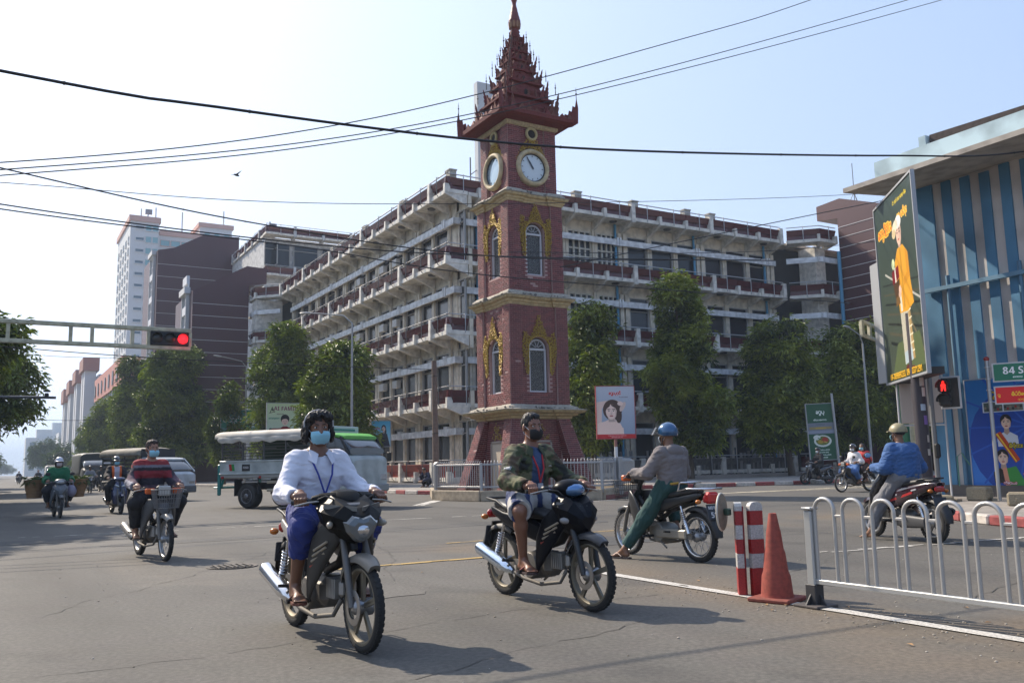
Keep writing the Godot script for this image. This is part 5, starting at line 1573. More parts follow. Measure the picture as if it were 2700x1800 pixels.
	p.rect(70,110,350,50,Color(0.80,0.84,0.88))
	for i in 4:
		p.rect(76+i*86,114,80,42,[Color(0.30,0.36,0.34),Color(0.42,0.44,0.40),Color(0.36,0.22,0.24),Color(0.28,0.32,0.36)][i])
		for j in 7: p.ell(82+i*86+j*11,138+(j % 2)*8,5,6,[Color(0.55,0.5,0.45),Color(0.20,0.22,0.25),Color(0.6,0.2,0.2)][(i+j) % 3])
	var fk:=Color(0.86,0.74,0.66); var hk:=Color(0.07,0.06,0.07)
	portrait(p,165,210,46,fk,hk,Color(0.78,0.80,0.84),false); portrait(p,318,212,50,fk.darkened(0.05),hk,Color(0.66,0.78,0.82),false)
	p.poly([Vector2(112,262),Vector2(138,250),Vector2(210,380),Vector2(190,395)],Color(0.72,0.25,0.08)); p.poly([Vector2(118,262),Vector2(124,258),Vector2(196,388),Vector2(192,392)],Color(0.9,0.75,0.2))
	portrait(p,138,372,48,fk,hk,Color(0.16,0.14,0.14),false); portrait(p,330,368,50,fk,hk,Color(0.80,0.82,0.84),false)
	p.poly([Vector2(150,420),Vector2(190,410),Vector2(230,500),Vector2(150,500)],Color(0.22,0.55,0.24)); p.poly([Vector2(282,420),Vector2(330,440),Vector2(350,500),Vector2(290,500)],Color(0.18,0.60,0.28)); p.poly([Vector2(132,420),Vector2(150,416),Vector2(160,500),Vector2(140,500)],Color(0.80,0.55,0.45))
	script_mid(p,"th,^i,n,^A,t,:, ,s,^u,e,a,ng,^A, ,k,t,a,r,^u,ng,^A",270,326,15,3.4,Color(0.72,0.66,0.12),2.2,Color(0.12,0.10,0.05))
	script_mid(p,"m,^i,n,^A,: ,y,a,e,w,ng,:, ,t,^i,:,th,^u".replace(": ",":"),290,452,13,3.2,Color(0.92,0.86,0.86),2.4,Color(0.66,0.22,0.26))
	script_mid(p,"k,^i,e,m,y,a",160,492,10,2.4,Color(0.92,0.86,0.86),1.8,Color(0.66,0.22,0.26)); script_mid(p,"e,s,a,^A,r,^i,w",350,490,10,2.4,Color(0.92,0.86,0.86),1.8,Color(0.66,0.22,0.26))
	p.rect(0,500,420,20,Color(0.82,0.86,0.9)); p.rect(0,503,420,14,Color(0.10,0.38,0.62)); script_mid(p,"t,^i,k,n,e,a,^A,k,^u,m,p,ng,^A,th,y,a,e,t,a,ng,w,r,n",230,514,8,1.8,Color(0.9,0.92,0.95))
	root=thing("wall_poster","big blue poster of four women mounted on the striped wall","poster")
	xf=Transform3D(Basis(V(0,0,1),Vector3.UP,V(-1,0,0)),V(20.40,1.62,-11.72))
	print_panel("printed_sheet",root,2.36,2.62,xf,p.im,0.45)
	framed(root,2.36,2.62,xf,0.03,mt(0.07,0.18,0.3,0.6),mt(0.4,0.42,0.45,0.6),0.02)
	# --- woman's hoarding
	p=Pic.new(240,330,Color(0.66,0.70,0.76))
	p.grad(0,0,240,330,Color(0.72,0.75,0.80),Color(0.50,0.58,0.68))
	script_mid(p,"e,r,^v,^h,b,^u,r,ng,^A",118,52,15,4.2,Color(0.72,0.10,0.13),1.2,Color(0.90,0.80,0.80))
	script_mid(p,"k,^i,y,w,t,a,r,n,e,th,a,^A",172,72,5.5,1.4,Color(0.42,0.36,0.40))
	var ws:=Color(0.90,0.80,0.76)
	p.poly([Vector2(0,100),Vector2(60,92),Vector2(110,84),Vector2(150,96),Vector2(150,116),Vector2(70,120),Vector2(34,140),Vector2(30,230),Vector2(0,240)],ws.darkened(0.06))
	p.poly([Vector2(0,235),Vector2(50,222),Vector2(90,205),Vector2(120,215),Vector2(150,240),Vector2(164,310),Vector2(0,310)],ws)
	p.ell(100,150,60,66,Color(0.27,0.18,0.15)); p.ell(138,186,20,48,Color(0.24,0.16,0.13)); p.ell(165,130,14,34,ws.darkened(0.1),0.5); p.ell(150,110,18,14,ws)
	p.poly([Vector2(72,200),Vector2(112,196),Vector2(122,228),Vector2(78,236)],ws.darkened(0.12))
	portrait(p,92,160,78,ws,Color(0.27,0.18,0.15),ws,false)
	p.poly([Vector2(0,250),Vector2(60,226),Vector2(120,226),Vector2(156,252),Vector2(164,308),Vector2(0,308)],ws)
	p.rect(0,304,240,26,Color(0.72,0.07,0.10)); script_mid(p,"k,t,e,m,a,w,s,^u,p,r,ng,n,k,l,y,t,e,w,s,m,g,r",124,315,5,1.3,Color(0.9,0.75,0.75)); script_mid(p,"t,w,k,s,^u,e,m,a,y,l, ,m,g,r",124,326,5,1.3,Color(0.9,0.75,0.75))
	root=thing("hoarding","upright hoarding with woman's portrait and red base strip right of tower","billboard")
	xf=face_to(V(24.95,3.45,-33.0),V(-0.42,0,1))
	print_panel("printed_sheet",root,1.82,2.42,xf,p.im,0.45); framed(root,1.82,2.42,xf,0.08,steel,mt(0.3,0.06,0.06,0.6),0.03)
	m=M.new(); m.tube([V(24.95,0.1,-33.08),V(24.95,2.2,-33.08)],0.07,8); part("post",m,mt(0.24,0.12,0.10,0.7),root)
	m=M.new(); m.tube([V(24.95,1.35,-33.08),V(24.95,1.85,-33.08)],0.078,8); part("white_band",m,mt(0.5,0.55,0.6,0.7),root)
	# --- green restaurant sign
	p=Pic.new(160,360,Color(0.03,0.30,0.20))
	script_mid(p,"e,r,^v,p,^u",84,64,20,5,Color(0.85,0.88,0.86)); script_mid(p,"t,^i,m,s,a,:,th,e,k,a,ng,:",80,108,8.5,2.2,Color(0.86,0.88,0.86))
	p.rect(0,122,160,72,Color(0.42,0.45,0.50)); script_mid(p,"k,t,n,a,m,y,a",78,136,7,1.6,Color(0.25,0.35,0.35)); p.rect(10,148,136,16,Color(0.55,0.50,0.30)); script_mid(p,"l,k,w,s,a,r,t,n",78,160,7,1.8,Color(0.75,0.62,0.2)); p.rect(0,172,160,18,Color(0.50,0.53,0.60))
	p.ell(84,240,54,38,Color(0.78,0.80,0.78)); p.ell(84,238,42,29,Color(0.36,0.42,0.14)); p.ell(98,234,20,18,Color(0.60,0.16,0.10)); p.ell(70,244,18,12,Color(0.62,0.52,0.16)); p.ell(50,216,22,16,Color(0.78,0.80,0.78))
	for i in 14: p.ell(58+(i*37) % 54,222+(i*23) % 34,4,3,[Color(0.20,0.40,0.12),Color(0.72,0.66,0.3),Color(0.5,0.2,0.1)][i % 3])
	for i in 4: script_mid(p,["k,t,^u,n,e,m,a,y,l,s,r","09 - 545","t,e,k,a,r,w,m,n,y,a,s,t","k,m,a,e,r,n,th"][i] if i!=1 else "w,e,g, ,w,g,s, ,t,w",82,300+i*16,7,1.9,Color(0.82,0.85,0.82))
	root=thing("restaurant_sign","tall green restaurant sign with plate of food on leaning post","sign")
	xf=face_to(V(35.3,2.42,-30.0),V(-0.62,0,1)); xf.basis=xf.basis*Basis(V(0,0,1),0.03)
	print_panel("printed_sheet",root,1.28,2.75,xf,p.im,0.5); framed(root,1.28,2.75,xf,0.10,steel,grey,0.03)
	m=M.new(); m.tube([V(36.0,0.1,-29.6),V(35.75,4.3,-29.6)],0.06,8); part("post",m,grey,root)
	# --- shop boards on the left pavement
	p=Pic.new(256,200,Color(0.07,0.42,0.36))
	p.grad(0,0,256,120,Color(0.05,0.42,0.38),Color(0.20,0.58,0.48)); p.grad(0,120,256,80,Color(0.45,0.60,0.62),Color(0.42,0.62,0.24))
	p.poly([Vector2(150,70),Vector2(256,20),Vector2(256,110),Vector2(190,120)],Color(0.74,0.78,0.80)); p.poly([Vector2(160,92),Vector2(200,46),Vector2(236,52),Vector2(250,92)],Color(0.25,0.13,0.22)); p.ell(210,76,26,16,Color(0.72,0.70,0.74)); p.line(Vector2(156,102),Vector2(252,104),5,Color(0.20,0.12,0.20))
	script_on(p,"p,ng,^A,w,^v,ng,^A,:",14,82,30,7,Color(0.90,0.93,0.92)); script_on(p,"r,e,k,a,m,n,^u,t",40,136,14,4,Color(0.80,0.20,0.24),-0.1)
	for i in 5: p.ell(150+i*18,176,8,6,Color(0.10,0.16,0.10))
	p.ell(214,168,14,20,Color(0.40,0.30,0.62))
	root=thing("shop_board","small teal shop board with white script half hidden by tree leaves","sign")
	xf=face_to(V(15.55,4.45,-66.0),V(-0.10,0,1)); print_panel("printed_sheet",root,2.75,2.1,xf,p.im); framed(root,2.75,2.1,xf,0.08,steel,grey,0.04)
	m=M.new(); m.tube([V(15.55,0.1,-66.1),V(15.55,3.5,-66.1)],0.06,6); part("post",m,steel,root)
	p=Pic.new(256,300,Color(0.72,0.78,0.62))
	p.grad(0,0,256,300,Color(0.78,0.82,0.62),Color(0.72,0.80,0.76))
	p.line(Vector2(24,70),Vector2(40,30),5,Color(0.2,0.22,0.10)); p.line(Vector2(40,30),Vector2(56,66),5,Color(0.2,0.22,0.10)); p.line(Vector2(18,74),Vector2(62,62),4,Color(0.3,0.3,0.1)); p.ell(42,50,7,7,Color(0.2,0.2,0.1))
	script_on(p,"s,a,r,w,n,e,t,g",14,118,11,3,Color(0.25,0.5,0.40)); script_on(p,"t,m,e,k,y,a,n,w",76,84,6,1.6,Color(0.4,0.4,0.3))
	p.ell(140,118,34,34,Color(0.10,0.08,0.08)); p.ell(140,136,26,30,Color(0.88,0.76,0.68)); p.poly([Vector2(112,126),Vector2(122,100),Vector2(160,100),Vector2(168,128),Vector2(150,116),Vector2(128,118)],Color(0.10,0.08,0.08))
	p.ell(131,136,3,2,Color(0.1,0.1,0.1)); p.ell(149,136,3,2,Color(0.1,0.1,0.1)); p.ell(140,152,7,2.5,Color(0.6,0.3,0.28))
	p.poly([Vector2(98,190),Vector2(126,172),Vector2(154,172),Vector2(190,192),Vector2(196,262),Vector2(100,262)],Color(0.50,0.05,0.09)); p.poly([Vector2(104,186),Vector2(30,188),Vector2(28,206),Vector2(106,214)],Color(0.50,0.05,0.09)); p.ell(28,196,12,10,Color(0.2,0.18,0.18))
	p.poly([Vector2(116,200),Vector2(166,200),Vector2(170,268),Vector2(112,268)],Color(0.86,0.85,0.82)); p.ell(140,246,14,8,Color(0.80,0.35,0.35)); p.rect(140,268,104,26,Color(0.32,0.10,0.08))
	root=thing("shop_board","pale upright shop board with cook in red apron above truck","sign")
	xf=face_to(V(15.6,4.0,-55.0),V(-0.05,0,1)); print_panel("printed_sheet",root,2.05,2.5,xf,p.im); framed(root,2.05,2.5,xf,0.08,steel,grey,0.03)
	text3d("board_lettering","AI FAMILY",0.24,root,xf*V(0.22,0.92,0.006),xf.basis,mt(0.22,0.03,0.09,0.6),0.004)
	m=M.new(); m.tube([V(15.6,0.1,-55.1),V(15.6,2.8,-55.1)],0.06,6); part("post",m,steel,root)
	for k in 2:
		p=Pic.new(240 if k==0 else 180,220,Color(0.13,0.12,0.15) if k==0 else Color(0.42,0.70,0.80))
		if k==1: p.grad(0,0,180,220,Color(0.25,0.62,0.74),Color(0.72,0.82,0.86))
		if k==0:
			p.ell(58,36,17,17,Color(0.75,0.75,0.76)); p.ell(58,36,11,11,Color(0.2,0.2,0.22)); p.line(Vector2(58,26),Vector2(58,46),4,Color(0.75,0.75,0.76))
			script_mid(p,"t,n,k,w,m,e,a,r",66,86,11,3,Color(0.75,0.25,0.36)); script_mid(p,"k,e,t,w,s,m,y,a,n",66,100,6,1.6,Color(0.6,0.4,0.45))
			portrait(p,168,52,34,Color(0.86,0.76,0.72),Color(0.10,0.07,0.08),Color(0.80,0.78,0.80),true); p.poly([Vector2(130,110),Vector2(206,104),Vector2(226,220),Vector2(110,220)],Color(0.78,0.76,0.79)); p.line(Vector2(80,190),Vector2(130,180),14,Color(0.78,0.62,0.45))
		else:
			portrait(p,116,66,36,Color(0.88,0.76,0.70),Color(0.08,0.06,0.09),Color(0.10,0.11,0.20),true); p.poly([Vector2(70,130),Vector2(112,112),Vector2(150,120),Vector2(176,220),Vector2(64,220)],Color(0.08,0.09,0.17)); script_mid(p,"k,e,t,a,n",50,72,11,3,Color(0.75,0.30,0.40))
		root=thing("shop_board","dark advertising board of woman in white blouse beside lamp post" if k==0 else "light blue advertising board of woman in navy jacket near lamp post","sign")
		xf=face_to(V(17.5,3.0,-48.2) if k==0 else V(19.15,3.05,-47.6),V(-0.30,0,1) if k==0 else V(-0.1,0,1))
		print_panel("printed_sheet",root,1.6 if k==0 else 1.12,1.45,xf,p.im,0.5); framed(root,1.6 if k==0 else 1.12,1.45,xf,0.06,steel,grey,0.03)
		m=M.new(); m.tube([xf*V(0,-2.9,-0.08),xf*V(0,-0.7,-0.08)],0.05,6); part("post",m,steel,root)
	root=thing("banner","small red vertical banner of white script below blue advertising board","sign")
	p=Pic.new(64,128,Color(0.55,0.06,0.06))
	for i in 6: script_mid(p,["t,w,k","s,e,m","k,a,r","n,t,y","w,m,g","p,e,k"][i],32,22+i*19,10,2.6,Color(0.80,0.66,0.62))
	xf=face_to(V(19.0,1.65,-47.9),V(-0.2,0,1)); print_panel("printed_sheet",root,0.62,1.15,xf,p.im); framed(root,0.62,1.15,xf,0.04,steel,grey,0.02)
	# --- street name post
	root=thing("street_sign","84 St. street sign post with red plate below and red cap","sign")
	m=M.new(); m.tube([V(18.93,0.12,-11.41),V(18.93,3.22,-11.41)],0.042,12); part("post",m,mt(0.40,0.40,0.40,0.4,0.6),root)
	m=M.new(); m.ell(V(18.93,3.24,-11.41),V(0.06,0.055,0.06)); part("red_cap",m,mt(0.30,0.03,0.03,0.5),root)
	var sx:=face_to(V(18.93,0,-11.41),V(-0.87,0,0.49))
	p=Pic.new(256,90,Color(0.40,0.03,0.03)); p.rect(0,0,256,90,Color(0.86,0.10,0.10))
	script_mid(p,"th,^i,p,^A,w,^i,e,r,^v,^h,s,ng,^A",128,50,16,4,Color(0.95,0.78,0.12)); script_mid(p,"r,p,^A,k,^v,k",128,78,9,2.4,Color(0.95,0.78,0.12))
	for e in [-1,1]: script_mid(p,"s,^v,^h",128+e*112,50,14,3,Color(0.95,0.78,0.12))
	for k in 2:
		var c:=sx*V(0.62,[2.92,2.42][k],0.02)
		var x2:=Transform3D(sx.basis,c)
		m=M.new(); m.box(c,V(1.06,0.42 if k==0 else 0.40,0.03),sx.basis); var pl:=part("name_plate" if k==0 else "red_plate",m,mt(0.5,0.5,0.5,0.5),root)
		if k==0:
			m=M.new(); m.box(x2*V(0,0,0.018),V(1.0,0.36,0.01),sx.basis); part("green_face",m,mt(0.012,0.16,0.085,0.4),pl)
			text3d("street_name","84 St.",0.155,pl,x2*V(-0.05,0.03,0.026),sx.basis,mt(0.8,0.8,0.8,0.5),0.006)
			p=p
			var p2:=Pic.new(128,32,Color(0.0,0.44,0.33)); script_mid(p2,"e,w,8".replace("8","w")+",l,m,:",64,22,14,3.4,Color(0.9,0.92,0.9))
			print_panel("script_line",pl,0.30,0.075,x2*Transform3D(Basis(),V(-0.05,-0.115,0.0245)),p2.im)
		else: print_panel("script_face",pl,1.0,0.34,x2*Transform3D(Basis(),V(0,0,0.018)),p.im)
		for e in [0.13,-0.13]:
			m=M.new(); m.torus(V(18.93,c.y+e,-11.41),Vector3.UP,0.052,0.014,14,6); part("clamp",m,mt(0.5,0.5,0.5,0.4,0.5),root)
# ---------------------------------------------------------------- motorcycles (forward is +z, left is +x, foot of the tyres y = 0)
func sring(c: Vector3,hw: float,hh: float,e: float,k:=14,tilt:=0.0) ->PackedVector3Array:
	var o:=PackedVector3Array()
	for i in k:
		var a:=TAU*i/k
		var ca:=cos(a); var sa:=sin(a)
		var y:=signf(sa)*pow(absf(sa),e)*hh
		o.append(c+V(signf(ca)*pow(absf(ca),e)*hw,y*cos(tilt),y*sin(tilt)))
	return o
func pod(m: M,secs: Array,k:=14) ->void:
	var rings:=[]
	for s in secs:
		rings.append(sring(V(s[5] if s.size()>5 else 0.0,s[1],s[0]),s[2],s[3],s[4] if s.size()>4 else 0.8,k,s[6] if s.size()>6 else 0.0))
	m.loft(rings)
func wheel(root: Node,called: String,c: Vector3,R: float,tw: float,style: String,rim_mat: Material,turn:=0.0) ->void:
	var w:=Node3D.new(); w.name=called; w.position=c; w.rotation.y=turn
	root.add_child(w,true)
	var rub:=mt(0.022,0.021,0.020,0.85,0,{"tex": "fine","sc": 6.0,"world": false})
	var ty:=M.new(); ty.torus(Vector3.ZERO,V(1,0,0),R-tw,tw,40,10,0.92)
	# tread blocks
	for i in 44:
		var a:=TAU*i/44.0
		for s in [-1.0,1.0]:
			ty.box(V(s*tw*0.38,cos(a)*(R-tw*0.17),sin(a)*(R-tw*0.17)),V(tw*0.55,tw*0.20,0.024),Basis(V(1,0,0),a+s*0.05))
	part("tyre",ty,rub,w)
	var rm:=M.new()
	rm.lathe([Vector2(R-tw*1.9,-tw*0.75),Vector2(R-tw*1.45,-tw*0.8),Vector2(R-tw*1.45,-tw*0.62),Vector2(R-tw*2.0,-tw*0.3),Vector2(R-tw*2.0,tw*0.3),Vector2(R-tw*1.45,tw*0.62),Vector2(R-tw*1.45,tw*0.8),Vector2(R-tw*1.9,tw*0.75),Vector2(R-tw*2.25,tw*0.3),Vector2(R-tw*2.25,-tw*0.3),Vector2(R-tw*1.9,-tw*0.75)],36,Vector3.ZERO,Basis(V(0,1,0),V(1,0,0),V(0,0,-1)),false)
	part("rim",rm,rim_mat,w)
	var hb:=M.new()
	hb.lathe([Vector2(0.02,-0.075),Vector2(0.045,-0.06),Vector2(0.05,-0.03),Vector2(0.035,0.0),Vector2(0.055,0.03),Vector2(0.055,0.055),Vector2(0.02,0.075)],14,Vector3.ZERO,Basis(V(0,1,0),V(1,0,0),V(0,0,-1)))
	part("hub",hb,mt(0.30,0.30,0.30,0.35,0.7),w)
	var rr:=R-tw*2.1
	if style=="alloy":
		for i in 5:
			var sm:=M.new()
			for dv in [-0.10,0.10]:
				var a: float=TAU*i/5.0+dv; var a2: float=TAU*i/5.0+dv*0.45
				sm.bar(V(0,cos(a)*0.035,sin(a)*0.035),V(0,cos(a2)*rr,sin(a2)*rr),0.022,0.020,V(1,0,0))
			part("spoke",sm,rim_mat,w)
		var bd:=M.new(); bd.lathe([Vector2(0.07,-0.064),Vector2(0.11,-0.066),Vector2(0.11,-0.070),Vector2(0.07,-0.072)],28,Vector3.ZERO,Basis(V(0,1,0),V(1,0,0),V(0,0,-1)),false)
		part("brake_disc",bd,mt(0.35,0.34,0.33,0.35,0.9),w)
	elif style=="wire":
		var sm:=M.new()
		for i in 32:
			var a:=TAU*i/32.0; var s:=1.0 if i % 2 else -1.0; var a0:=a+(0.9 if i % 4<2 else -0.9)
			sm.tube([V(s*0.045,cos(a0)*0.045,sin(a0)*0.045),V(0,cos(a)*rr,sin(a)*rr)],0.0022,3,false)
		part("spokes",sm,mt(0.40,0.40,0.40,0.35,0.8),w)
func facet(m: M,rings: Array) ->void:
	for i in rings.size()-1:
		var n: int=rings[i].size()
		for j in n:
			m.q(rings[i][j],rings[i][(j+1) % n],rings[i+1][(j+1) % n],rings[i+1][j])
	var e: Array=rings[rings.size()-1]
	for j in range(1,e.size()-1): m.t(e[0],e[j],e[j+1])
func cowl_rings(cy: float,w: float,h: float,zs: Array) ->Array:
	var o:=[]
	for q in zs:
		var r:=[]
		for p in [Vector2(0,0.46),Vector2(-0.55,0.56),Vector2(-1.0,0.26),Vector2(-0.80,-0.14),Vector2(-0.36,-0.48),Vector2(0,-0.56),Vector2(0.36,-0.48),Vector2(0.80,-0.14),Vector2(1.0,0.26),Vector2(0.55,0.56)]:
			r.append(V(p.x*w*q[1],cy+p.y*h*q[1]+(q[2] if q.size()>2 else 0.0),q[0]))
		o.append(r)
	return o
func fender(m: M,c: Vector3,R: float,a0: float,a1: float,hw: float,drop: float) ->void:
	var rings:=[]
	for i in 13:
		var a:=lerpf(a0,a1,i/12.0)
		var d:=V(0,cos(a),sin(a))
		var tpr:=1.0-0.35*pow(absf(i/6.0-1.0),3.0)
		var r:=PackedVector3Array()
		for s in [-1.0,-0.85,-0.4,0.0,0.4,0.85,1.0]:
			r.append(c+d*(R+0.016*(1-s*s)-(drop if absf(s)==1.0 else 0.0))+V(s*hw*tpr,0,0))
		for s in [1.0,0.8,0.0,-0.8,-1.0]:
			r.append(c+d*(R-0.008-(drop if absf(s)==1.0 else 0.0))+V(s*hw*tpr*0.94,0,0))
		rings.append(r)
	m.loft(rings)
func mirror(root: Node,p: Vector3,s: float,mat: Material) ->void:
	var m:=M.new()
	m.tube([p,p+V(s*0.05,0.10,-0.01),p+V(s*0.08,0.17,-0.02)],0.007,6)
	m.ell(p+V(s*0.11,0.20,-0.02),V(0.065,0.045,0.018),Basis(V(0,0,1),-s*0.15),6,12)
	var o:=part("mirror",m,mat,root)
	var g:=M.new(); g.ell(p+V(s*0.11,0.20,-0.034),V(0.055,0.036,0.008),Basis(V(0,0,1),-s*0.15),6,12)
	part("mirror_glass",g,mt(0.5,0.55,0.6,0.05,0.9),o)
# o: body, body2 (colours), kind, wheel, rim, seat, muffler, basket, rack, plate, headlight, mirrors, wb
func make_bike(called: String,label: String,at: Vector3,turn: float,o: Dictionary,group:="") ->Node3D:
	var root:=thing(called,label,"motorcycle",at,turn,group)
	var wb: float=o.get("wb",1.24); var zf:=wb/2; var zr:=-wb/2
	var R: float=o.get("R",0.283)
	var body: Material=o.body; var trim: Material=o.get("trim",mt(0.022,0.022,0.024,0.45))
	var blk:=mt(0.018,0.018,0.019,0.55); var alu:=mt(0.33,0.32,0.30,0.4,0.75); var chrome:=mt(0.62,0.62,0.63,0.14,0.95); var dirty:=mt(0.16,0.145,0.125,0.7,0.3)
	var rim: Material=o.get("rim",mt(0.22,0.19,0.14,0.5,0.5))
	var style: String=o.get("wheel","alloy"); var kind: String=o.get("kind","cub")
	var sc:=kind=="scooter"
	if sc: R=0.262
	wheel(root,"front_wheel",V(0,R,zf),R,0.032 if not sc else 0.040,style,rim,0.0)
	wheel(root,"rear_wheel",V(0,R,zr),R,0.038 if not sc else 0.05,style,rim)
	var m:=M.new()
	var hy: float=o.get("bar_y",0.94); var hz: float=o.get("bar_z",0.28)
	# fork
	for s in [-1.0,1.0]:
		m=M.new()
		m.tube([V(s*0.078,R,zf+0.0),V(s*0.08,R+0.22,zf-0.065),V(s*0.075,0.70,zf-0.165)],[0.023,0.026,0.019],8)
		part("fork_leg",m,o.get("fork",dirty),root)
	m=M.new(); m.tube([V(0,0.62,zf-0.15),V(0,0.98,zf-0.29)],0.03,8); part("steering_stem",m,blk,root)
	m=M.new(); fender(m,V(0,R,zf),R+0.03,-1.25,0.62 if not o.has("long_fender") else 0.85,0.062,0.035)
	part("front_fender",m,o.get("fender",body),root)
	m=M.new(); fender(m,V(0,R,zr),R+0.05,-1.55,0.55,0.075,0.03); part("rear_fender",m,blk,root)
	# frame, engine
	m=M.new(); m.tube([V(0,0.72,zf-0.2),V(0,0.52,0.24),V(0,0.46,0.02),V(0,0.62,-0.26),V(0,0.68,-0.62)],0.035,8); part("frame",m,blk,root)
	m=M.new()
	m.cbox(V(0,0.33,0.02),V(0.20,0.20,0.30),0.05)
	m.lathe([Vector2(0.10,-0.13),Vector2(0.115,-0.11),Vector2(0.115,0.11),Vector2(0.10,0.13)],16,V(0,0.31,-0.06),Basis(V(0,1,0),V(1,0,0),V(0,0,-1)))
	var eng:=part("engine",m,o.get("engine",mt(0.17,0.16,0.145,0.5,0.6)),root)
	for i in 6:
		m=M.new(); m.cbox(V(0,0.365,0.19+i*0.026),V(0.155,0.13,0.012),0.004); part("cooling_fin",m,alu,eng)
	m=M.new(); m.cbox(V(0,0.37,0.36),V(0.12,0.11,0.06),0.02); part("cylinder_head",m,alu,eng)
	m=M.new()
	for s in [-1.0,1.0]:
		m.bar(V(s*0.115,0.33,-0.16),V(s*0.10,R,zr),0.03,0.05)
	stuff(part("swing_arm",m,dirty,root))
	for s in [-1.0,1.0]:
		m=M.new(); m.tube([V(s*0.125,R+0.04,zr+0.03),V(s*0.12,0.47,zr+0.10)],0.026,8); m.tube([V(s*0.12,0.45,zr+0.095),V(s*0.115,0.63,zr+0.16)],0.014,6)
		for i in 8: m.torus(V(s*0.122,0.40+i*0.022,zr+0.075+i*0.0085),V(0,0.94,0.34),0.027,0.006,12,4)
		part("shock_absorber",m,o.get("shock",chrome),root)
	if not sc:
		m=M.new(); m.cbox(V(0.13,0.31,-0.30),V(0.035,0.11,0.52),0.03); part("chain_case",m,o.get("chain",dirty),root)
	# exhaust on the right
	m=M.new(); m.tube([V(-0.03,0.30,0.34),V(-0.07,0.20,0.30),V(-0.12,0.17,0.10),V(-0.14,0.20,-0.12),V(-0.155,0.25,-0.28)],0.016,8); part("exhaust_pipe",m,dirty,root)
	var mz: float=o.get("muf_z",-0.78); var my: float=o.get("muf_y",0.42)
	m=M.new(); m.tube([V(-0.155,0.245,-0.26),V(-0.16,0.265,-0.32),V(-0.17,0.30,-0.42),V(-0.185,my-0.01,mz+0.03),V(-0.186,my,mz)],[0.022,0.045,0.056,0.056,0.042],14)
	var mf:=part("muffler",m,o.get("muffler",chrome),root)
	m=M.new(); m.tube([V(-0.186,my-0.005,mz+0.01),V(-0.188,my+0.006,mz-0.03)],0.02,10); part("tail_pipe",m,blk,mf)
	# seat
	m=M.new()
	if sc: pod(m,[[0.02,0.73,0.05,0.02],[-0.06,0.745,0.115,0.045],[-0.25,0.755,0.145,0.05],[-0.40,0.785,0.14,0.05],[-0.62,0.81,0.115,0.045],[-0.74,0.815,0.05,0.02]],16)
	else: pod(m,[[0.10,0.70,0.05,0.02],[0.04,0.725,0.10,0.04],[-0.15,0.74,0.13,0.05],[-0.36,0.755,0.13,0.05],[-0.50,0.785,0.12,0.045],[-0.64,0.80,0.10,0.04],[-0.70,0.80,0.04,0.015]],16)
	part("seat",m,o.get("seat",mt(0.02,0.02,0.021,0.5,0,{"nrm": "grain_n","ns": 0.2,"sc": 6.0,"world": false})),root)
	# tail body
	for s in [-1.0,1.0]:
		m=M.new()
		if sc: pod(m,[[0.10,0.46,0.03,0.10,0.8,s*0.13],[0.0,0.55,0.04,0.13,0.8,s*0.15],[-0.2,0.60,0.045,0.12,0.8,s*0.155],[-0.45,0.67,0.04,0.09,0.8,s*0.14],[-0.70,0.745,0.03,0.05,0.8,s*0.10],[-0.82,0.775,0.012,0.02,0.8,s*0.06]])
		else: pod(m,[[0.16,0.55,0.015,0.05,0.8,s*0.07],[0.02,0.60,0.03,0.085,0.8,s*0.11],[-0.2,0.64,0.035,0.075,0.8,s*0.125],[-0.45,0.69,0.03,0.05,0.8,s*0.115],[-0.68,0.745,0.02,0.035,0.8,s*0.08],[-0.76,0.76,0.008,0.012,0.8,s*0.05]])
		var sp:=part("side_panel",m,o.get("side",body),root)
		if o.has("stripe"):
			m=M.new(); m.bar(V(s*0.197,0.54,-0.04),V(s*0.178,0.66,-0.48),0.012,0.03); part("red_flash",m,o.stripe,sp)
			m=M.new(); m.bar(V(s*0.193,0.62,-0.16),V(s*0.165,0.705,-0.55),0.012,0.018); part("pale_flash",m,mt(0.4,0.4,0.42,0.4),sp)
	if o.get("grab",true):
		m=M.new(); m.tube([V(0.11,0.76,-0.42),V(0.125,0.83,-0.56),V(0.10,0.85,-0.76),V(-0.10,0.85,-0.76),V(-0.125,0.83,-0.56),V(-0.11,0.76,-0.42)],0.011,8); part("grab_rail",m,o.get("rail",blk),root)
	# tail lamp and plate
	m=M.new(); m.cbox(V(0,0.71,-0.80),V(0.15,0.075,0.05),0.02); part("tail_light",m,mt(0.35,0.012,0.012,0.25,0,{"coat": 0.5}),root)
	for s in [-1.0,1.0]:
		m=M.new(); m.ell(V(s*0.12,0.685,-0.77),V(0.035,0.026,0.035),Basis.IDENTITY,6,10); part("indicator",m,mt(0.42,0.12,0.01,0.3),root)
	var big:=o.has("plate_big")
	m=M.new(); m.cbox(V(0,0.53 if not big else 0.575,-0.80 if not big else -0.905),V(0.20,0.15,0.012) if not big else V(0.235,0.175,0.012),0.004,Basis(V(1,0,0),0.25))
	var plt:=part("number_plate",m,mt(0.03,0.035,0.045,0.6),root)
	if not big:
		m=M.new(); m.bar(V(0,0.64,-0.74),V(0,0.44,-0.80),0.12,0.02,V(0,0,1)); part("mud_flap",m,blk,root)
	if o.has("plate_big"):
		var pb:=Basis(V(1,0,0),0.25)*Basis(V(0,1,0),PI)
		text3d("plate_letters","MDY-9W",0.036,plt,V(0,0.575,-0.905)+pb*V(0,0.046,0.008),pb,mt(0.6,0.6,0.6),0.003)
		text3d("plate_letters","5106",0.062,plt,V(0,0.575,-0.905)+pb*V(0.02,-0.035,0.008),pb,mt(0.6,0.6,0.6),0.003)
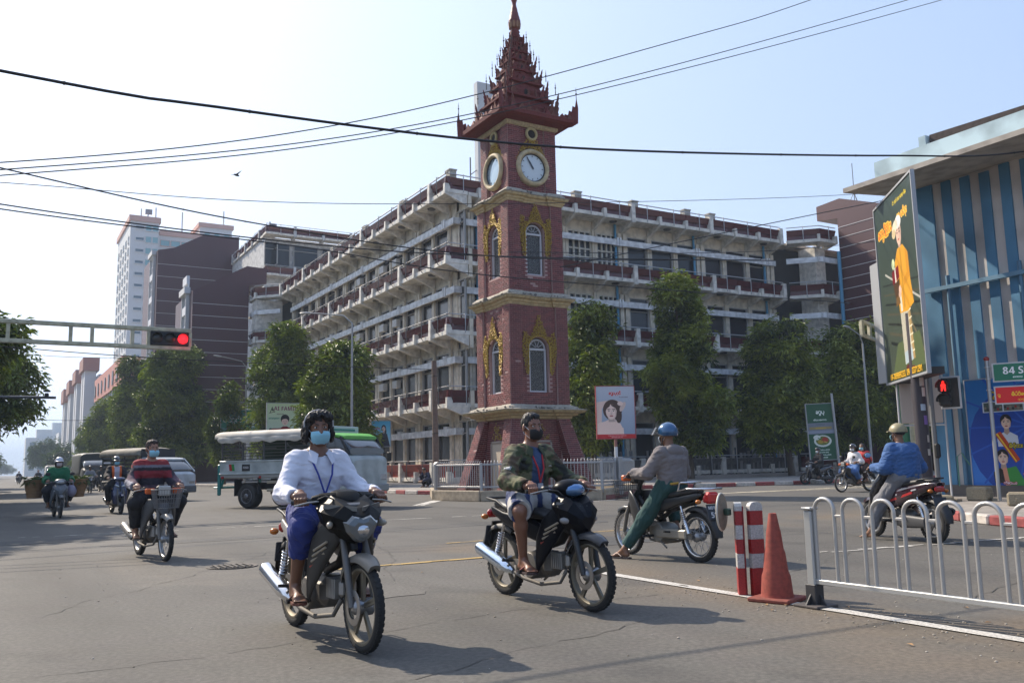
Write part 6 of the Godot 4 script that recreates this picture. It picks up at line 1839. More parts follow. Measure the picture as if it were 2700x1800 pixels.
	# foot pegs, stand
	for s in [-1.0,1.0]:
		m=M.new(); m.tube([V(s*0.10,0.27,0.02),V(s*0.29,0.275,0.02)],0.017,8); part("foot_peg",m,blk,root)
		m=M.new(); m.tube([V(s*0.13,0.33,-0.30),V(s*0.24,0.34,-0.30)],0.013,6); part("passenger_peg",m,blk,root)
	m=M.new(); m.tube([V(0.11,0.24,-0.05),V(0.16,0.15,-0.25)],0.011,6); part("side_stand",m,dirty,root)
	# leg shield and nose
	var hl: String=o.get("headlight","nose")
	if sc:
		m=M.new()
		pod(m,[[0.36,0.30,0.16,0.04,0.7],[0.38,0.45,0.19,0.02,0.7],[0.36,0.62,0.20,0.02,0.7]],14)
		m=M.new()
		var rings:=[]
		for q in [[0.28,0.40,0.17,0.05],[0.45,0.42,0.20,0.06],[0.62,0.40,0.21,0.075],[0.78,0.35,0.17,0.08],[0.90,0.31,0.10,0.05]]:
			rings.append(m.ring(V(0,q[0],q[1]),V(q[2],0,0),V(0,0,q[3]),16))
		m.loft(rings); part("leg_shield",m,o.get("shield",body),root)
		m=M.new(); pod(m,[[0.35,0.27,0.12,0.035,0.5],[0.0,0.26,0.14,0.035,0.5],[-0.12,0.30,0.13,0.05,0.5]]); part("footboard",m,blk,root)
		m=M.new(); pod(m,[[-0.15,0.27,0.05,0.09,0.7,0.13],[-0.4,0.27,0.05,0.085,0.7,0.14],[-0.66,0.27,0.04,0.07,0.7,0.14]]); part("transmission_case",m,mt(0.06,0.06,0.062,0.5,0.3),root)
		m=M.new(); pod(m,[[0.02,0.98,0.06,0.03,0.8],[0.30,0.99,0.14,0.05,0.8],[0.38,0.95,0.11,0.05,0.8],[0.43,0.92,0.03,0.02,0.8]]) if false else null
		m=M.new(); m.ell(V(0,hy-0.01,0.28),V(0.17,0.06,0.11),Basis.IDENTITY,8,14); part("handlebar_cover",m,body,root)
	else:
		for s in [-1.0,1.0]:
			m=M.new()
			pod(m,[[0.46,0.74,0.03,0.06,0.8,s*0.10],[0.36,0.66,0.03,0.14,0.7,s*0.16],[0.25,0.54,0.022,0.17,0.7,s*0.19],[0.16,0.42,0.015,0.15,0.7,s*0.19],[0.11,0.33,0.008,0.07,0.7,s*0.17]])
			var sh:=part("leg_shield",m,o.get("shield",body),root)
			if o.has("shield_lines"):
				for i in 4:
					m=M.new(); m.tube([V(s*0.168,0.68-i*0.036,0.425-i*0.02),V(s*0.209,0.62-i*0.036,0.30-i*0.02)],0.009,5); part("shield_slot",m,mt(0.3,0.25,0.18,0.5) if i<3 else mt(0.35,0.05,0.03,0.5),sh)
		if hl=="nose":
			m=M.new()
			facet(m,cowl_rings(0.80,0.215,0.27,[[0.24,0.55,0.04],[0.33,1.0,0.03],[0.43,1.0,0.0],[0.52,0.78,-0.01],[0.585,0.50,-0.02],[0.605,0.34,-0.025]])); var cw:=part("front_cowl",m,body,root)
			for s in [-1.0,1.0]:
				m=M.new(); m.prism(PackedVector2Array([Vector2(s*0.085,0.755),Vector2(s*0.205,0.86),Vector2(s*0.175,0.80),Vector2(s*0.12,0.735)]),0.0,0.03,Transform3D(Basis(V(0,1,0),s*0.62)*Basis(V(1,0,0),-0.12),V(s*-0.02,0.08,0.535))); part("side_lens",m,mt(0.20,0.21,0.21,0.08,0.3,{"coat": 1.0}),cw)
				m=M.new(); m.bar(V(s*0.02,0.885,0.565),V(s*0.195,0.905,0.43),0.012,0.028); part("trim_line",m,mt(0.16,0.16,0.15,0.3,0.4),cw)
				m=M.new(); m.tube([V(s*0.20,hy,0.30),V(s*0.17,hy+0.03,0.40),V(s*0.08,0.93,0.44),V(s*0.04,0.84,0.40)],0.006,5); part("cable",m,blk,root)
			m=M.new(); m.prism(PackedVector2Array([Vector2(-0.17,0.92),Vector2(0,0.83),Vector2(0.17,0.92),Vector2(0.14,0.82),Vector2(0.10,0.78),Vector2(0,0.80),Vector2(-0.10,0.78),Vector2(-0.14,0.82)]),-0.015,0.02,Transform3D(Basis(V(1,0,0),0.18),V(0,0.13,0.655))) if false else null
			m=M.new(); m.cbox(V(0,0.905,0.46),V(0.13,0.03,0.05),0.012,Basis(V(1,0,0),0.5)); part("number_visor",m,mt(0.10,0.10,0.10,0.3),root)
	# headlight
	var lens:=mt(0.42,0.45,0.45,0.08,0.25,{"coat": 1.0})
	if hl=="nose":
		m=M.new(); facet(m,cowl_rings(0.765,0.125,0.17,[[0.50,1.0,0.02],[0.575,0.95,0.0],[0.612,0.78,-0.005],[0.625,0.5,-0.008]]))
		var h:=part("headlight",m,o.get("lens",mt(0.13,0.14,0.14,0.1,0.2,{"coat": 0.6})),root)
		m=M.new(); m.ell(V(0,0.755,0.606),V(0.055,0.042,0.03),Basis.IDENTITY,6,14); part("reflector",m,chrome,h)
		for s in [-1.0,1.0]:
			m=M.new(); m.ell(V(s*0.175,0.79,0.49),V(0.022,0.025,0.055),Basis(V(0,1,0),s*0.5),6,10); part("front_indicator",m,mt(0.34,0.30,0.24,0.15),root)
	elif hl=="bar":
		m=M.new(); m.ell(V(0,hy+0.005,0.36),V(0.15,0.078,0.12),Basis.IDENTITY,8,16); part("handlebar_cover",m,body,root)
		m=M.new(); m.ell(V(0,hy-0.005,0.415),V(0.105,0.058,0.085),Basis.IDENTITY,8,16); part("headlight",m,o.get("lens",mt(0.10,0.22,0.42,0.05,0.5,{"coat": 1.0})),root)
		for s in [-1.0,1.0]:
			m=M.new(); m.ell(V(s*0.13,0.70,0.475),V(0.05,0.03,0.05),Basis(V(0,1,0),s*0.5),6,10); part("front_indicator",m,mt(0.25,0.25,0.25,0.1),root)
		m=M.new(); facet(m,cowl_rings(0.72,0.19,0.30,[[0.28,0.5,0.03],[0.36,0.95,0.02],[0.45,1.0,0.0],[0.53,0.80,-0.01],[0.58,0.5,-0.03],[0.60,0.3,-0.04]])); var cw:=part("front_cowl",m,body,root)
		for s in [-1.0,1.0]:
			m=M.new(); m.bar(V(s*0.03,0.80,0.545),V(s*0.185,0.835,0.43),0.012,0.022); part("trim_line",m,mt(0.16,0.16,0.16,0.3,0.4),cw)
			m=M.new(); m.tube([V(s*0.20,hy,0.30),V(s*0.16,hy-0.01,0.42),V(s*0.08,0.86,0.44),V(s*0.04,0.78,0.40)],0.006,5); part("cable",m,blk,root)
	elif hl=="box":
		m=M.new(); m.cbox(V(0,hy-0.03,0.43),V(0.17,0.145,0.12),0.025); var h:=part("headlight_shell",m,blk,root)
		m=M.new(); m.cbox(V(0,hy-0.03,0.495),V(0.155,0.13,0.02),0.01); part("headlight",m,mt(0.42,0.43,0.41,0.12,0.2),h)
		for s in [-1.0,1.0]:
			m=M.new(); m.cbox(V(s*0.17,hy-0.03,0.44),V(0.12,0.075,0.07),0.015); part("front_indicator",m,mt(0.55,0.10,0.015,0.3),root)
		m=M.new(); pod(m,[[0.40,0.76,0.07,0.05,0.8],[0.50,0.66,0.08,0.07,0.8],[0.53,0.60,0.03,0.03,0.8]],14); part("front_cowl",m,body,root)
	elif hl=="scooter":
		for s in [-1.0,1.0]:
			m=M.new(); m.ell(V(s*0.085,0.78,0.43),V(0.075,0.03,0.05),Basis(V(0,0,1),s*0.5)*Basis(V(0,1,0),s*0.4),6,12); part("headlight",m,lens,root)
	# handlebar with grips, levers, mirrors
	m=M.new(); m.tube([V(-0.33,hy-0.01,hz-0.05),V(-0.20,hy,hz),V(-0.08,hy-0.03,hz+0.04),V(0.08,hy-0.03,hz+0.04),V(0.20,hy,hz),V(0.33,hy-0.01,hz-0.05)],0.012,8); part("handlebar",m,blk,root)
	for s in [-1.0,1.0]:
		m=M.new(); m.tube([V(s*0.22,hy-0.001,hz-0.008),V(s*0.34,hy-0.011,hz-0.053)],0.018,10); part("grip",m,blk,root)
		m=M.new(); m.tube([V(s*0.19,hy-0.005,hz+0.05),V(s*0.26,hy-0.01,hz+0.055),V(s*0.345,hy-0.03,hz+0.02)],0.007,6); part("brake_lever",m,alu,root)
		m=M.new(); m.cbox(V(s*0.19,hy+0.005,hz+0.005),V(0.06,0.045,0.055),0.012); part("switch_housing",m,blk,root)
		if o.get("mirrors",true) : mirror(root,V(s*0.18,hy+0.01,hz+0.01),s,blk)
	if kind=="cub" and hl=="nose":
		m=M.new(); pod(m,[[0.20,hy,0.07,0.03,0.8],[0.30,hy+0.015,0.12,0.055,0.8],[0.37,hy,0.10,0.055,0.8],[0.42,hy-0.03,0.05,0.03,0.8]],16); part("handlebar_cover",m,o.get("cover",body),root)
		for s in [-1.0,1.0]:
			m=M.new(); m.tube([V(s*0.08,hy,0.33),V(s*0.16,hy+0.005,0.30),V(s*0.215,hy,0.275)],[0.055,0.045,0.03],10); part("handlebar_cover_wing",m,o.get("cover",body),root)
	if o.has("basket"):
		var bk:=M.new()
		var bz: float=zf-0.02; var by:=0.68
		for j in 5:
			var t:=j/4.0; var w:=lerpf(0.13,0.17,t); var d:=lerpf(0.10,0.13,t); var y:=by+t*0.24
			bk.tube([V(-w,y,bz-d),V(w,y,bz-d),V(w,y,bz+d),V(-w,y,bz+d),V(-w,y,bz-d)],0.005 if j==4 else 0.0028,4)
		for i in 11:
			var t:=i/10.0*2.0-1.0
			for s in [-1.0,1.0]:
				bk.tube([V(t*0.13,by,bz+s*0.10),V(t*0.17,by+0.24,bz+s*0.13)],0.0028,4)
				bk.tube([V(s*0.13,by,bz+t*0.10),V(s*0.17,by+0.24,bz+t*0.13)],0.0028,4)
			bk.tube([V(t*0.13,by,bz-0.10),V(t*0.13,by,bz+0.10)],0.0028,4)
		part("wire_basket",bk,o.basket,root)
	if o.has("rack"):
		m=M.new()
		m.tube([V(-0.11,0.80,-0.42),V(-0.13,0.83,-0.60),V(-0.12,0.83,-0.90),V(0.12,0.83,-0.90),V(0.13,0.83,-0.60),V(0.11,0.80,-0.42)],0.012,8)
		for i in 4: m.tube([V(-0.125,0.83,-0.60-i*0.09),V(0.125,0.83,-0.60-i*0.09)],0.008,6)
		m.tube([V(-0.12,0.80,-0.44),V(-0.12,0.90,-0.48),V(-0.11,0.90,-0.58),V(0.11,0.90,-0.58),V(0.12,0.90,-0.48),V(0.12,0.80,-0.44)],0.013,8)
		part("luggage_rack",m,chrome,root)
		m=M.new(); m.cbox(V(0,0.73,-0.86),V(0.17,0.13,0.11),0.03); part("tail_light",m,mt(0.50,0.01,0.012,0.25,0,{"coat": 0.5}),root)
	return root
# ---------------------------------------------------------------- people: joints with radii, joined in a distance field and meshed as surface nets
class Field:
	var lo: Vector3; var s: float; var nx: int; var ny: int; var nz: int
	var f: PackedFloat32Array
	var k:=0.03
	func _init(a: Vector3,b: Vector3,cell: float) ->void:
		lo=a; s=cell
		nx=int((b.x-a.x)/s)+2; ny=int((b.y-a.y)/s)+2; nz=int((b.z-a.z)/s)+2
		f.resize(nx*ny*nz); f.fill(9.0)
	func put(i: int,d: float) ->void:
		var o:=f[i]
		if o>8.0: f[i]=d
		else:
			var h:=maxf(k-absf(o-d),0.0)/k
			f[i]=minf(o,d)-h*h*k*0.25
	func cap(a: Vector3,b: Vector3,ra: float,rb: float,flat:=1.0,fdir:=Vector3.ZERO) ->void:
		# tapered capsule; flat > 1 squeezes it along fdir
		var mg:=maxf(ra,rb)+k+s*1.5
		var x0:=maxi(0,int((minf(a.x,b.x)-mg-lo.x)/s)); var x1:=mini(nx-1,int((maxf(a.x,b.x)+mg-lo.x)/s)+1)
		var y0:=maxi(0,int((minf(a.y,b.y)-mg-lo.y)/s)); var y1:=mini(ny-1,int((maxf(a.y,b.y)+mg-lo.y)/s)+1)
		var z0:=maxi(0,int((minf(a.z,b.z)-mg-lo.z)/s)); var z1:=mini(nz-1,int((maxf(a.z,b.z)+mg-lo.z)/s)+1)
		var ab:=b-a; var l2:=maxf(ab.length_squared(),1e-8)
		for z in range(z0,z1+1):
			for y in range(y0,y1+1):
				var i:=(z*ny+y)*nx+x0
				var p:=Vector3(lo.x+x0*s,lo.y+y*s,lo.z+z*s)-a
				for x in range(x0,x1+1):
					var t:=clampf(p.dot(ab)/l2,0.0,1.0)
					var q:=p-ab*t
					if flat!=1.0: q+=fdir*(q.dot(fdir)*(flat-1.0))
					var d:=q.length()-(ra+(rb-ra)*t)
					if d<k+s*2.0: put(i,d)
					i+=1
					p.x+=s
	func ell(c: Vector3,r: Vector3,bs:=Basis.IDENTITY) ->void:
		var mg:=maxf(r.x,maxf(r.y,r.z))+k+s*1.5
		var x0:=maxi(0,int((c.x-mg-lo.x)/s)); var x1:=mini(nx-1,int((c.x+mg-lo.x)/s)+1)
		var y0:=maxi(0,int((c.y-mg-lo.y)/s)); var y1:=mini(ny-1,int((c.y+mg-lo.y)/s)+1)
		var z0:=maxi(0,int((c.z-mg-lo.z)/s)); var z1:=mini(nz-1,int((c.z+mg-lo.z)/s)+1)
		var inv:=bs.inverse()
		var mn:=minf(r.x,minf(r.y,r.z))
		for z in range(z0,z1+1):
			for y in range(y0,y1+1):
				var i:=(z*ny+y)*nx+x0
				for x in range(x0,x1+1):
					var p:=inv*(Vector3(lo.x+x*s,lo.y+y*s,lo.z+z*s)-c)
					var k0:=(p/r).length()
					var k1:=(p/(r*r)).length()
					var d:=k0*(k0-1.0)/maxf(k1,1e-6)
					if k0<0.3: d=-mn*0.5
					if d<k+s*2.0: put(i,d)
					i+=1
	func cut(pl: Vector3,dist: float) ->void:
		for z in nz:
			for y in ny:
				for x in nx:
					var i:=(z*ny+y)*nx+x
					if f[i]<8.0:
						var d:=Vector3(lo.x+x*s,lo.y+y*s,lo.z+z*s).dot(pl)-dist
						if d>f[i]: f[i]=d
	func carve_ball(c: Vector3,r: float) ->void:
		var mg:=r+s*2
		for z in range(maxi(0,int((c.z-mg-lo.z)/s)),mini(nz,int((c.z+mg-lo.z)/s)+2)):
			for y in range(maxi(0,int((c.y-mg-lo.y)/s)),mini(ny,int((c.y+mg-lo.y)/s)+2)):
				for x in range(maxi(0,int((c.x-mg-lo.x)/s)),mini(nx,int((c.x+mg-lo.x)/s)+2)):
					var i:=(z*ny+y)*nx+x
					if f[i]<8.0:
						var d:=r-Vector3(lo.x+x*s,lo.y+y*s,lo.z+z*s).distance_to(c)
						if d>f[i]: f[i]=d
	func wrinkle(amp: float,fr: float,sd: int,st:=Vector3(1,1,1),sh:=Vector3.ZERO) ->void:
		var nf:=FastNoiseLite.new(); nf.seed=sd; nf.frequency=fr; nf.fractal_octaves=2
		for z in nz:
			for y in ny:
				var i:=(z*ny+y)*nx
				for x in nx:
					var d:=f[i+x]
					if d<0.05 and d>-0.05: f[i+x]=d+amp*(1.4*absf(nf.get_noise_3d((lo.x+x*s)*st.x+sh.y*(lo.y+y*s),(lo.y+y*s)*st.y+sh.x*(lo.x+x*s),(lo.z+z*s)*st.z+sh.z*(lo.y+y*s)))-0.35)
	func mesh_into(m: M,color: Callable) ->void:
		var vid:=PackedInt32Array(); vid.resize(nx*ny*nz); vid.fill(-1)
		var sx:=1; var sy:=nx; var sz:=nx*ny
		for z in nz-1:
			for y in ny-1:
				var i:=(z*ny+y)*nx
				for x in nx-1:
					var a:=f[i]; var b:=f[i+1]
					var c:=f[i+sy]; var d:=f[i+sy+1]
					var e:=f[i+sz]; var g:=f[i+sz+1]; var h:=f[i+sz+sy]; var j:=f[i+sz+sy+1]
					var n:=int(a<0)+int(b<0)+int(c<0)+int(d<0)+int(e<0)+int(g<0)+int(h<0)+int(j<0)
					if n>0 and n<8:
						var p:=Vector3.ZERO; var w:=0
						var vals:=[a,b,c,d,e,g,h,j]
						for ed in EDGES:
							var v0: float=vals[ed[0]]; var v1: float=vals[ed[1]]
							if (v0<0)!=(v1<0):
								var t:=v0/(v0-v1)
								var p0:=Vector3(ed[0] & 1,(ed[0]>>1) & 1,ed[0]>>2); var p1:=Vector3(ed[1] & 1,(ed[1]>>1) & 1,ed[1]>>2)
								p+=p0.lerp(p1,t); w+=1
						p/=w
						var gr:=Vector3((b+d+g+j)-(a+c+e+h),(c+d+h+j)-(a+b+e+g),(e+g+h+j)-(a+b+c+d))
						var wp:=lo+(Vector3(x,y,z)+p)*s
						if color.is_valid(): m.col=color.call(wp)
						vid[i]=m.vt(wp,gr.normalized())
					i+=1
		for z in range(1,nz-1):
			for y in range(1,ny-1):
				var i:=(z*ny+y)*nx+1
				for x in range(1,nx-1):
					var a:=f[i]<0
					if a!=(f[i+sx]<0): _quad(m,vid[i-sy-sz],vid[i-sz],vid[i],vid[i-sy],a)
					if a!=(f[i+sy]<0): _quad(m,vid[i-sx-sz],vid[i-sx],vid[i],vid[i-sz],a)
					if a!=(f[i+sz]<0): _quad(m,vid[i-sx-sy],vid[i-sy],vid[i],vid[i-sx],a)
					i+=1
	func _quad(m: M,a: int,b: int,c: int,d: int,fl: bool) ->void:
		if a<0 or b<0 or c<0 or d<0: return
		if fl: m.idx.append_array(PackedInt32Array([a,c,b,a,d,c]))
		else: m.idx.append_array(PackedInt32Array([a,b,c,a,c,d]))
	const EDGES:=[[0,1],[2,3],[4,5],[6,7],[0,2],[1,3],[4,6],[5,7],[0,4],[1,5],[2,6],[3,7]]
var NOCOL: Callable
func grip_hand(m: M,grip: Vector3,axis: Vector3,wrist: Vector3,s: float,cell: float,open:=0.0) ->void:
	# a hand closed round a bar at grip; axis along the bar towards the thumb; the wrist behind it
	axis=axis.normalized()
	var back:=(wrist-grip); back=(back-axis*back.dot(axis)).normalized()
	var up:=axis.cross(back).normalized()
	if up.y<0: up=-up
	var fl:=Field.new(grip-Vector3.ONE*0.15,grip+Vector3.ONE*0.15,cell)
	fl.k=0.010
	var R:=0.022
	var w2:=grip+back*0.085+up*0.018
	fl.k=0.02
	fl.cap(wrist,w2,0.027,0.026)
	fl.cap(w2,grip+back*0.028+up*0.032+axis*0.012,0.026,0.024,1.3,up)
	fl.cap(w2,grip+back*0.028+up*0.030-axis*0.024,0.024,0.022,1.3,up)
	fl.cap(grip+back*0.03+up*0.03+axis*0.026,grip+back*0.03+up*0.028-axis*0.034,0.017,0.015)
	fl.k=0.008
	for i in 4:
		var u:=(0.031-i*0.0205)
		var ln: float=[0.95,1.05,1.0,0.82][i]
		var r: float=[0.0098,0.010,0.0096,0.0086][i]
		var a:=grip+axis*u+back*0.018+up*(0.031-0.002*i)
		var b:=grip+axis*(u*1.02)-back*(0.018*ln)+up*(0.026+0.004*open)
		var c:=grip+axis*(u*1.02)-back*(0.028*ln-0.004)-up*(0.006-0.01*open)
		var d:=grip+axis*(u*0.98)-back*0.006-up*(0.026*ln)
		fl.cap(a,b,r*1.08,r); fl.cap(b,c,r,r*0.94); fl.cap(c,d,r*0.94,r*0.8)
	var t0:=grip+back*0.05+axis*0.022+up*0.012
	var t1:=grip+axis*0.052+back*0.022-up*0.004
	var t2:=grip+axis*0.050-back*0.010-up*0.020
	fl.cap(t0,t1,0.0135,0.0115); fl.cap(t1,t2,0.0112,0.0092)
	fl.mesh_into(m,NOCOL)
func foot_into(f: Field,ankle: Vector3,fwd: Vector3,s: float) ->Vector3:
	# bare foot: heel, arch, ball, toes. returns the sole centre
	fwd=V(fwd.x,0,fwd.z).normalized()
	var sd:=V(-fwd.z,0,fwd.x)
	var heel:=ankle-V(0,0.062,0)-fwd*0.035
	var ball:=ankle-V(0,0.078,0)+fwd*0.125
	f.cap(ankle,heel,0.036,0.030); f.cap(ankle+V(0,-0.02,0)+fwd*0.02,ball,0.036,0.026,1.15,V(0,1,0))
	f.cap(heel,ball+sd*0.012,0.028,0.024); f.cap(ball-sd*0.022,ball+sd*0.024,0.020,0.020)
	var kk:=f.k; f.k=0.008
	for i in 5:
		var u:=-0.030+i*0.0155
		var l: float=[0.052,0.056,0.05,0.043,0.034][i]
		f.cap(ball+sd*u+V(0,-0.004,0),ball+sd*(u*1.15)+fwd*l+V(0,-0.010,0),0.0115 if i else 0.0135,0.0085 if i else 0.012)
	f.k=kk
	return ankle-V(0,0.098,0)+fwd*0.06
# J: joints; o: looks
func make_person(label: String,at: Vector3,turn: float,J: Dictionary,o: Dictionary,group:="") ->Node3D:
	var root:=thing("person",label,"person",at,turn,group)
	var cell: float=o.get("cell",0.016)
	var skin: Material=o.get("skin",mt(0.21,0.105,0.06,0.5))
	var hd: Vector3=J.head; var hb: Basis=Basis.from_euler(V(J.get("nod",0.0),J.get("look",0.0),J.get("tilt",0.0)))
	var nk: Vector3=J.neck
	var slim: float=o.get("slim",1.0)
	# bounds
	var lo:=hd; var hi:=hd
	for key in J:
		if J[key] is Vector3:
			lo=lo.min(J[key]); hi=hi.max(J[key])
	lo-=Vector3.ONE*0.22; hi+=Vector3.ONE*0.22
	# ---- the body
	var f:=Field.new(lo,hi,cell); f.k=0.045
	f.cap(J.hip,J.waist,0.125*slim,0.115*slim,0.78,V(1,0,0)); f.cap(J.waist,J.chest,0.115*slim,0.125*slim,0.74,V(1,0,0))
	f.cap(J.chest,nk-V(0,0.07,0),0.12*slim,0.075,0.72,V(1,0,0))
	for s in ["l","r"]:
		f.k=0.04
		f.cap(J["sh_"+s],nk-V(0,0.05,0),0.055,0.05)
		f.cap(J["sh_"+s],J["el_"+s],0.053*slim,0.040*slim); f.cap(J["el_"+s],J["wr_"+s],0.040*slim,0.027)
		f.k=0.05
		f.cap(J["hp_"+s],J["kn_"+s],0.085*slim,0.056*slim)
		f.k=0.03
		f.cap(J["kn_"+s],J["kn_"+s].lerp(J["an_"+s],0.3),0.055*slim,0.054*slim); f.cap(J["kn_"+s].lerp(J["an_"+s],0.3),J["an_"+s],0.054*slim,0.034)
		f.k=0.02
		foot_into(f,J["an_"+s],J.get("ft_"+s,V(0,0,1)),1.0)
	f.k=0.03
	f.cap(nk-V(0,0.07,0),hd-hb*V(0,0.06,0.015),0.056,0.052)
	var m:=M.new()
	var fine: float=o.get("fine",cell)
	if fine>=cell: head_into(f,hd,hb)
	f.mesh_into(m,NOCOL)
	if fine<cell:
		var hf:=Field.new(hd-Vector3.ONE*0.17,hd+Vector3.ONE*0.17,fine); hf.k=0.02
		head_into(hf,hd,hb)
		hf.k=0.02; hf.cap(nk-V(0,0.02,0),hd-hb*V(0,0.06,0.015),0.054,0.050)
		hf.mesh_into(m,NOCOL)
	for s in ["l","r"]:
		if J.has("grip_"+s):
			grip_hand(m,J["grip_"+s],J.get("gax_"+s,V(-1,0,0) if s=="l" else V(1,0,0)),J["wr_"+s],1.0,minf(fine,0.007))
	part("body",m,skin,root)
	face_bits(root,hd,hb,o)
	# ---- clothes
	if o.has("shirt"):
		var sb:=span_of(J,["hip","waist","chest","neck","sh_l","sh_r","el_l","el_r","wr_l","wr_r"],0.21)
		var c:=Field.new(sb[0],sb[1],cell); c.k=0.05
		var t: float=o.get("loose",0.018)
		c.cap(J.hip+V(0,0.03,0),J.waist,0.122*slim+t,0.114*slim+t,0.84,V(1,0,0)); c.cap(J.waist,J.chest,0.114*slim+t,0.124*slim+t,0.78,V(1,0,0))
		c.cap(J.chest,nk-V(0,0.075,0),0.122*slim+t,0.052+t*0.5,0.76,V(1,0,0))
		var sl: float=o.get("sleeve",1.0)
		for s in ["l","r"]:
			var sh: Vector3=J["sh_"+s]; var el: Vector3=J["el_"+s]; var wr: Vector3=J["wr_"+s]
			c.k=0.045
			c.cap(sh,nk-V(0,0.055,0),0.054+t*0.75,0.040+t*0.4)
			c.cap(sh,el,0.055*slim+t*1.1,0.044*slim+t*1.1)
			if sl>0.5:
				var ce:=el.lerp(wr,(sl-0.5)*2.0*0.92)
				c.cap(el,ce,0.044*slim+t*1.1,0.033+t*1.1)
		c.wrinkle(o.get("folds",0.013),5.0,int(at.x*13+at.z*7),V(1.2,2.6,1.2),V(0.8,0.6,0))
		if sl>0.5:
			for s in ["l","r"]:
				var el: Vector3=J["el_"+s]; var wr: Vector3=J["wr_"+s]
				c.carve_ball(el.lerp(wr,(sl-0.5)*2.0*0.96)+(wr-el).normalized()*0.085,0.085)
		c.carve_ball(nk+V(0,0.055,0.035),0.082)
		var cm:=M.new(); cm.usec=o.has("shirt_color")
		c.mesh_into(cm,o.shirt_color if o.has("shirt_color") else NOCOL)
		part(o.get("shirt_name","shirt"),cm,o.shirt,root)
		if o.has("collar"):
			var cl:=M.new()
			for s in [-1.0,1.0]:
				var up:=PackedVector3Array(); var mid:=PackedVector3Array(); var dn:=PackedVector3Array()
				for i in 7:
					var u:=i/6.0; var a:=lerpf(PI,0.42,u)
					up.append(nk+V(s*sin(a)*0.064,0.012-0.055*u*u,cos(a)*0.062+0.022)); mid.append(nk+V(s*sin(a)*0.078,0.010-0.060*u*u,cos(a)*0.078+0.026)); dn.append(nk+V(s*(sin(a)*0.092+0.022*u),-0.045-0.075*u*u,cos(a)*0.092+0.034+0.012*u))
				cl.loft([up,mid,dn],false)
			part("collar",cl,o.collar,root)
	if o.has("trousers"):
		var sb:=span_of(J,["hip","hp_l","hp_r","kn_l","kn_r","an_l","an_r"],0.20)
		var c:=Field.new(sb[0],sb[1],cell); c.k=0.05
		var t: float=o.get("tloose",0.02)
		c.cap(J.hip+V(0,0.02,0),J.hip,0.13*slim+t*0.6,0.13*slim+t*0.6,0.8,V(1,0,0))
		var lg: float=o.get("leg",1.0)
		for s in ["l","r"]:
			var hp: Vector3=J["hp_"+s]; var kn: Vector3=J["kn_"+s]; var an: Vector3=J["an_"+s]
			c.cap(hp,kn,0.09*slim+t,0.06*slim+t)
			if lg>0.5: c.cap(kn,kn.lerp(an,(lg-0.5)*2.0),0.06*slim+t,lerpf(0.055,0.040,lg)+t*o.get("flare",1.0))
		if o.get("skirt",false):
			for i in 4:
				var q:=(i+1)/5.0
				var a: Vector3=J.hp_l.lerp(J.hp_r,q); var b: Vector3=J.kn_l.lerp(J.kn_r,q); var e: Vector3=J.an_l.lerp(J.an_r,q)
				c.cap(a,b,0.085+t,0.05+t); c.cap(b,b.lerp(e,(lg-0.5)*2.0),0.05+t,0.045+t)
		c.wrinkle(o.get("tfolds",0.014),6.0,int(at.x*31+at.z*3),V(1.3,0.7,2.4),V(0,0.5,0.9))
		if lg<0.98:
			for s in ["l","r"]:
				var kn: Vector3=J["kn_"+s]; var an: Vector3=J["an_"+s]; var hp: Vector3=J["hp_"+s]
				var e:=kn.lerp(an,(lg-0.5)*2.0) if lg>0.5 else hp.lerp(kn,lg*2.0)
				var d:=(an-kn).normalized() if lg>0.5 else (kn-hp).normalized()
				c.carve_ball(e+d*0.13,0.125)
		var cm:=M.new(); cm.usec=o.has("trouser_color")
		c.mesh_into(cm,o.trouser_color if o.has("trouser_color") else NOCOL)
		part(o.get("trousers_name","trousers"),cm,o.trousers,root)
	if o.has("sandal"):
		for s in ["l","r"]:
			var fw: Vector3=J.get("ft_"+s,V(0,0,1)); fw=V(fw.x,0,fw.z).normalized()
			var an: Vector3=J["an_"+s]
			var sl:=M.new(); var bs:=Basis(V(-fw.z,0,fw.x)*-1.0,Vector3.UP,fw)
			var pl:=PackedVector2Array([Vector2(-0.032,-0.08),Vector2(0.032,-0.08),Vector2(0.044,0.06),Vector2(0.05,0.14),Vector2(0.03,0.19),Vector2(-0.02,0.195),Vector2(-0.05,0.15),Vector2(-0.042,0.04)])
			sl.prism(pl,-0.016,0.0,Transform3D(Basis(bs.x,fw,Vector3.UP),an-V(0,0.098,0)))
			var so:=part("sandal",sl,o.sandal,root)
			var st:=M.new()
			for e in [-1.0,1.0]: st.tube([an-V(0,0.092,0)+fw*0.12+bs.x*0.005,an-V(0,0.055,0)+fw*0.085+bs.x*e*0.03,an-V(0,0.088,0)+fw*0.02+bs.x*e*0.042],0.007,6)
			part("sandal_strap",st,o.get("strap",o.sandal),so)
	return root
func span_of(J: Dictionary,keys: Array,mg: float) ->Array:
	var lo: Vector3=J[keys[0]]; var hi:=lo
	for k in keys:
		lo=lo.min(J[k]); hi=hi.max(J[k])
	return [lo-Vector3.ONE*mg,hi+Vector3.ONE*mg]
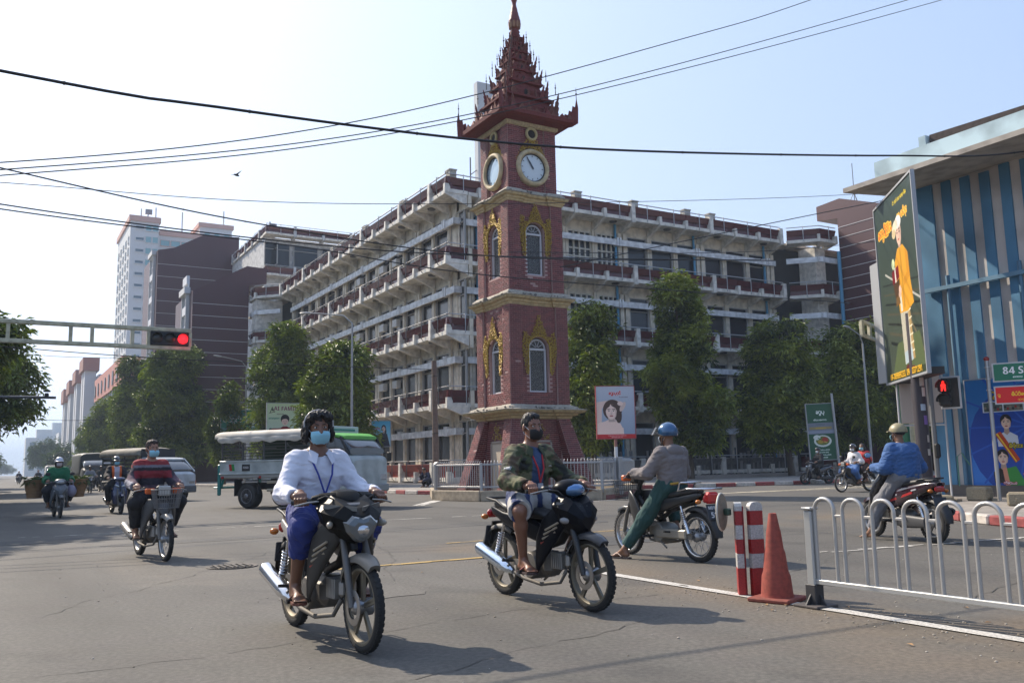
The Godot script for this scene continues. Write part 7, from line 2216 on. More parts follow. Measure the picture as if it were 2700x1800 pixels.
func head_into(f: Field,hd: Vector3,hb: Basis) ->void:
	var k0:=f.k
	f.k=0.025
	f.ell(hd+hb*V(0,0.035,-0.012),V(0.075,0.085,0.093),hb)
	f.ell(hd+hb*V(0,-0.035,0.022),V(0.058,0.078,0.066),hb)
	f.cap(hd+hb*V(-0.03,-0.088,0.05),hd+hb*V(0.03,-0.088,0.05),0.024,0.024)
	f.k=0.012
	f.cap(hd+hb*V(0,0.018,0.078),hd+hb*V(0,-0.026,0.102),0.010,0.015)
	f.cap(hd+hb*V(-0.014,-0.030,0.088),hd+hb*V(0.014,-0.030,0.088),0.010,0.010)
	f.cap(hd+hb*V(-0.045,0.030,0.070),hd+hb*V(0.045,0.030,0.070),0.010,0.010)
	f.cap(hd+hb*V(-0.024,-0.062,0.078),hd+hb*V(0.024,-0.062,0.078),0.0095,0.0095)
	for s in [-1.0,1.0]:
		f.ell(hd+hb*V(s*0.078,0.0,-0.008),V(0.012,0.033,0.021),hb*Basis(V(0,1,0),s*0.35))
	f.k=k0
func face_bits(root: Node,hd: Vector3,hb: Basis,o: Dictionary) ->void:
	var m:=M.new()
	for s in [-1.0,1.0]:
		m=M.new(); m.ell(hd+hb*V(s*0.030,0.012,0.073),V(0.0135,0.0075,0.0085),hb,6,10)
		var e:=part("eye",m,mt(0.5,0.48,0.45,0.3),root)
		m=M.new(); m.ell(hd+hb*V(s*0.030,0.012,0.0795),V(0.0062,0.0062,0.004),hb,6,10); part("iris",m,mt(0.02,0.012,0.008,0.2),e)
		m=M.new(); m.tube([hd+hb*V(s*0.012,0.030,0.084),hd+hb*V(s*0.032,0.036,0.080),hd+hb*V(s*0.052,0.030,0.066)],[0.003,0.004,0.002],5); part("eyebrow",m,mt(0.012,0.01,0.008,0.8),root)
	if not o.has("mask"):
		m=M.new(); m.tube([hd+hb*V(-0.024,-0.060,0.083),hd+hb*V(0,-0.062,0.090),hd+hb*V(0.024,-0.060,0.083)],[0.003,0.005,0.003],5); part("lips",m,mt(0.20,0.07,0.055,0.5),root)
	if o.has("hair"):
		var c: float=o.get("cell",0.016)
		var f:=Field.new(hd-Vector3.ONE*0.2,hd+Vector3.ONE*0.2,minf(o.get("fine",c),0.010)); f.k=0.02
		f.ell(hd+hb*V(0,0.042,-0.020),V(0.082,0.090,0.094),hb)
		var hs: String=o.get("hair_style","short")
		if hs=="full":
			f.ell(hd+hb*V(0,0.045,-0.035),V(0.093,0.090,0.098),hb)
			for s in [-1.0,1.0]:
				f.ell(hd+hb*V(s*0.086,-0.005,-0.025),V(0.026,0.085,0.052),hb*Basis(V(0,0,1),s*0.18))
				f.ell(hd+hb*V(s*0.062,0.088,0.055),V(0.034,0.022,0.034),hb*Basis(V(0,0,1),s*-0.7))
			f.ell(hd+hb*V(-0.095,-0.035,0.0),V(0.022,0.06,0.035),hb)
			f.ell(hd+hb*V(0,-0.03,-0.085),V(0.075,0.075,0.035),hb)
			f.ell(hd+hb*V(0.01,0.10,0.04),V(0.07,0.035,0.05),hb)
		elif hs=="quiff":
			f.ell(hd+hb*V(0,0.098,0.0),V(0.068,0.036,0.076),hb)
		elif hs=="long":
			f.ell(hd+hb*V(0,-0.06,-0.07),V(0.085,0.16,0.05),hb)
			for s in [-1.0,1.0]: f.ell(hd+hb*V(s*0.078,-0.03,-0.02),V(0.025,0.11,0.05),hb)
		f.wrinkle(0.030 if hs=="full" else 0.012,16.0,5,V(1.6,0.7,1.2))
		f.carve_ball(hd+hb*V(0,-0.055,0.125),0.118)
		if hs=="short" or hs=="quiff": f.cut(hb*V(0,-1,0.25),(hb*V(0,-1,0.25)).dot(hd+hb*V(0,-0.005,-0.02)))
		m=M.new(); f.mesh_into(m,NOCOL)
		part("hair",m,o.hair,root)
	if o.has("mask"):
		m=M.new()
		var rings:=[]
		for i in 7:
			var t:=i/6.0
			var y:=lerpf(-0.012,-0.105,t)
			var r:=PackedVector3Array()
			for j in 9:
				var a:=lerpf(-1.18,1.18,j/8.0)
				var dz: float=[0.094,0.110,0.112,0.108,0.102,0.092,0.074][i]
				var wx: float=[0.066,0.071,0.072,0.070,0.067,0.060,0.046][i]
				r.append(hd+hb*V(sin(a)*wx*1.04,y-0.004*absf(sin(a))+0.002*(i % 2),dz*0.42+cos(a)*dz*0.60+0.0025*(i % 2)))
			rings.append(r)
		m.loft(rings,false)
		var mo:=part("face_mask",m,o.mask,root)
		m=M.new()
		for s in [-1.0,1.0]:
			m.tube([hd+hb*V(s*0.066,-0.018,0.055),hd+hb*V(s*0.080,0.022,0.0),hd+hb*V(s*0.084,0.015,-0.022),hd+hb*V(s*0.078,-0.045,-0.01),hd+hb*V(s*0.056,-0.09,0.05)],0.0022,4)
		part("ear_loop",m,mt(0.55,0.58,0.6,0.8),mo)
	if o.has("helmet"):
		m=M.new()
		var rings:=[]
		var full: bool=o.get("helmet_style","half")=="full"
		for i in 9:
			var t:=lerpf(0.0,1.0,i/8.0)
			var th:=t*(1.72 if not full else 2.0)
			var r:=PackedVector3Array()
			for j in 20:
				var a:=TAU*j/20.0
				var fr:=cos(a)
				var thh:=th*(1.0-0.20*maxf(fr,0.0)*t)
				r.append(hd+hb*V(0,0.035,-0.012)+hb*V(sin(a)*0.112*maxf(sin(thh),0.01),cos(thh)*0.118,fr*0.132*maxf(sin(thh),0.01)))
			rings.append(r)
		m.loft(rings,true,true,false)
		var inner:=[]
		for r in rings:
			var q:=PackedVector3Array()
			for p in r: q.append((p-hd)*0.94+hd)
			inner.append(q)
		m.loft(inner,true,true,false,true)
		var ho:=part("helmet",m,o.helmet,root)
		m=M.new()
		var rr:=[]
		for i in 2:
			rr=rings[8]
		m.tube(Array(rings[8])+[rings[8][0]],0.006,5); part("helmet_rim",m,mt(0.03,0.03,0.03,0.6),ho)
		if o.get("peak",false):
			m=M.new()
			var a0:=PackedVector3Array(); var a1:=PackedVector3Array(); var a2:=PackedVector3Array()
			for j in 9:
				var a:=lerpf(-1.0,1.0,j/8.0)
				a0.append(hd+hb*V(sin(a)*0.112,0.045,cos(a)*0.122-0.012)); a1.append(hd+hb*V(sin(a)*0.11,0.038,cos(a)*0.17-0.012)); a2.append(hd+hb*V(sin(a)*0.10,0.028,cos(a)*0.20-0.012))
			m.loft([a0,a1,a2],false)
			part("helmet_peak",m,o.helmet,ho)
		if o.has("visor"):
			m=M.new()
			var v0:=PackedVector3Array(); var v1:=PackedVector3Array()
			var up: float=o.get("visor_up",0.0)
			for j in 11:
				var a:=lerpf(-1.15,1.15,j/10.0)
				v0.append(hd+hb*V(sin(a)*0.118,0.045+0.05*up,cos(a)*0.138-0.01+0.02*up)); v1.append(hd+hb*V(sin(a)*0.116,-0.035+0.04*up,cos(a)*0.150-0.006+0.075*up))
			m.loft([v0,v1],false); part("visor",m,o.visor,ho)
		m=M.new()
		for s in [-1.0,1.0]: m.tube([hd+hb*V(s*0.09,-0.03,0.0),hd+hb*V(s*0.062,-0.10,0.035),hd+hb*V(0,-0.125,0.055)],0.006,5)
		part("chin_strap",m,mt(0.02,0.02,0.02,0.8),ho)
# the pose of a rider with both hands on the bar. dx: lean, feet: "pegs" | "left_down"
func ride_pose(o:={}) ->Dictionary:
	var hy: float=o.get("bar_y",0.94); var hz: float=o.get("bar_z",0.28)
	var sz: float=o.get("seat_z",-0.20); var ln: float=o.get("lean",0.10); var sy: float=o.get("seat_y",0.0)
	var tall: float=o.get("tall",1.0)
	var J:={}
	J.hip=V(0,0.865+sy,sz); J.waist=V(0,0.985+sy,sz+ln*0.25); J.chest=V(0,0.985+sy+0.175*tall,sz+ln*0.7)
	J.neck=V(0,0.985+sy+0.345*tall,sz+ln*1.15); J.head=J.neck+V(o.get("hx",0.0),0.130,0.035)
	J.nod=o.get("nod",0.0); J.look=o.get("look",0.0); J.tilt=o.get("tilt",0.0)
	for q in [["l",1.0],["r",-1.0]]:
		var s: String=q[0]; var e: float=q[1]
		J["sh_"+s]=J.neck+V(e*o.get("shw",0.158),-0.092,-0.015)
		J["grip_"+s]=V(e*0.285,hy-0.006,hz-0.034)
		J["gax_"+s]=V(-e,0.05,0.35)
		J["wr_"+s]=J["grip_"+s]+V(e*0.012,0.035+o.get("wrist_up",0.0),-0.085)
		# elbow: where upper arm (0.29) and forearm (0.25) meet, dropped outwards
		J["el_"+s]=bend(J["sh_"+s],J["wr_"+s],0.285*tall,0.25*tall,V(e*o.get("elbow_out",0.55),-1.0,-0.35))
		J["hp_"+s]=J.hip+V(e*0.085,-0.02,0.03)
		var an:=V(e*0.225,0.375,o.get("foot_z",0.0))
		J["ft_"+s]=V(e*0.12,0,1)
		if o.get("down","")==s or o.get("down","")=="both":
			an=V(e*o.get("down_x",0.34),0.108,o.get("down_z",0.10)); J["ft_"+s]=V(e*0.3,0,1)
		J["an_"+s]=an
		J["kn_"+s]=bend(J["hp_"+s],an,0.43*tall,0.42*tall,V(e*o.get("knee_out",0.5),0.55,1.0))
	return J
func bend(a: Vector3,b: Vector3,la: float,lb: float,pole: Vector3) ->Vector3:
	var d:=a.distance_to(b)
	var n:=(b-a).normalized()
	if d>la+lb-0.005: return a+n*(d*la/(la+lb))
	var x:=(d*d+la*la-lb*lb)/(2*d)
	var h:=sqrt(maxf(la*la-x*x,0.0))
	var p:=(pole-n*pole.dot(n)).normalized()
	return a+n*x+p*h
func ride(pose: Dictionary,at: Vector3,turn: float,label: String,looks: Dictionary) ->Node3D:
	return make_person(label,at,turn,pose,looks)
func build_riders() ->void:
	var mask_blue:=mt(0.26,0.52,0.62,0.85,0,{"two": true}); var mask_white:=mt(0.62,0.66,0.70,0.85,0,{"two": true}); var mask_black:=mt(0.02,0.018,0.018,0.9,0,{"two": true})
	var hair:=mt(0.012,0.010,0.009,0.6)
	var spk:=mt(0.40,0.38,0.35,0.3,0.8)
	# A: white shirt, dark blue longyi
	var pa:=V(2.03,0,-6.04); var ta:=0.05
	make_bike("motorcycle","dusty black step-through motorcycle ridden by man in white shirt",pa,ta,{"body": mt(0.011,0.011,0.0105,0.42,0,{"spec": 0.22}),"headlight": "nose","seat": mt(0.33,0.22,0.13,0.6),"shield": mt(0.05,0.045,0.038,0.5,0,{"spec": 0.3}),"side": mt(0.42,0.40,0.38,0.3,0.4),"mirrors": false,"shield_lines": true,"rim": mt(0.20,0.17,0.12,0.6,0.4),"fender": mt(0.20,0.18,0.15,0.4,0.3),"fork": mt(0.13,0.12,0.11,0.5,0.5)})
	var P:=ride_pose({"lean": 0.06,"seat_z": -0.26,"look": -0.18,"tilt": 0.03,"knee_out": 0.30,"tall": 0.99,"hx": -0.01,"seat_y": -0.03})
	var A:=ride(P,pa,ta,"motorcyclist in white shirt, dark blue longyi, pale blue mask and headphones",{"cell": 0.013,"fine": 0.006,"skin": mt(0.17,0.08,0.045,0.45),"hair": hair,"hair_style": "full","mask": mask_blue,"shirt": mt(0.62,0.63,0.70,0.85,0,{"rim": 0.2,"two": true}),"sleeve": 1.0,"loose": 0.018,"folds": 0.014,"collar": mt(0.62,0.63,0.70,0.85),"trousers": mt(0.022,0.035,0.17,0.8,0,{"rim": 0.2}),"trousers_name": "longyi","leg": 0.72,"skirt": false,"tloose": 0.024,"tfolds": 0.02,"sandal": mt(0.12,0.035,0.02,0.7)})
	var m:=M.new()
	var hd: Vector3=P.head; var hb:=Basis.from_euler(V(0,-0.18,0.03))
	var pts:=[]
	for i in 11:
		var a:=lerpf(-1.75,1.75,i/10.0); pts.append(hd+hb*V(sin(a)*0.104,0.038+cos(a)*0.103,0.012))
	m.tube(pts,0.006,6); part("headphones",m,mt(0.42,0.42,0.42,0.4),A)
	m=M.new()
	for s in [-1.0,1.0]: m.tube([P.neck+V(s*0.06,-0.03,-0.02),P.neck+V(s*0.075,-0.10,0.10),P.neck+V(s*0.05,-0.19,0.150),P.neck+V(0.0,-0.33,0.150)],0.007,5)
	m.box(P.neck+V(0,-0.35,0.152),V(0.012,0.05,0.006)); part("lanyard",m,mt(0.025,0.04,0.25,0.7),A)
	# B: camouflage jacket, shorts
	var pb:=V(4.06,0,-6.42); var tb:=0.05
	make_bike("motorcycle","glossy black motorcycle with blue headlamp ridden by man in camouflage jacket",pb,tb,{"body": mt(0.006,0.0065,0.009,0.36,0,{"spec": 0.25}),"headlight": "bar","wheel": "alloy","rim": mt(0.17,0.15,0.11,0.5,0.4),"fender": mt(0.06,0.06,0.062,0.25,0.2),"shield_lines": true,"mirrors": false,"muffler": mt(0.55,0.62,0.70,0.12,0.95),"fork": mt(0.05,0.05,0.05,0.5,0.4)})
	var camo_n:=FastNoiseLite.new(); camo_n.seed=8; camo_n.frequency=7.0; camo_n.fractal_octaves=2
	var camo:=func(p: Vector3) ->Color:
		var a:=camo_n.get_noise_3dv(p); var b:=camo_n.get_noise_3dv(p+Vector3(4,9,2))
		if absf(p.x)<0.062 and p.z>-0.14 and p.y<1.40: return Color(0.045,0.075,0.16)
		if a>0.22: return Color(0.017,0.019,0.013)
		if b>0.20: return Color(0.085,0.055,0.033)
		if a<-0.18: return Color(0.15,0.145,0.075)
		return Color(0.048,0.06,0.026)
	P=ride_pose({"lean": 0.05,"seat_z": -0.25,"look": -0.02,"tall": 1.03,"knee_out": 0.75,"elbow_out": 0.8,"tilt": 0.0,"seat_y": -0.01})
	var B:=ride(P,pb,tb,"motorcyclist in camouflage jacket over blue shirt with black mask and red lanyard",{"cell": 0.013,"fine": 0.006,"skin": mt(0.22,0.10,0.06,0.45),"hair": hair,"hair_style": "quiff","mask": mask_black,"shirt": mt(1,1,1,0.85,0,{"vc": true}),"shirt_color": camo,"shirt_name": "jacket","loose": 0.026,"folds": 0.015,"collar": mt(0.045,0.055,0.027,0.9),"trousers": mt(1,1,1,0.85,0,{"vc": true}),"trouser_color": func(p: Vector3) ->Color: return Color(0.42,0.40,0.37) if sin(p.x*46.0+3.0*sin(p.z*11.0))>-0.35 and p.z>-0.12 else Color(0.03,0.045,0.12),"trousers_name": "shorts","leg": 0.47,"tloose": 0.035,"sandal": mt(0.05,0.03,0.03,0.7),"strap": mt(0.25,0.05,0.05,0.6)})
	m=M.new()
	for s in [-1.0,1.0]: m.tube([P.neck+V(s*0.055,-0.04,0.0),P.neck+V(s*0.05,-0.11,0.11),P.neck+V(s*0.03,-0.22,0.160),P.neck+V(-0.01,-0.34,0.160)],0.008,5)
	part("lanyard",m,mt(0.42,0.02,0.025,0.6),B)
	m=M.new(); m.box(P.neck+V(-0.01,-0.38,0.162),V(0.05,0.07,0.006)); part("pass_card",m,mt(0.42,0.42,0.44,0.4),B)
	m=M.new(); m.tube([P.el_r.lerp(P.sh_r,0.45)+V(-0.075,-0.01,0.03),P.el_r.lerp(P.sh_r,0.45)+V(-0.05,0.0,0.085)],0.022,6); part("sleeve_badge",m,mt(0.45,0.45,0.45,0.8),B)
	m=M.new(); m.box(P.sh_l+V(-0.04,-0.10,0.098),V(0.09,0.022,0.02)); part("chest_badge",m,mt(0.45,0.45,0.45,0.8),B)
	m=M.new(); m.torus(P.wr_r+V(-0.002,0.01,-0.012),(P.wr_r-P.el_r).normalized(),0.036,0.010,16,6); m.cbox(P.wr_r+V(0,0.045,-0.012),V(0.04,0.012,0.04),0.004); part("wristwatch",m,mt(0.6,0.6,0.62,0.15,0.8),B)
	# hooded rider waiting, seen from behind on the left
	var ph:=V(6.99,0,-8.41); var th:=PI+0.02
	make_bike("motorcycle","waiting step-through motorcycle with wire basket, chrome rack and plate 5106",ph,th,{"body": mt(0.018,0.019,0.02,0.3),"kind": "classic","headlight": "box","wheel": "wire","rim": mt(0.5,0.5,0.5,0.2,0.9),"basket": mt(0.05,0.05,0.05,0.5,0.3),"rack": true,"plate_big": true,"grab": false,"shield": mt(0.02,0.02,0.021,0.4),"wb": 1.26,"muffler": mt(0.05,0.05,0.05,0.5),"chain": mt(0.28,0.26,0.22,0.5,0.5),"engine": mt(0.25,0.24,0.21,0.5,0.6),"bar_y": 0.98,"bar_z": 0.26,"mirrors": false})
	P=ride_pose({"lean": 0.02,"seat_z": -0.22,"down": "left_only","bar_y": 0.98,"bar_z": 0.26,"tall": 1.0,"look": 0.25})
	P.an_l=V(0.38,0.118,0.26); P.ft_l=V(0.25,0,1); P.kn_l=bend(P.hp_l,P.an_l,0.43,0.43,V(0.3,0.4,1))
	make_person("waiting motorcyclist in grey hoodie, blue helmet with visor, green trousers and flip-flops",ph,th,P,{"cell": 0.014,"fine": 0.007,"helmet": mt(0.02,0.085,0.19,0.15,0.3,{"coat": 1.0}),"helmet_style": "full","visor": mt(0.12,0.13,0.13,0.1,0,{"alpha": 0.72,"two": true}),"visor_up": 1.0,"mask": mask_white,"hair": hair,"shirt": mt(0.17,0.15,0.145,0.9,0,{"rim": 0.2}),"shirt_name": "hoodie","loose": 0.028,"folds": 0.014,"collar": mt(0.17,0.15,0.145,0.9),"trousers": mt(0.018,0.06,0.055,0.85),"leg": 0.93,"tloose": 0.03,"sandal": mt(0.08,0.06,0.05,0.8),"strap": mt(0.3,0.22,0.18,0.7)})
	var hoodie: Node3D=get_child(get_child_count()-1)
	m=M.new(); m.ell(P.neck+V(0,-0.065,-0.085),V(0.135,0.085,0.07),Basis(V(1,0,0),0.35),8,14); part("hood",m,mt(0.17,0.15,0.145,0.9,0,{"rim": 0.2}),hoodie)
	m=M.new(); m.tube([P.hip+V(-0.10,0.02,-0.135),P.hip+V(0.0,0.03,-0.165),P.hip+V(0.11,0.02,-0.13),P.hip+V(0.16,0.01,-0.03)],0.016,6); part("shirt_hem",m,mt(0.42,0.24,0.03,0.8),hoodie)
	for k in 2:
		m=M.new(); m.torus(P.el_l.lerp(P.wr_l,0.80+0.09*k),(P.wr_l-P.el_l).normalized(),0.056,0.008,16,5); part("cuff_band",m,mt(0.03,0.03,0.03,0.8),hoodie)
	# striped pullover on an old bike
	var ps:=V(1.92,0,-13.0); var ts:=0.12
	make_bike("motorcycle","old step-through motorcycle with square lamp and orange indicators by the manhole",ps,ts,{"body": mt(0.10,0.095,0.09,0.4,0.2),"kind": "classic","headlight": "box","wheel": "wire","rim": mt(0.35,0.34,0.32,0.3,0.8),"shield": mt(0.05,0.05,0.05,0.4),"fender": mt(0.28,0.27,0.25,0.35,0.4),"basket": mt(0.16,0.16,0.16,0.4,0.4),"mirrors": false,"bar_y": 0.93,"muffler": mt(0.3,0.28,0.25,0.4,0.6)})
	var stripes:=func(p: Vector3) ->Color:
		var y:=p.y
		if absf(p.x)>0.25:
			y=p.y*0.7+absf(p.x)*-0.9+0.45
		if p.y>1.21 and absf(p.x)<0.24: return Color(0.24,0.03,0.035) if p.y>1.245 else Color(0.16,0.15,0.17)
		var b:=fposmod(y*7.5,4.0)
		if b<0.8: return Color(0.22,0.025,0.035)
		if b<1.9: return Color(0.02,0.018,0.022)
		if b<2.6: return Color(0.30,0.29,0.31)
		if b<3.3: return Color(0.10,0.06,0.08)
		return Color(0.035,0.03,0.04)
	P=ride_pose({"lean": 0.03,"seat_z": -0.22,"bar_y": 0.93,"look": 0.12,"knee_out": 0.5})
	ride(P,ps,ts,"motorcyclist in red, black and grey striped pullover with pale blue mask",{"cell": 0.016,"fine": 0.008,"skin": mt(0.30,0.15,0.09,0.5),"hair": mt(0.03,0.015,0.01,0.6),"hair_style": "quiff","mask": mask_blue,"shirt": mt(1,1,1,0.9,0,{"vc": true}),"shirt_color": stripes,"shirt_name": "pullover","loose": 0.028,"trousers": mt(0.016,0.016,0.018,0.85),"leg": 0.9,"tloose": 0.03,"sandal": mt(0.12,0.09,0.07,0.8),"slim": 0.95})
	# dark blue scooter with a rider in orange and grey
	var pn:=V(3.12,0,-27.9); var tn:=0.08
	make_bike("motorcycle","dark blue sports scooter at the edge of the tree shadow",pn,tn,{"body": mt(0.018,0.025,0.075,0.2,0,{"coat": 1.0}),"kind": "scooter","headlight": "scooter","rim": mt(0.05,0.05,0.05,0.4,0.4),"muffler": mt(0.45,0.44,0.40,0.25,0.9),"bar_y": 0.98})
	P=ride_pose({"lean": 0.0,"bar_y": 0.98,"seat_z": -0.24,"seat_y": 0.02})
	ride(P,pn,tn,"motorcyclist in black jacket over orange edged vest, black helmet and blue mask",{"cell": 0.022,"helmet": mt(0.05,0.05,0.05,0.2,0,{"coat": 1.0}),"peak": true,"mask": mask_blue,"hair": hair,"shirt": mt(1,1,1,0.85,0,{"vc": true}),"shirt_color": func(p: Vector3) ->Color: return Color(0.42,0.38,0.42) if absf(p.x)<0.075 and p.z>-0.2 else (Color(0.62,0.12,0.02) if absf(p.x)<0.125 and p.z>-0.2 else Color(0.014,0.014,0.016)),"shirt_name": "jacket","loose": 0.04,"trousers": mt(0.015,0.015,0.016,0.85),"tloose": 0.03,"sandal": mt(0.03,0.03,0.03,0.8)})
	# green blouse with two bamboo panniers
	var pg:=V(1.55,0,-26.9); var tg:=0.06
	make_bike("motorcycle","grey market motorcycle loaded with two bamboo panniers and bags",pg,tg,{"body": mt(0.11,0.12,0.13,0.4),"headlight": "bar","lens": mt(0.35,0.36,0.36,0.1,0.2),"rim": mt(0.10,0.09,0.08,0.5,0.3)})
	P=ride_pose({"lean": 0.06,"seat_z": -0.16})
	ride(P,pg,tg,"motorcyclist in green blouse with yellow scarf and white helmet between bamboo panniers",{"cell": 0.022,"helmet": mt(0.55,0.56,0.6,0.25,0,{"coat": 0.5}),"helmet_style": "full","peak": true,"mask": mt(0.55,0.45,0.45,0.8,0,{"two": true}),"hair": hair,"hair_style": "long","shirt": mt(0.012,0.13,0.055,0.85),"shirt_name": "blouse","loose": 0.05,"collar": mt(0.50,0.38,0.02,0.8),"trousers": mt(0.014,0.014,0.018,0.85),"leg": 0.85,"tloose": 0.05,"sandal": mt(0.10,0.04,0.03,0.8)})
	for s in [-1.0,1.0]:
		var ba:=thing("pannier_basket","bamboo pannier basket of greens on the %s side of the market motorcycle" % ("fence facing" if s>0 else "road shadow"),"basket",pg+Basis(V(0,1,0),tg)*V(s*0.52,0.52,-0.45),tg,"bamboo panniers on the market motorcycle")
		m=M.new()
		var bc:=mt(0.30,0.17,0.075,0.85,0,{"tex": "fine","sc": 3.0,"world": false})
		m.lathe([Vector2(0.17,0.0),Vector2(0.20,0.12),Vector2(0.24,0.32),Vector2(0.27,0.48),Vector2(0.25,0.48),Vector2(0.22,0.30),Vector2(0.15,0.03)],20); part("wall",m,bc,ba)
		for k in 6:
			m=M.new(); m.torus(V(0,0.03+k*0.088,0),V(0,1,0),0.178+k*0.0185,0.014,24,6); part("hoop",m,mt(0.24,0.13,0.06,0.85),ba)
		m=M.new(); m.usec=true
		var xs:=[]; var cs:=[]; var rg:=rng(int(s)+9)
		for i in 26:
			xs.append(Transform3D(Basis(Vector3.UP,rg.randf()*6.0).scaled(Vector3.ONE*0.42),V(rg.randf_range(-0.17,0.17),0.46+rg.randf()*0.06,rg.randf_range(-0.17,0.17)))); cs.append(Color(0.06,0.10,0.03).lerp(Color(0.13,0.15,0.05),rg.randf()))
		stuff(copies("greens",SPRAY,LEAF_MAT,xs,cs,ba))
	var bg:=thing("carrier_bag","lilac plastic carrier bag hanging from the market motorcycle's handlebar","bag",pg+V(0.30,0.60,0.25))
	m=M.new(); m.ell(V(0,0.10,0),V(0.13,0.16,0.10),Basis(V(0,0,1),0.2),8,12); part("bag_body",m,mt(0.22,0.20,0.26,0.4),bg)
	m=M.new(); m.tube([V(-0.05,0.22,0),V(-0.03,0.36,0),V(0.02,0.36,0),V(0.05,0.22,0)],0.012,5); part("bag_handle",m,mt(0.22,0.20,0.26,0.4),bg)
	# blue shirt on a maroon scooter
	var pbs:=V(11.0,0,-8.05); var tbs:=PI-0.30
	make_bike("motorcycle","maroon and black scooter with red flashes behind the railing",pbs,tbs,{"body": mt(0.03,0.012,0.018,0.2,0,{"coat": 1.0}),"kind": "scooter","headlight": "scooter","stripe": mt(0.35,0.02,0.02,0.3),"rim": mt(0.30,0.30,0.30,0.3,0.7),"muffler": mt(0.04,0.04,0.04,0.5),"shield": mt(0.02,0.018,0.02,0.25,0,{"coat": 1.0}),"bar_y": 0.96,"wb": 1.28})
	P=ride_pose({"lean": 0.06,"bar_y": 0.96,"seat_z": -0.15,"look": 0.2,"elbow_out": 0.5})
	P.an_l=V(0.36,0.118,0.22); P.ft_l=V(0.25,0,1); P.kn_l=bend(P.hp_l,P.an_l,0.43,0.43,V(0.3,0.4,1))
	var F:=make_person("stout motorcyclist in blue denim shirt, khaki helmet and grey trousers behind railing",pbs,tbs,P,{"cell": 0.016,"fine": 0.009,"slim": 1.18,"helmet": mt(0.26,0.22,0.12,0.45),"peak": true,"mask": mask_blue,"hair": hair,"shirt": mt(0.035,0.095,0.24,0.85,0,{"rim": 0.15}),"loose": 0.03,"folds": 0.018,"collar": mt(0.045,0.11,0.26,0.85),"trousers": mt(0.16,0.16,0.17,0.85),"leg": 0.93,"tloose": 0.025})
	F.set_meta("label","stout motorcyclist in blue denim shirt, khaki helmet and grey trousers behind railing")
	# couple on a basket bike, heading left
	var pc:=V(24.95,0,-19.95); var tc:=-PI/2-0.10
	make_bike("motorcycle","small motorcycle with front basket carrying two people on the side street",pc,tc,{"body": mt(0.05,0.045,0.045,0.4),"kind": "classic","headlight": "box","wheel": "wire","rim": mt(0.4,0.4,0.4,0.3,0.8),"basket": mt(0.04,0.04,0.04,0.5),"shield": mt(0.03,0.03,0.03,0.4)})
	P=ride_pose({"lean": 0.04,"seat_z": -0.08,"tall": 0.97,"look": 0.45})
	ride(P,pc,tc,"driver of the basket motorcycle in white shirt and blue longyi",{"cell": 0.020,"fine": 0.011,"helmet": mt(0.03,0.03,0.032,0.2,0,{"coat": 1.0}),"peak": true,"mask": mask_white,"hair": hair,"shirt": mt(0.60,0.60,0.62,0.85),"sleeve": 0.85,"loose": 0.03,"trousers": mt(0.05,0.13,0.34,0.8),"trousers_name": "longyi","skirt": true,"leg": 0.86,"tloose": 0.03,"sandal": mt(0.06,0.04,0.03,0.8)})
	P=ride_pose({"lean": 0.0,"seat_z": -0.46,"seat_y": 0.03,"tall": 0.95,"look": 0.4})
	for s in [["l",1.0],["r",-1.0]]:
		P.erase("grip_"+s[0]); P["wr_"+s[0]]=V(s[1]*0.17,1.02,-0.20); P["el_"+s[0]]=bend(P["sh_"+s[0]],P["wr_"+s[0]],0.27,0.24,V(s[1],-0.6,-0.3))
		P["an_"+s[0]]=V(s[1]*0.23,0.42,-0.30); P["kn_"+s[0]]=bend(P["hp_"+s[0]],P["an_"+s[0]],0.42,0.41,V(s[1]*0.5,0.5,1))
		P["grip_"+s[0]]=P["wr_"+s[0]]+V(-s[1]*0.03,-0.02,0.07); P["gax_"+s[0]]=V(-s[1],0.2,0.2)
	make_person("passenger in bright red jacket sitting behind the white shirted driver",pc,tc,P,{"cell": 0.020,"fine": 0.011,"mask": mask_blue,"hair": hair,"hair_style": "long","shirt": mt(0.42,0.02,0.022,0.75),"shirt_name": "jacket","loose": 0.04,"trousers": mt(0.05,0.03,0.03,0.85),"leg": 0.9,"tloose": 0.03,"sandal": mt(0.05,0.04,0.03,0.8)})
	# dark scooter in the shade, heading left
	var pd:=V(31.4,0,-27.1); var td:=-PI/2-0.2
	make_bike("motorcycle","black scooter in the market's shadow below the green restaurant sign",pd,td,{"body": mt(0.02,0.02,0.028,0.25,0,{"coat": 0.8}),"kind": "scooter","headlight": "scooter","rim": mt(0.05,0.05,0.05,0.4,0.4)})
	ride(ride_pose({"lean": 0.02,"seat_z": -0.2,"look": 0.3}),pd,td,"dark clothed scooter rider with white mask in the market's shadow",{"cell": 0.022,"helmet": mt(0.02,0.02,0.022,0.3),"mask": mask_white,"hair": hair,"shirt": mt(0.02,0.02,0.022,0.85),"loose": 0.035,"trousers": mt(0.02,0.02,0.022,0.85),"tloose": 0.03,"sandal": mt(0.1,0.08,0.07,0.8)})
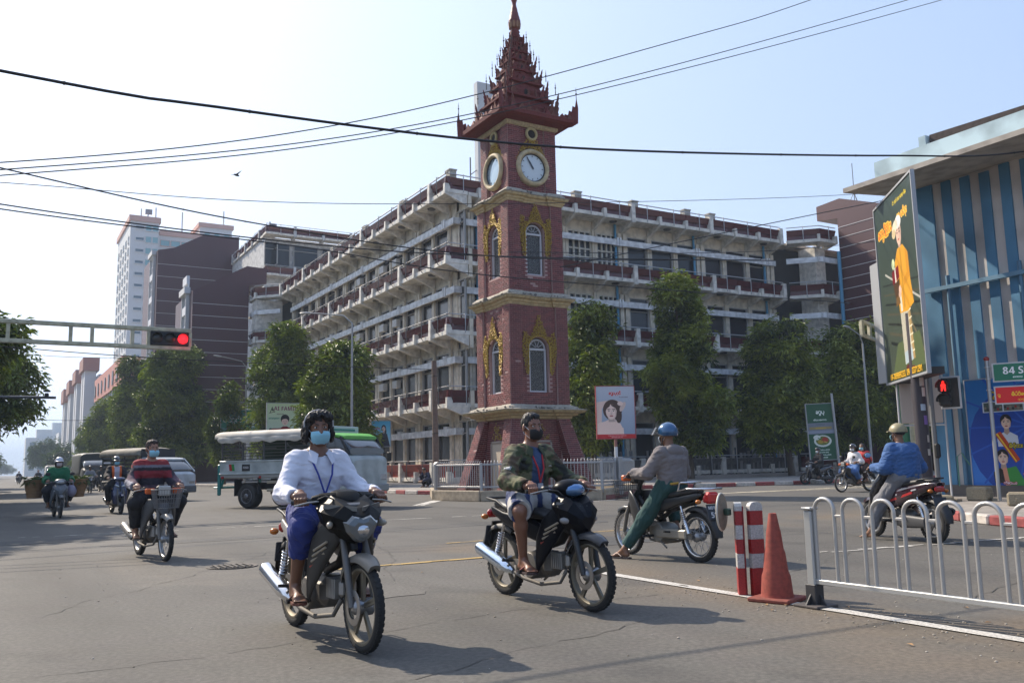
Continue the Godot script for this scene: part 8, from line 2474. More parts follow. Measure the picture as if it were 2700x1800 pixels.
	# farther riders down the street
	var far:=[[5.0,-58.0,Color(0.24,0.24,0.25),"rider in grey shirt on scooter ahead of the dark truck","grey scooter in front of the dark covered truck"],[5.9,-61.0,Color(0.05,0.05,0.05),"dark rider waiting close beside the dark truck's right side","dark motorcycle standing close beside the dark truck"],[6.7,-63.5,Color(0.10,0.11,0.12),"rider farthest right of the group beside the dark truck","motorcycle farthest right of the group beside the dark truck"],[4.1,-104.0,Color(0.04,0.04,0.045),"dark rider in middle of the three distant riders","distant motorcycle in middle of the three"],[2.9,-128.0,Color(0.05,0.05,0.06),"dark rider leftmost of the three distant riders","distant motorcycle leftmost of the three"],[9.2,-126.0,Color(0.06,0.05,0.05),"dark rider rightmost of the three distant riders","distant motorcycle rightmost of the three"]]
	var i:=0
	for r in far:
		i+=1
		var p:=V(r[0],0,r[1])
		make_bike("motorcycle",r[4],p,0.03*i,{"body": mt(0.03,0.035,0.04,0.3),"headlight": "nose" if i % 2 else "bar","mirrors": i % 2==0},"motorcycles far down the street")
		ride(ride_pose({"lean": 0.04}),p,0.03*i,r[3],{"cell": 0.034,"helmet": mt(0.03*i,0.03,0.035,0.4),"shirt": mt(r[2].r,r[2].g,r[2].b,0.85),"loose": 0.035,"hair": hair,"trousers": mt(0.02,0.02,0.025,0.85),"tloose": 0.03})
	# someone crouching on the pavement beside the fence
	var Q:={"hip": V(0,0.24,-0.10),"waist": V(0,0.37,-0.06),"chest": V(0,0.54,0.03),"neck": V(0,0.70,0.12),"head": V(0,0.80,0.20),"nod": 0.5,"look": 0.3,"sh_l": V(0.17,0.63,0.10),"sh_r": V(-0.17,0.63,0.10),"el_l": V(0.24,0.42,0.22),"el_r": V(-0.24,0.42,0.22),"wr_l": V(0.10,0.30,0.40),"wr_r": V(-0.10,0.30,0.40),"grip_l": V(0.06,0.26,0.47),"grip_r": V(-0.06,0.26,0.47),"hp_l": V(0.09,0.24,-0.06),"hp_r": V(-0.09,0.24,-0.06),"kn_l": V(0.17,0.52,0.24),"kn_r": V(-0.17,0.52,0.24),"an_l": V(0.14,0.112,0.08),"an_r": V(-0.14,0.112,0.08),"ft_l": V(0.2,0,1),"ft_r": V(-0.2,0,1)}
	make_person("person in dark clothes crouching on the pavement left of the tower fence",V(18.0,0.15,-38.9),-1.2,Q,{"cell": 0.02,"hair": hair,"hair_style": "quiff","shirt": mt(0.03,0.03,0.055,0.85),"loose": 0.03,"trousers": mt(0.02,0.02,0.03,0.85),"tloose": 0.02,"sandal": mt(0.1,0.06,0.04,0.8)})
# ---------------------------------------------------------------- street furniture, wires, vehicles
func vehicle_wheel(root: Node,c: Vector3,R: float,w: float,rim: Material,side: float) ->void:
	var n:=Node3D.new(); n.name="wheel"; n.position=c; root.add_child(n,true)
	var b:=Basis(V(0,1,0),V(1,0,0),V(0,0,-1))
	var m:=M.new(); m.lathe([Vector2(R*0.6,-w/2),Vector2(R*0.92,-w/2),Vector2(R,-w*0.36),Vector2(R,w*0.36),Vector2(R*0.92,w/2),Vector2(R*0.6,w/2)],28,Vector3.ZERO,b)
	part("tyre",m,mt(0.025,0.024,0.023,0.9),n)
	m=M.new(); m.lathe([Vector2(R*0.60,side*w*0.50),Vector2(R*0.58,side*w*0.53),Vector2(R*0.50,side*w*0.45),Vector2(R*0.22,side*w*0.36),Vector2(R*0.20,side*w*0.55),Vector2(0.01,side*w*0.56)],24,Vector3.ZERO,b)
	part("rim",m,rim,n)
func build_vehicles() ->void:
	var white:=mt(0.43,0.47,0.45,0.35,0,{"tex": "grime","sc": 0.3,"world": false}); var teal:=mt(0.02,0.19,0.17,0.4); var green:=mt(0.10,0.38,0.05,0.4)
	var glass:=mt(0.03,0.04,0.05,0.06,0.0,{"coat": 0.6}); var blk:=mt(0.02,0.02,0.021,0.6); var steel:=mt(0.10,0.10,0.095,0.5,0.4); var tarp:=mt(0.62,0.57,0.48,0.8,0,{"tex": "grime","sc": 0.3,"world": false,"two": true})
	# passenger truck with caged bed; forward is +z
	var t:=thing("passenger_truck","white and green passenger truck with caged bed and canvas roof","truck",V(8.22,0,-26.44),0.55)
	for s in [-1.0,1.0]:
		vehicle_wheel(t,V(s*0.72,0.37,-1.56),0.37,0.34,mt(0.20,0.20,0.21,0.5,0.4),s); vehicle_wheel(t,V(s*0.80,0.37,1.56),0.37,0.24,mt(0.20,0.20,0.21,0.5,0.4),s)
	var m:=M.new(); m.span(V(-0.35,0.55,-2.5),V(0.35,0.75,2.0)); part("chassis",m,blk,t)
	m=M.new(); m.cbox(V(0,0.96,-0.9),V(1.84,0.12,3.5),0.03); part("bed_floor",m,mt(0.3,0.30,0.28,0.6),t)
	for s in [-1.0,1.0]:
		m=M.new(); m.cbox(V(s*0.90,1.22,-0.9),V(0.06,0.42,3.5),0.015); var sp:=part("side_panel",m,white,t)
		m=M.new(); m.cbox(V(s*0.935,1.41,-0.9),V(0.035,0.05,3.5),0.012); part("panel_rib",m,white,sp)
		m=M.new(); m.cbox(V(s*0.935,1.035,-0.9),V(0.035,0.045,3.5),0.012); part("panel_rib",m,white,sp)
		for k in 3:
			m=M.new(); m.prism(PackedVector2Array([Vector2(0,0),Vector2(0.10,0),Vector2(0.06,0.20),Vector2(-0.04,0.20)]),-0.004,0.004,Transform3D(Basis(V(0,0,-s),Vector3.UP,V(s,0,0)),V(s*0.935,1.13,-2.33+k*0.11+(0.0 if s<0 else 0.1)))) ; part("stripe_emblem",m,[mt(0.5,0.5,0.5),mt(0.36,0.02,0.02),mt(0.02,0.22,0.05)][k],sp)
		m=M.new(); m.box(V(s*0.935,1.22,-1.55),V(0.012,0.20,0.32)); var bd:=part("badge",m,mt(0.02,0.02,0.02,0.5),sp)
		text3d("badge_letters","FUSO",0.065,bd,V(s*0.945,1.22,-1.55),Basis(V(0,1,0),s*PI/2),mt(0.5,0.5,0.5),0.006)
		# cage
		for k in 5:
			m=M.new(); m.tube([V(s*0.88,1.40,-2.6+k*0.86),V(s*0.88,2.12,-2.6+k*0.86)],0.026,6); part("cage_post",m,steel,t)
		for k in 7:
			m=M.new(); m.tube([V(s*0.88,1.47+k*0.09,-2.6),V(s*0.88,1.47+k*0.09,0.84)],0.012,5); part("cage_rail",m,steel,t)
		for k in 3:
			m=M.new(); m.tube([V(s*0.875,1.92,-2.4+k*1.2),V(s*0.875,1.78,-2.25+k*1.2),V(s*0.875,1.78,-1.6+k*1.2)],0.016,5); part("cage_brace",m,steel,t)
		# rolled side tarp, scalloped
		m=M.new()
		var r0:=PackedVector3Array(); var r1:=PackedVector3Array(); var r2:=PackedVector3Array()
		for k in 25:
			var z:=-2.72+k*0.152
			r0.append(V(s*0.93,2.17,z)); r1.append(V(s*(0.99+0.02*sin(k*1.3)),2.08,z)); r2.append(V(s*(0.95+0.02*sin(k*2.1)),2.02-0.055*absf(sin(k*0.55))-0.02*sin(k*1.9),z))
		m.loft([r0,r1,r2],false); part("side_tarp",m,tarp,t)
		for k in 2:
			m=M.new(); m.cbox(V(s*0.86,0.78-k*0.24,0.18),V(0.05,0.09,1.9),0.02); part("side_guard",m,mt(0.36,0.31,0.22,0.6),t)
		m=M.new(); m.cbox(V(s*0.90,0.68,-1.08),V(0.03,0.50,0.05),0.01); m.cbox(V(s*0.78,0.62,-2.02),V(0.30,0.50,0.03),0.01); part("mud_guard",m,blk,t)
		m=M.new(); m.cbox(V(s*0.86,0.86,-2.72),V(0.12,0.95,0.10),0.03); part("rear_corner_post",m,teal,t)
		m=M.new(); m.cbox(V(s*0.93,0.93,-2.52),V(0.04,0.08,0.10),0.01); part("side_marker",m,mt(0.30,0.015,0.015,0.3),t)
		m=M.new(); m.cbox(V(s*0.93,0.93,-0.98),V(0.04,0.08,0.08),0.01); part("side_marker",m,mt(0.30,0.02,0.015,0.3),t)
	m=M.new(); m.cbox(V(0,0.62,-2.85),V(1.7,0.06,0.3),0.02); m.bar(V(-0.8,0.62,-2.7),V(-0.8,0.9,-2.6),0.05,0.05); part("rear_step",m,teal,t)
	m=M.new(); m.cbox(V(0.84,1.76,-0.9),V(0.02,0.68,3.4),0.005); part("far_side_canvas",m,mt(0.03,0.055,0.04,0.8),t)
	m=M.new(); m.cbox(V(0,1.6,0.88),V(1.75,1.1,0.05),0.02); part("cab_bulkhead",m,mt(0.10,0.20,0.15,0.5),t)
	m=M.new()
	var rings:=[]
	for q in [[-2.98,0.80],[-2.9,0.97],[-2.0,1.0],[-0.4,1.0],[0.6,1.0],[0.92,0.94]]:
		var r:=PackedVector3Array()
		for k in 13:
			var a:=lerpf(0.0,PI,k/12.0)
			r.append(V(cos(a)*0.96*q[1],2.13+pow(sin(a),0.55)*0.24*q[1]+0.008*sin(q[0]*7.0+k),q[0]))
		for k in 5: r.append(V(lerpf(-0.9,0.9,k/4.0),2.12,q[0]))
		rings.append(r)
	m.loft(rings); part("canvas_roof",m,tarp,t)
	for k in 2:
		m=M.new(); m.cbox(V((k*2-1)*0.62,1.38,-0.9),V(0.4,0.06,3.2),0.02); part("bench",m,mt(0.10,0.16,0.10,0.6),t)
	# cab
	m=M.new(); pod(m,[[0.95,1.02,0.88,0.60,0.25],[1.2,1.02,0.90,0.62,0.25],[2.0,1.02,0.90,0.60,0.25],[2.36,0.98,0.88,0.50,0.28],[2.42,0.95,0.80,0.42,0.3]],24); part("cab_body",m,white,t)
	m=M.new(); pod(m,[[0.95,1.78,0.80,0.30,0.3],[1.1,1.80,0.86,0.34,0.3],[1.75,1.78,0.85,0.32,0.3],[2.05,1.72,0.82,0.26,0.3],[2.30,1.62,0.80,0.10,0.4]],24); part("cab_glasshouse",m,glass,t)
	m=M.new(); pod(m,[[0.92,2.06,0.78,0.06,0.4],[1.1,2.09,0.86,0.08,0.4],[1.8,2.08,0.86,0.08,0.4],[2.05,2.02,0.78,0.05,0.4]],18); part("cab_roof",m,green,t)
	for s in [-1.0,1.0]:
		m=M.new(); m.bar(V(s*0.855,1.55,1.02),V(s*0.845,2.05,1.08),0.05,0.12,V(0,0,1)); part("door_pillar",m,white,t)
		m=M.new(); m.bar(V(s*0.845,1.55,2.28),V(s*0.835,2.04,1.98),0.04,0.06,V(0,0,1)); part("windscreen_pillar",m,blk,t)
		m=M.new(); m.tube([V(s*0.88,1.62,2.2),V(s*1.06,1.68,2.3),V(s*1.06,1.5,2.3)],0.012,5); m.cbox(V(s*1.07,1.46,2.3),V(0.05,0.28,0.17),0.03); part("wing_mirror",m,blk,t)
		m=M.new(); m.cbox(V(s*0.62,0.86,2.42),V(0.30,0.17,0.05),0.03); part("headlight",m,mt(0.4,0.4,0.4,0.1,0.3),t)
		m=M.new(); m.cbox(V(s*0.895,1.18,1.55),V(0.02,0.42,0.02),0.005); part("door_edge",m,mt(0.1,0.1,0.1),t)
	m=M.new(); m.cbox(V(0,0.56,2.42),V(1.72,0.22,0.12),0.04); part("front_bumper",m,mt(0.24,0.25,0.24,0.5),t)
	m=M.new(); m.cbox(V(0,2.27,1.35),V(1.5,0.22,0.10),0.02); var rb:=part("roof_board",m,mt(0.45,0.5,0.48,0.5),t)
	text3d("roof_board_letters","DAGON - 23 K",0.11,rb,V(0,2.27,1.405),Basis(),mt(0.02,0.22,0.2),0.005) if false else null
	m=M.new(); m.cbox(V(0,2.27,1.41),V(1.1,0.06,0.01),0.003); part("roof_board_stripe",m,teal,rb)
	# pale van fronted pickup with canvas bed
	t=thing("canvas_pickup","pale small pickup with slatted bed under a dusty canvas cover","truck",V(5.55,0,-38.6),0.42)
	for s in [-1.0,1.0]:
		vehicle_wheel(t,V(s*0.68,0.30,-1.45),0.30,0.22,mt(0.15,0.15,0.15),s); vehicle_wheel(t,V(s*0.70,0.30,1.15),0.30,0.20,mt(0.15,0.15,0.15),s)
	var pale:=mt(0.46,0.50,0.52,0.35,0,{"tex": "grime","sc": 0.3,"world": false})
	m=M.new(); pod(m,[[0.35,0.80,0.78,0.42,0.3],[0.6,0.80,0.80,0.44,0.3],[1.5,0.80,0.80,0.43,0.3],[1.92,0.76,0.77,0.36,0.35],[1.98,0.74,0.70,0.30,0.4]],24); part("cab_body",m,pale,t)
	m=M.new(); pod(m,[[0.35,1.42,0.72,0.26,0.35],[0.55,1.43,0.75,0.28,0.35],[1.15,1.41,0.74,0.26,0.35],[1.6,1.28,0.73,0.12,0.4],[1.80,1.20,0.72,0.03,0.5]],24); part("windscreen_and_windows",m,glass,t)
	m=M.new(); pod(m,[[0.33,1.66,0.70,0.05,0.4],[0.5,1.68,0.75,0.06,0.4],[1.1,1.66,0.74,0.05,0.4],[1.28,1.62,0.66,0.03,0.5]],18); part("cab_roof",m,pale,t)
	for s in [-1.0,1.0]:
		m=M.new(); m.bar(V(s*0.735,1.14,1.88),V(s*0.715,1.66,1.16),0.05,0.05); part("windscreen_pillar",m,pale,t)
		m=M.new(); m.cbox(V(s*0.56,0.72,1.955),V(0.28,0.15,0.05),0.02); part("headlight",m,mt(0.35,0.35,0.33,0.1,0.3),t)
		m=M.new(); m.cbox(V(s*0.745,0.72,1.93),V(0.07,0.15,0.07),0.02); part("indicator",m,mt(0.38,0.09,0.02,0.3),t)
		m=M.new(); m.cbox(V(s*0.86,1.25,1.72),V(0.10,0.14,0.06),0.02); part("wing_mirror",m,blk,t)
		for k in 5:
			m=M.new(); m.cbox(V(s*0.80,0.98+k*0.165,-0.95),V(0.035,0.10,2.5),0.01); part("bed_slat",m,steel,t)
		for k in 4:
			m=M.new(); m.cbox(V(s*0.825,1.32,-2.15+k*0.8),V(0.05,0.95,0.05),0.01); part("bed_post",m,steel,t)
	m=M.new(); m.cbox(V(0,0.46,1.95),V(1.56,0.28,0.12),0.04); part("front_bumper",m,mt(0.09,0.095,0.10,0.6),t)
	m=M.new(); m.cbox(V(0,0.38,2.02),V(0.42,0.12,0.012),0.003); var np:=part("number_plate",m,mt(0.05,0.05,0.05,0.5),t)
	text3d("plate_letters","1L-5511",0.075,np,V(0,0.38,2.03),Basis(),mt(0.5,0.5,0.5),0.003)
	m=M.new(); m.cbox(V(0,0.75,-0.95),V(1.6,0.12,2.6),0.02); part("bed_floor",m,steel,t)
	m=M.new(); rings=[]
	for q in [[-2.4,0.96],[-2.3,1.0],[-0.9,1.02],[0.25,1.0],[0.42,0.9]]:
		var r:=PackedVector3Array()
		for k in 13:
			var a:=lerpf(0.0,PI,k/12.0)
			r.append(V(cos(a)*0.88*q[1],1.84+pow(sin(a),0.5)*0.30*q[1],q[0]))
		for k in 5: r.append(V(lerpf(-0.84,0.84,k/4.0),1.80,q[0]))
		rings.append(r)
	m.loft(rings); part("canvas_cover",m,mt(0.36,0.33,0.27,0.85,0,{"tex": "grime","sc": 0.4,"world": false}),t)
	m=M.new(); m.box(V(0,1.86,0.5),V(1.5,0.42,0.03)); part("canvas_end",m,mt(0.04,0.04,0.04,0.9),t)
	# dark covered truck farther down the street, and small distant ones
	for q in [[6.1,-69.0,0.05,1.05,Color(0.045,0.05,0.045),"dark green covered truck amid riders farther down the street"],[8.3,-165.0,0.0,0.8,Color(0.38,0.36,0.33),"small pale covered truck in the hazy distance"],[-0.6,-72.0,0.0,0.85,Color(0.20,0.21,0.20),"greyish vehicle cut off by the left picture edge"]]:
		t=thing("covered_truck",q[5],"truck",V(q[0],0,q[1]),q[2])
		var c: Color=q[4]; var k: float=q[3]
		var body:=mt(c.r,c.g,c.b,0.6)
		for s in [-1.0,1.0]:
			vehicle_wheel(t,V(s*0.8*k,0.38,-1.6),0.38,0.26,mt(0.1,0.1,0.1),s); vehicle_wheel(t,V(s*0.8*k,0.38,1.6),0.38,0.26,mt(0.1,0.1,0.1),s)
			m=M.new(); m.cbox(V(s*0.6*k,0.9,2.42),V(0.25,0.16,0.05),0.03); part("headlight",m,mt(0.5,0.5,0.48,0.1,0.2),t)
		m=M.new(); pod(m,[[1.0,1.0,0.92*k,0.55,0.3],[2.2,1.0,0.94*k,0.55,0.3],[2.42,0.95,0.88*k,0.45,0.3]],20); part("cab_body",m,body,t)
		m=M.new(); pod(m,[[1.05,1.75,0.85*k,0.30,0.3],[1.9,1.74,0.85*k,0.28,0.3],[2.25,1.6,0.82*k,0.1,0.4]],20); part("windscreen",m,glass,t)
		m=M.new(); pod(m,[[-2.7,1.72,0.95*k,0.78,0.35],[-2.6,1.75,1.02*k,0.82,0.35],[1.0,1.75,1.02*k,0.82,0.35],[1.25,1.85,0.95*k,0.65,0.4]],20); part("covered_bed",m,body,t)
	# red cart by the pavement
	t=thing("red_cart","red vendor cart with small window panel parked at the pavement edge","cart",V(16.3,0.15,-42.2),0.35)
	m=M.new(); m.cbox(V(0,0.72,0),V(1.1,0.95,0.8),0.03); part("box",m,mt(0.36,0.025,0.025,0.45),t)
	m=M.new(); m.cbox(V(-0.30,0.86,0.405),V(0.28,0.34,0.02),0.01); part("window_panel",m,mt(0.3,0.3,0.3,0.3),t)
	for s in [-1.0,1.0]: vehicle_wheel(t,V(s*0.42,0.20,0),0.2,0.1,mt(0.1,0.1,0.1),s)
	m=M.new(); m.box(V(0,1.21,0),V(1.2,0.03,0.9)); part("lid",m,mt(0.12,0.02,0.02,0.5),t)
func build_street() ->void:
	var steel:=mt(0.40,0.39,0.37,0.42,0.45); var cream:=mt(0.52,0.48,0.33,0.6,0,{"tex": "grime","sc": 0.8}); var blk:=mt(0.02,0.02,0.02,0.6)
	var m:=M.new()
	# --- hooped median railing
	var root:=thing("median_railing","grey hooped steel railing along the median at the right","railing")
	m=M.new(); m.cbox(V(5.6,0.45,-4.93),V(0.075,0.58,0.075),0.01); part("end_post",m,mt(0.42,0.42,0.40,0.45,0.4),root)
	m=M.new(); m.cbox(V(5.6,0.755,-4.93),V(0.095,0.02,0.095),0.006); part("post_cap",m,mt(0.42,0.42,0.40,0.45,0.4),root)
	m=M.new(); m.cbox(V(5.6,0.09,-4.93),V(0.10,0.17,0.10),0.006); var sh:=part("post_shoe",m,mt(0.03,0.03,0.032,0.6),root)
	m=M.new(); m.cbox(V(5.6,0.012,-4.93),V(0.24,0.022,0.24),0.006); part("base_plate",m,mt(0.07,0.06,0.055,0.8),sh)
	for s in 4:
		var d:=Basis(Vector3.UP,s*PI/2)
		m=M.new(); m.prism(PackedVector2Array([Vector2(0.05,0.022),Vector2(0.11,0.022),Vector2(0.05,0.10)]),-0.005,0.005,Transform3D(d,V(5.6,0,-4.93))); part("gusset",m,mt(0.03,0.03,0.032,0.6),sh)
	m=M.new(); m.cbox(V(5.6,0.195,-2.3),V(0.045,0.04,5.2),0.006); part("bottom_rail",m,mt(0.42,0.42,0.40,0.42,0.4),root)
	var hm:=M.new(); var pts:=[V(0,0.215,-0.093)]
	for i in 13:
		var a:=PI*i/12.0; pts.append(V(0,0.745+sin(a)*0.088,-cos(a)*0.093))
	pts.append(V(0,0.215,0.093)); hm.tube(pts,0.0155,10)
	var hmesh:=hm.mesh()
	var rm:=M.new(); rm.cbox(Vector3.ZERO,V(0.022,0.022,0.08),0.004); var rmesh:=rm.mesh()
	for i in 19:
		var h:=part("hoop",hmesh,steel,root); h.position=V(5.6,0,-4.787+i*0.264)
		var g:=part("link_bar",rmesh,steel,root); g.position=V(5.6,0.705,-4.787-0.132+i*0.264)
	# --- striped bollards, mirror disc, cone
	for q in [[5.60,-5.72,0.30,"red and white striped bollard panel seen edge on, holding the round disc"],[5.70,-5.62,-0.25,"red and white striped bollard panel facing the camera beside the cone"]]:
		root=thing("bollard_panel",q[3],"bollard",V(q[0],0,q[1]),q[2] if q[2]<0 else 0.9)
		if q[2]>0:
			m=M.new(); m.cbox(V(0,0.375,0.037),V(0.122,0.75,0.012),0.003); part("plain_back",m,mt(0.22,0.012,0.014,0.5,0,{"tex": "fine","sc": 2.0}),root)
		var hs:=[0.0,0.23,0.35,0.47,0.59,0.71,0.78]
		for k in 6:
			m=M.new()
			if k==5: m.prism(PackedVector2Array([Vector2(-0.062,0.711),Vector2(0.062,0.711),Vector2(0.062,0.75),Vector2(0.045,0.775),Vector2(0.02,0.785),Vector2(-0.02,0.785),Vector2(-0.045,0.775),Vector2(-0.062,0.75)]),-0.03,0.03)
			else: m.cbox(V(0,(hs[k]+hs[k+1])/2,0),V(0.124,hs[k+1]-hs[k],0.06),0.003)
			part("red_band" if k % 2==0 else "white_band",m,mt(0.36,0.02,0.02,0.45,0,{"tex": "fine","sc": 2.0}) if k % 2==0 else mt(0.50,0.49,0.46,0.5,0,{"tex": "fine","sc": 2.0}),root)
	root=thing("round_disc","dull round traffic disc with pale rim seen from behind bollards","sign",V(5.52,0.70,-5.83),0.0)
	var dz:=Transform3D(Basis(Vector3.UP,0.55),Vector3.ZERO)
	m=M.new(); m.lathe([Vector2(0.155,-0.012),Vector2(0.16,0.0),Vector2(0.155,0.012),Vector2(0.0,0.016)],32,Vector3.ZERO,dz.basis*Basis(V(1,0,0),V(0,0,1),V(0,-1,0))); part("disc",m,mt(0.26,0.21,0.15,0.7,0,{"tex": "grime","sc": 3.0}),root)
	m=M.new(); m.torus(Vector3.ZERO,dz.basis*V(0,0,1),0.158,0.009,32,6); part("rim",m,mt(0.5,0.48,0.42,0.5),root)
	m=M.new(); m.cbox(V(0.03,0.0,0.04),V(0.05,0.06,0.06),0.01); part("bracket",m,mt(0.05,0.09,0.06,0.6),root)
	root=thing("traffic_cone","faded dusty red traffic cone on square foot","cone",V(5.60,0,-5.32),0.3)
	m=M.new(); m.lathe([Vector2(0.135,0.035),Vector2(0.128,0.06),Vector2(0.115,0.20),Vector2(0.10,0.24),Vector2(0.085,0.38),Vector2(0.073,0.42),Vector2(0.058,0.56),Vector2(0.052,0.58),Vector2(0.032,0.70),Vector2(0.026,0.705),Vector2(0.024,0.69)],24); part("cone_body",m,mt(0.30,0.055,0.035,0.7,0,{"tex": "grime","sc": 4.0}),root)
	m=M.new(); m.cbox(V(0,0.018,0),V(0.36,0.036,0.36),0.01); part("foot",m,mt(0.24,0.06,0.04,0.8,0,{"tex": "grime","sc": 3.0}),root)
	# --- drain with a broken grate
	root=thing("drain_cover","dark round drain with broken iron grate in the road","drain",V(2.55,0.006,-11.1))
	m=M.new(); m.lathe([Vector2(0.25,0.0),Vector2(0.30,0.006),Vector2(0.30,0.0)],28,Vector3.ZERO,Basis.IDENTITY,false); part("ring",m,mt(0.10,0.085,0.07,0.8),root)
	m=M.new(); m.lathe([Vector2(0.25,0.001),Vector2(0.0,0.002)],28); part("pit",m,mt(0.006,0.006,0.006,1.0),root)
	for i in 6:
		m=M.new(); m.cbox(V(-0.18+i*0.072,0.008,0),V(0.022,0.012,0.36 if i % 2 else 0.44),0.003,Basis(Vector3.UP,0.04*(i % 3-1))); part("grate_bar",m,mt(0.09,0.08,0.07,0.7,0.2),root)
	# --- tower fence on its plinth
	root=thing("tower_fence","silver picket fence with bent tips on concrete plinth round clock tower","fence")
	var ring:=[Vector2(12.95,-27.3),Vector2(13.47,-25.0),Vector2(16.35,-22.45),Vector2(17.35,-23.1),Vector2(20.6,-26.3),Vector2(20.4,-30.4),Vector2(14.6,-31.0)]
	var conc:=mt(0.40,0.33,0.24,0.9,0,{"tex": "streak","sc": 0.9}); var silver:=mt(0.36,0.36,0.36,0.5,0.3)
	var pm:=M.new(); pm.tube([V(0,0.10,0),V(0,0.86,0),V(0,0.93,0.025),V(0,0.97,0.075)],0.011,5); var pmesh:=pm.mesh()
	for i in ring.size():
		var a: Vector2=ring[i]; var b: Vector2=ring[(i+1) % ring.size()]
		var a3:=V(a.x,0,a.y); var b3:=V(b.x,0,b.y); var z:=(b3-a3).normalized(); var l:=a3.distance_to(b3)
		var bs:=Basis(Vector3.UP.cross(z),Vector3.UP,z)
		m=M.new(); m.cbox(a3.lerp(b3,0.5)+V(0,0.17,0),V(0.24,0.34,l+0.02),0.02,bs); part("plinth_wall",m,conc,root)
		if i==2 or i==3:
			m=M.new(); m.box(a3.lerp(b3,0.5)+V(0,0.08,0),V(0.26,0.14,l),bs); part("painted_band",m,mt(0.22,0.07,0.06,0.85),root)
		for y in [0.45,1.16]:
			m=M.new(); m.cbox(a3.lerp(b3,0.5)+V(0,y,0),V(0.03,0.055,l),0.006,bs); part("rail",m,silver,root)
		m=M.new(); m.cbox(a3+V(0,0.72,0),V(0.09,0.98,0.09),0.01,bs); part("post",m,silver,root)
		var k:=int(l/0.105)
		for j in range(1,k):
			var pk:=part("picket",pmesh,silver,root)
			pk.transform=Transform3D(bs*Basis(Vector3.UP,PI/2),a3.lerp(b3,float(j)/k)+V(0,0.31,0))
	m=M.new(); m.cbox(V(17.5,0.72,-23.05),V(0.16,1.2,0.16),0.015); part("gate_post",m,silver,root)
	# --- signal gantry on the left
	root=thing("signal_gantry","cream signal gantry arm with three lamps, red one lit","traffic light")
	var gz:=-25.0; var y0:=4.46; var y1:=4.95
	for y in [y0,y1]:
		m=M.new(); m.cbox(V(-1.75,y,gz),V(12.5,0.11,0.11),0.015); part("chord",m,cream,root)
	for x in [-6.0,-4.0,-2.0,0.15,1.55,2.05,3.02,3.42,4.48]:
		m=M.new(); m.cbox(V(x,(y0+y1)/2,gz),V(0.09,y1-y0-0.1,0.09),0.01); part("strut",m,cream,root)
	m=M.new(); m.tube([V(-7.9,0.1,gz),V(-7.9,5.3,gz)],0.16,12); part("mast",m,cream,root)
	m=M.new(); m.cbox(V(3.95,(y0+y1)/2,gz+0.01),V(0.98,0.375,0.16),0.02); var hs:=part("signal_housing",m,blk,root)
	for k in 3:
		var c:=V(3.62+k*0.33,(y0+y1)/2,gz+0.095)
		m=M.new(); m.lathe([Vector2(0.135,0.0),Vector2(0.12,0.02),Vector2(0.0,0.035)],20,c,Basis(V(1,0,0),V(0,0,1),V(0,-1,0)))
		part("lens",m,mt(0.9,0.02,0.03,0.3,0,{"glow": 1.1}) if k==2 else mt(0.035,0.035,0.028,0.3),hs)
		m=M.new()
		var ra:=PackedVector3Array(); var rb:=PackedVector3Array()
		for j in 9:
			var a:=lerpf(0.1,PI-0.1,j/8.0); ra.append(c+V(cos(a)*0.145,sin(a)*0.145,-0.01)); rb.append(c+V(cos(a)*0.145,sin(a)*0.145,0.12))
		m.loft([ra,rb],false); part("visor",m,blk,hs)
	var ol:=OmniLight3D.new(); ol.name="signal_lamp"; ol.light_color=Color(1,0.1,0.1); ol.light_energy=0.06; ol.omni_range=30.0; ol.omni_attenuation=2.0; ol.light_size=0.12; ol.shadow_enabled=true; ol.position=V(4.28,(y0+y1)/2,gz+0.24); root.add_child(ol)
	root=thing("camera_arm","thin horizontal pole arm with small camera at the left edge","pole")
	m=M.new(); m.tube([V(-7.9,3.55,-32),V(1.65,3.60,-32)],0.045,8); part("arm",m,mt(0.10,0.10,0.10,0.5,0.3),root)
	m=M.new(); m.cbox(V(1.38,3.68,-32),V(0.12,0.12,0.14),0.02); m.cbox(V(1.38,3.80,-32),V(0.20,0.05,0.1),0.01); part("camera_unit",m,blk,root)
	m=M.new(); m.tube([V(-7.9,0.1,-32),V(-7.9,4.0,-32)],0.09,10); part("post",m,mt(0.10,0.10,0.10,0.5,0.3),root)
	root=thing("gantry_end","cream open end of another signal arm left of the billboard","traffic light")
	for q in [[V(18.95,4.58,-14.6),V(23.0,4.58,-16.3)],[V(18.95,4.22,-14.6),V(23.0,4.22,-16.3)]]:
		m=M.new(); m.bar(q[0],q[1],0.08,0.075); part("chord",m,cream,root)
	m=M.new(); m.bar(V(18.97,4.58,-14.61),V(18.97,4.22,-14.61),0.09,0.09); part("strut",m,cream,root)
	m=M.new(); m.bar(V(19.6,4.55,-14.87),V(19.6,4.25,-14.87),0.08,0.08); part("strut",m,cream,root)
	m=M.new(); m.tube([V(23.0,0.1,-16.3),V(23.0,4.7,-16.3)],0.12,10); part("mast",m,cream,root)
	# --- pedestrian signal
	root=thing("pedestrian_signal","pedestrian signal with white edged board and lit red figure","traffic light")
	m=M.new(); m.tube([V(19.03,0.1,-12.9),V(19.03,3.35,-12.9)],0.055,10); part("pole",m,mt(0.24,0.24,0.24,0.45,0.4),root)
	var sx:=face_to(V(18.62,2.55,-12.25),V(-0.95,0,0.32))
	m=M.new(); m.cbox(sx*V(0.10,0,-0.02),V(0.44,0.74,0.03),0.012,sx.basis); part("board_edge",m,mt(0.5,0.5,0.5,0.5),root)
	m=M.new(); m.cbox(sx*V(0.10,0,0.005),V(0.36,0.66,0.03),0.01,sx.basis); part("board",m,mt(0.03,0.028,0.025,0.7),root)
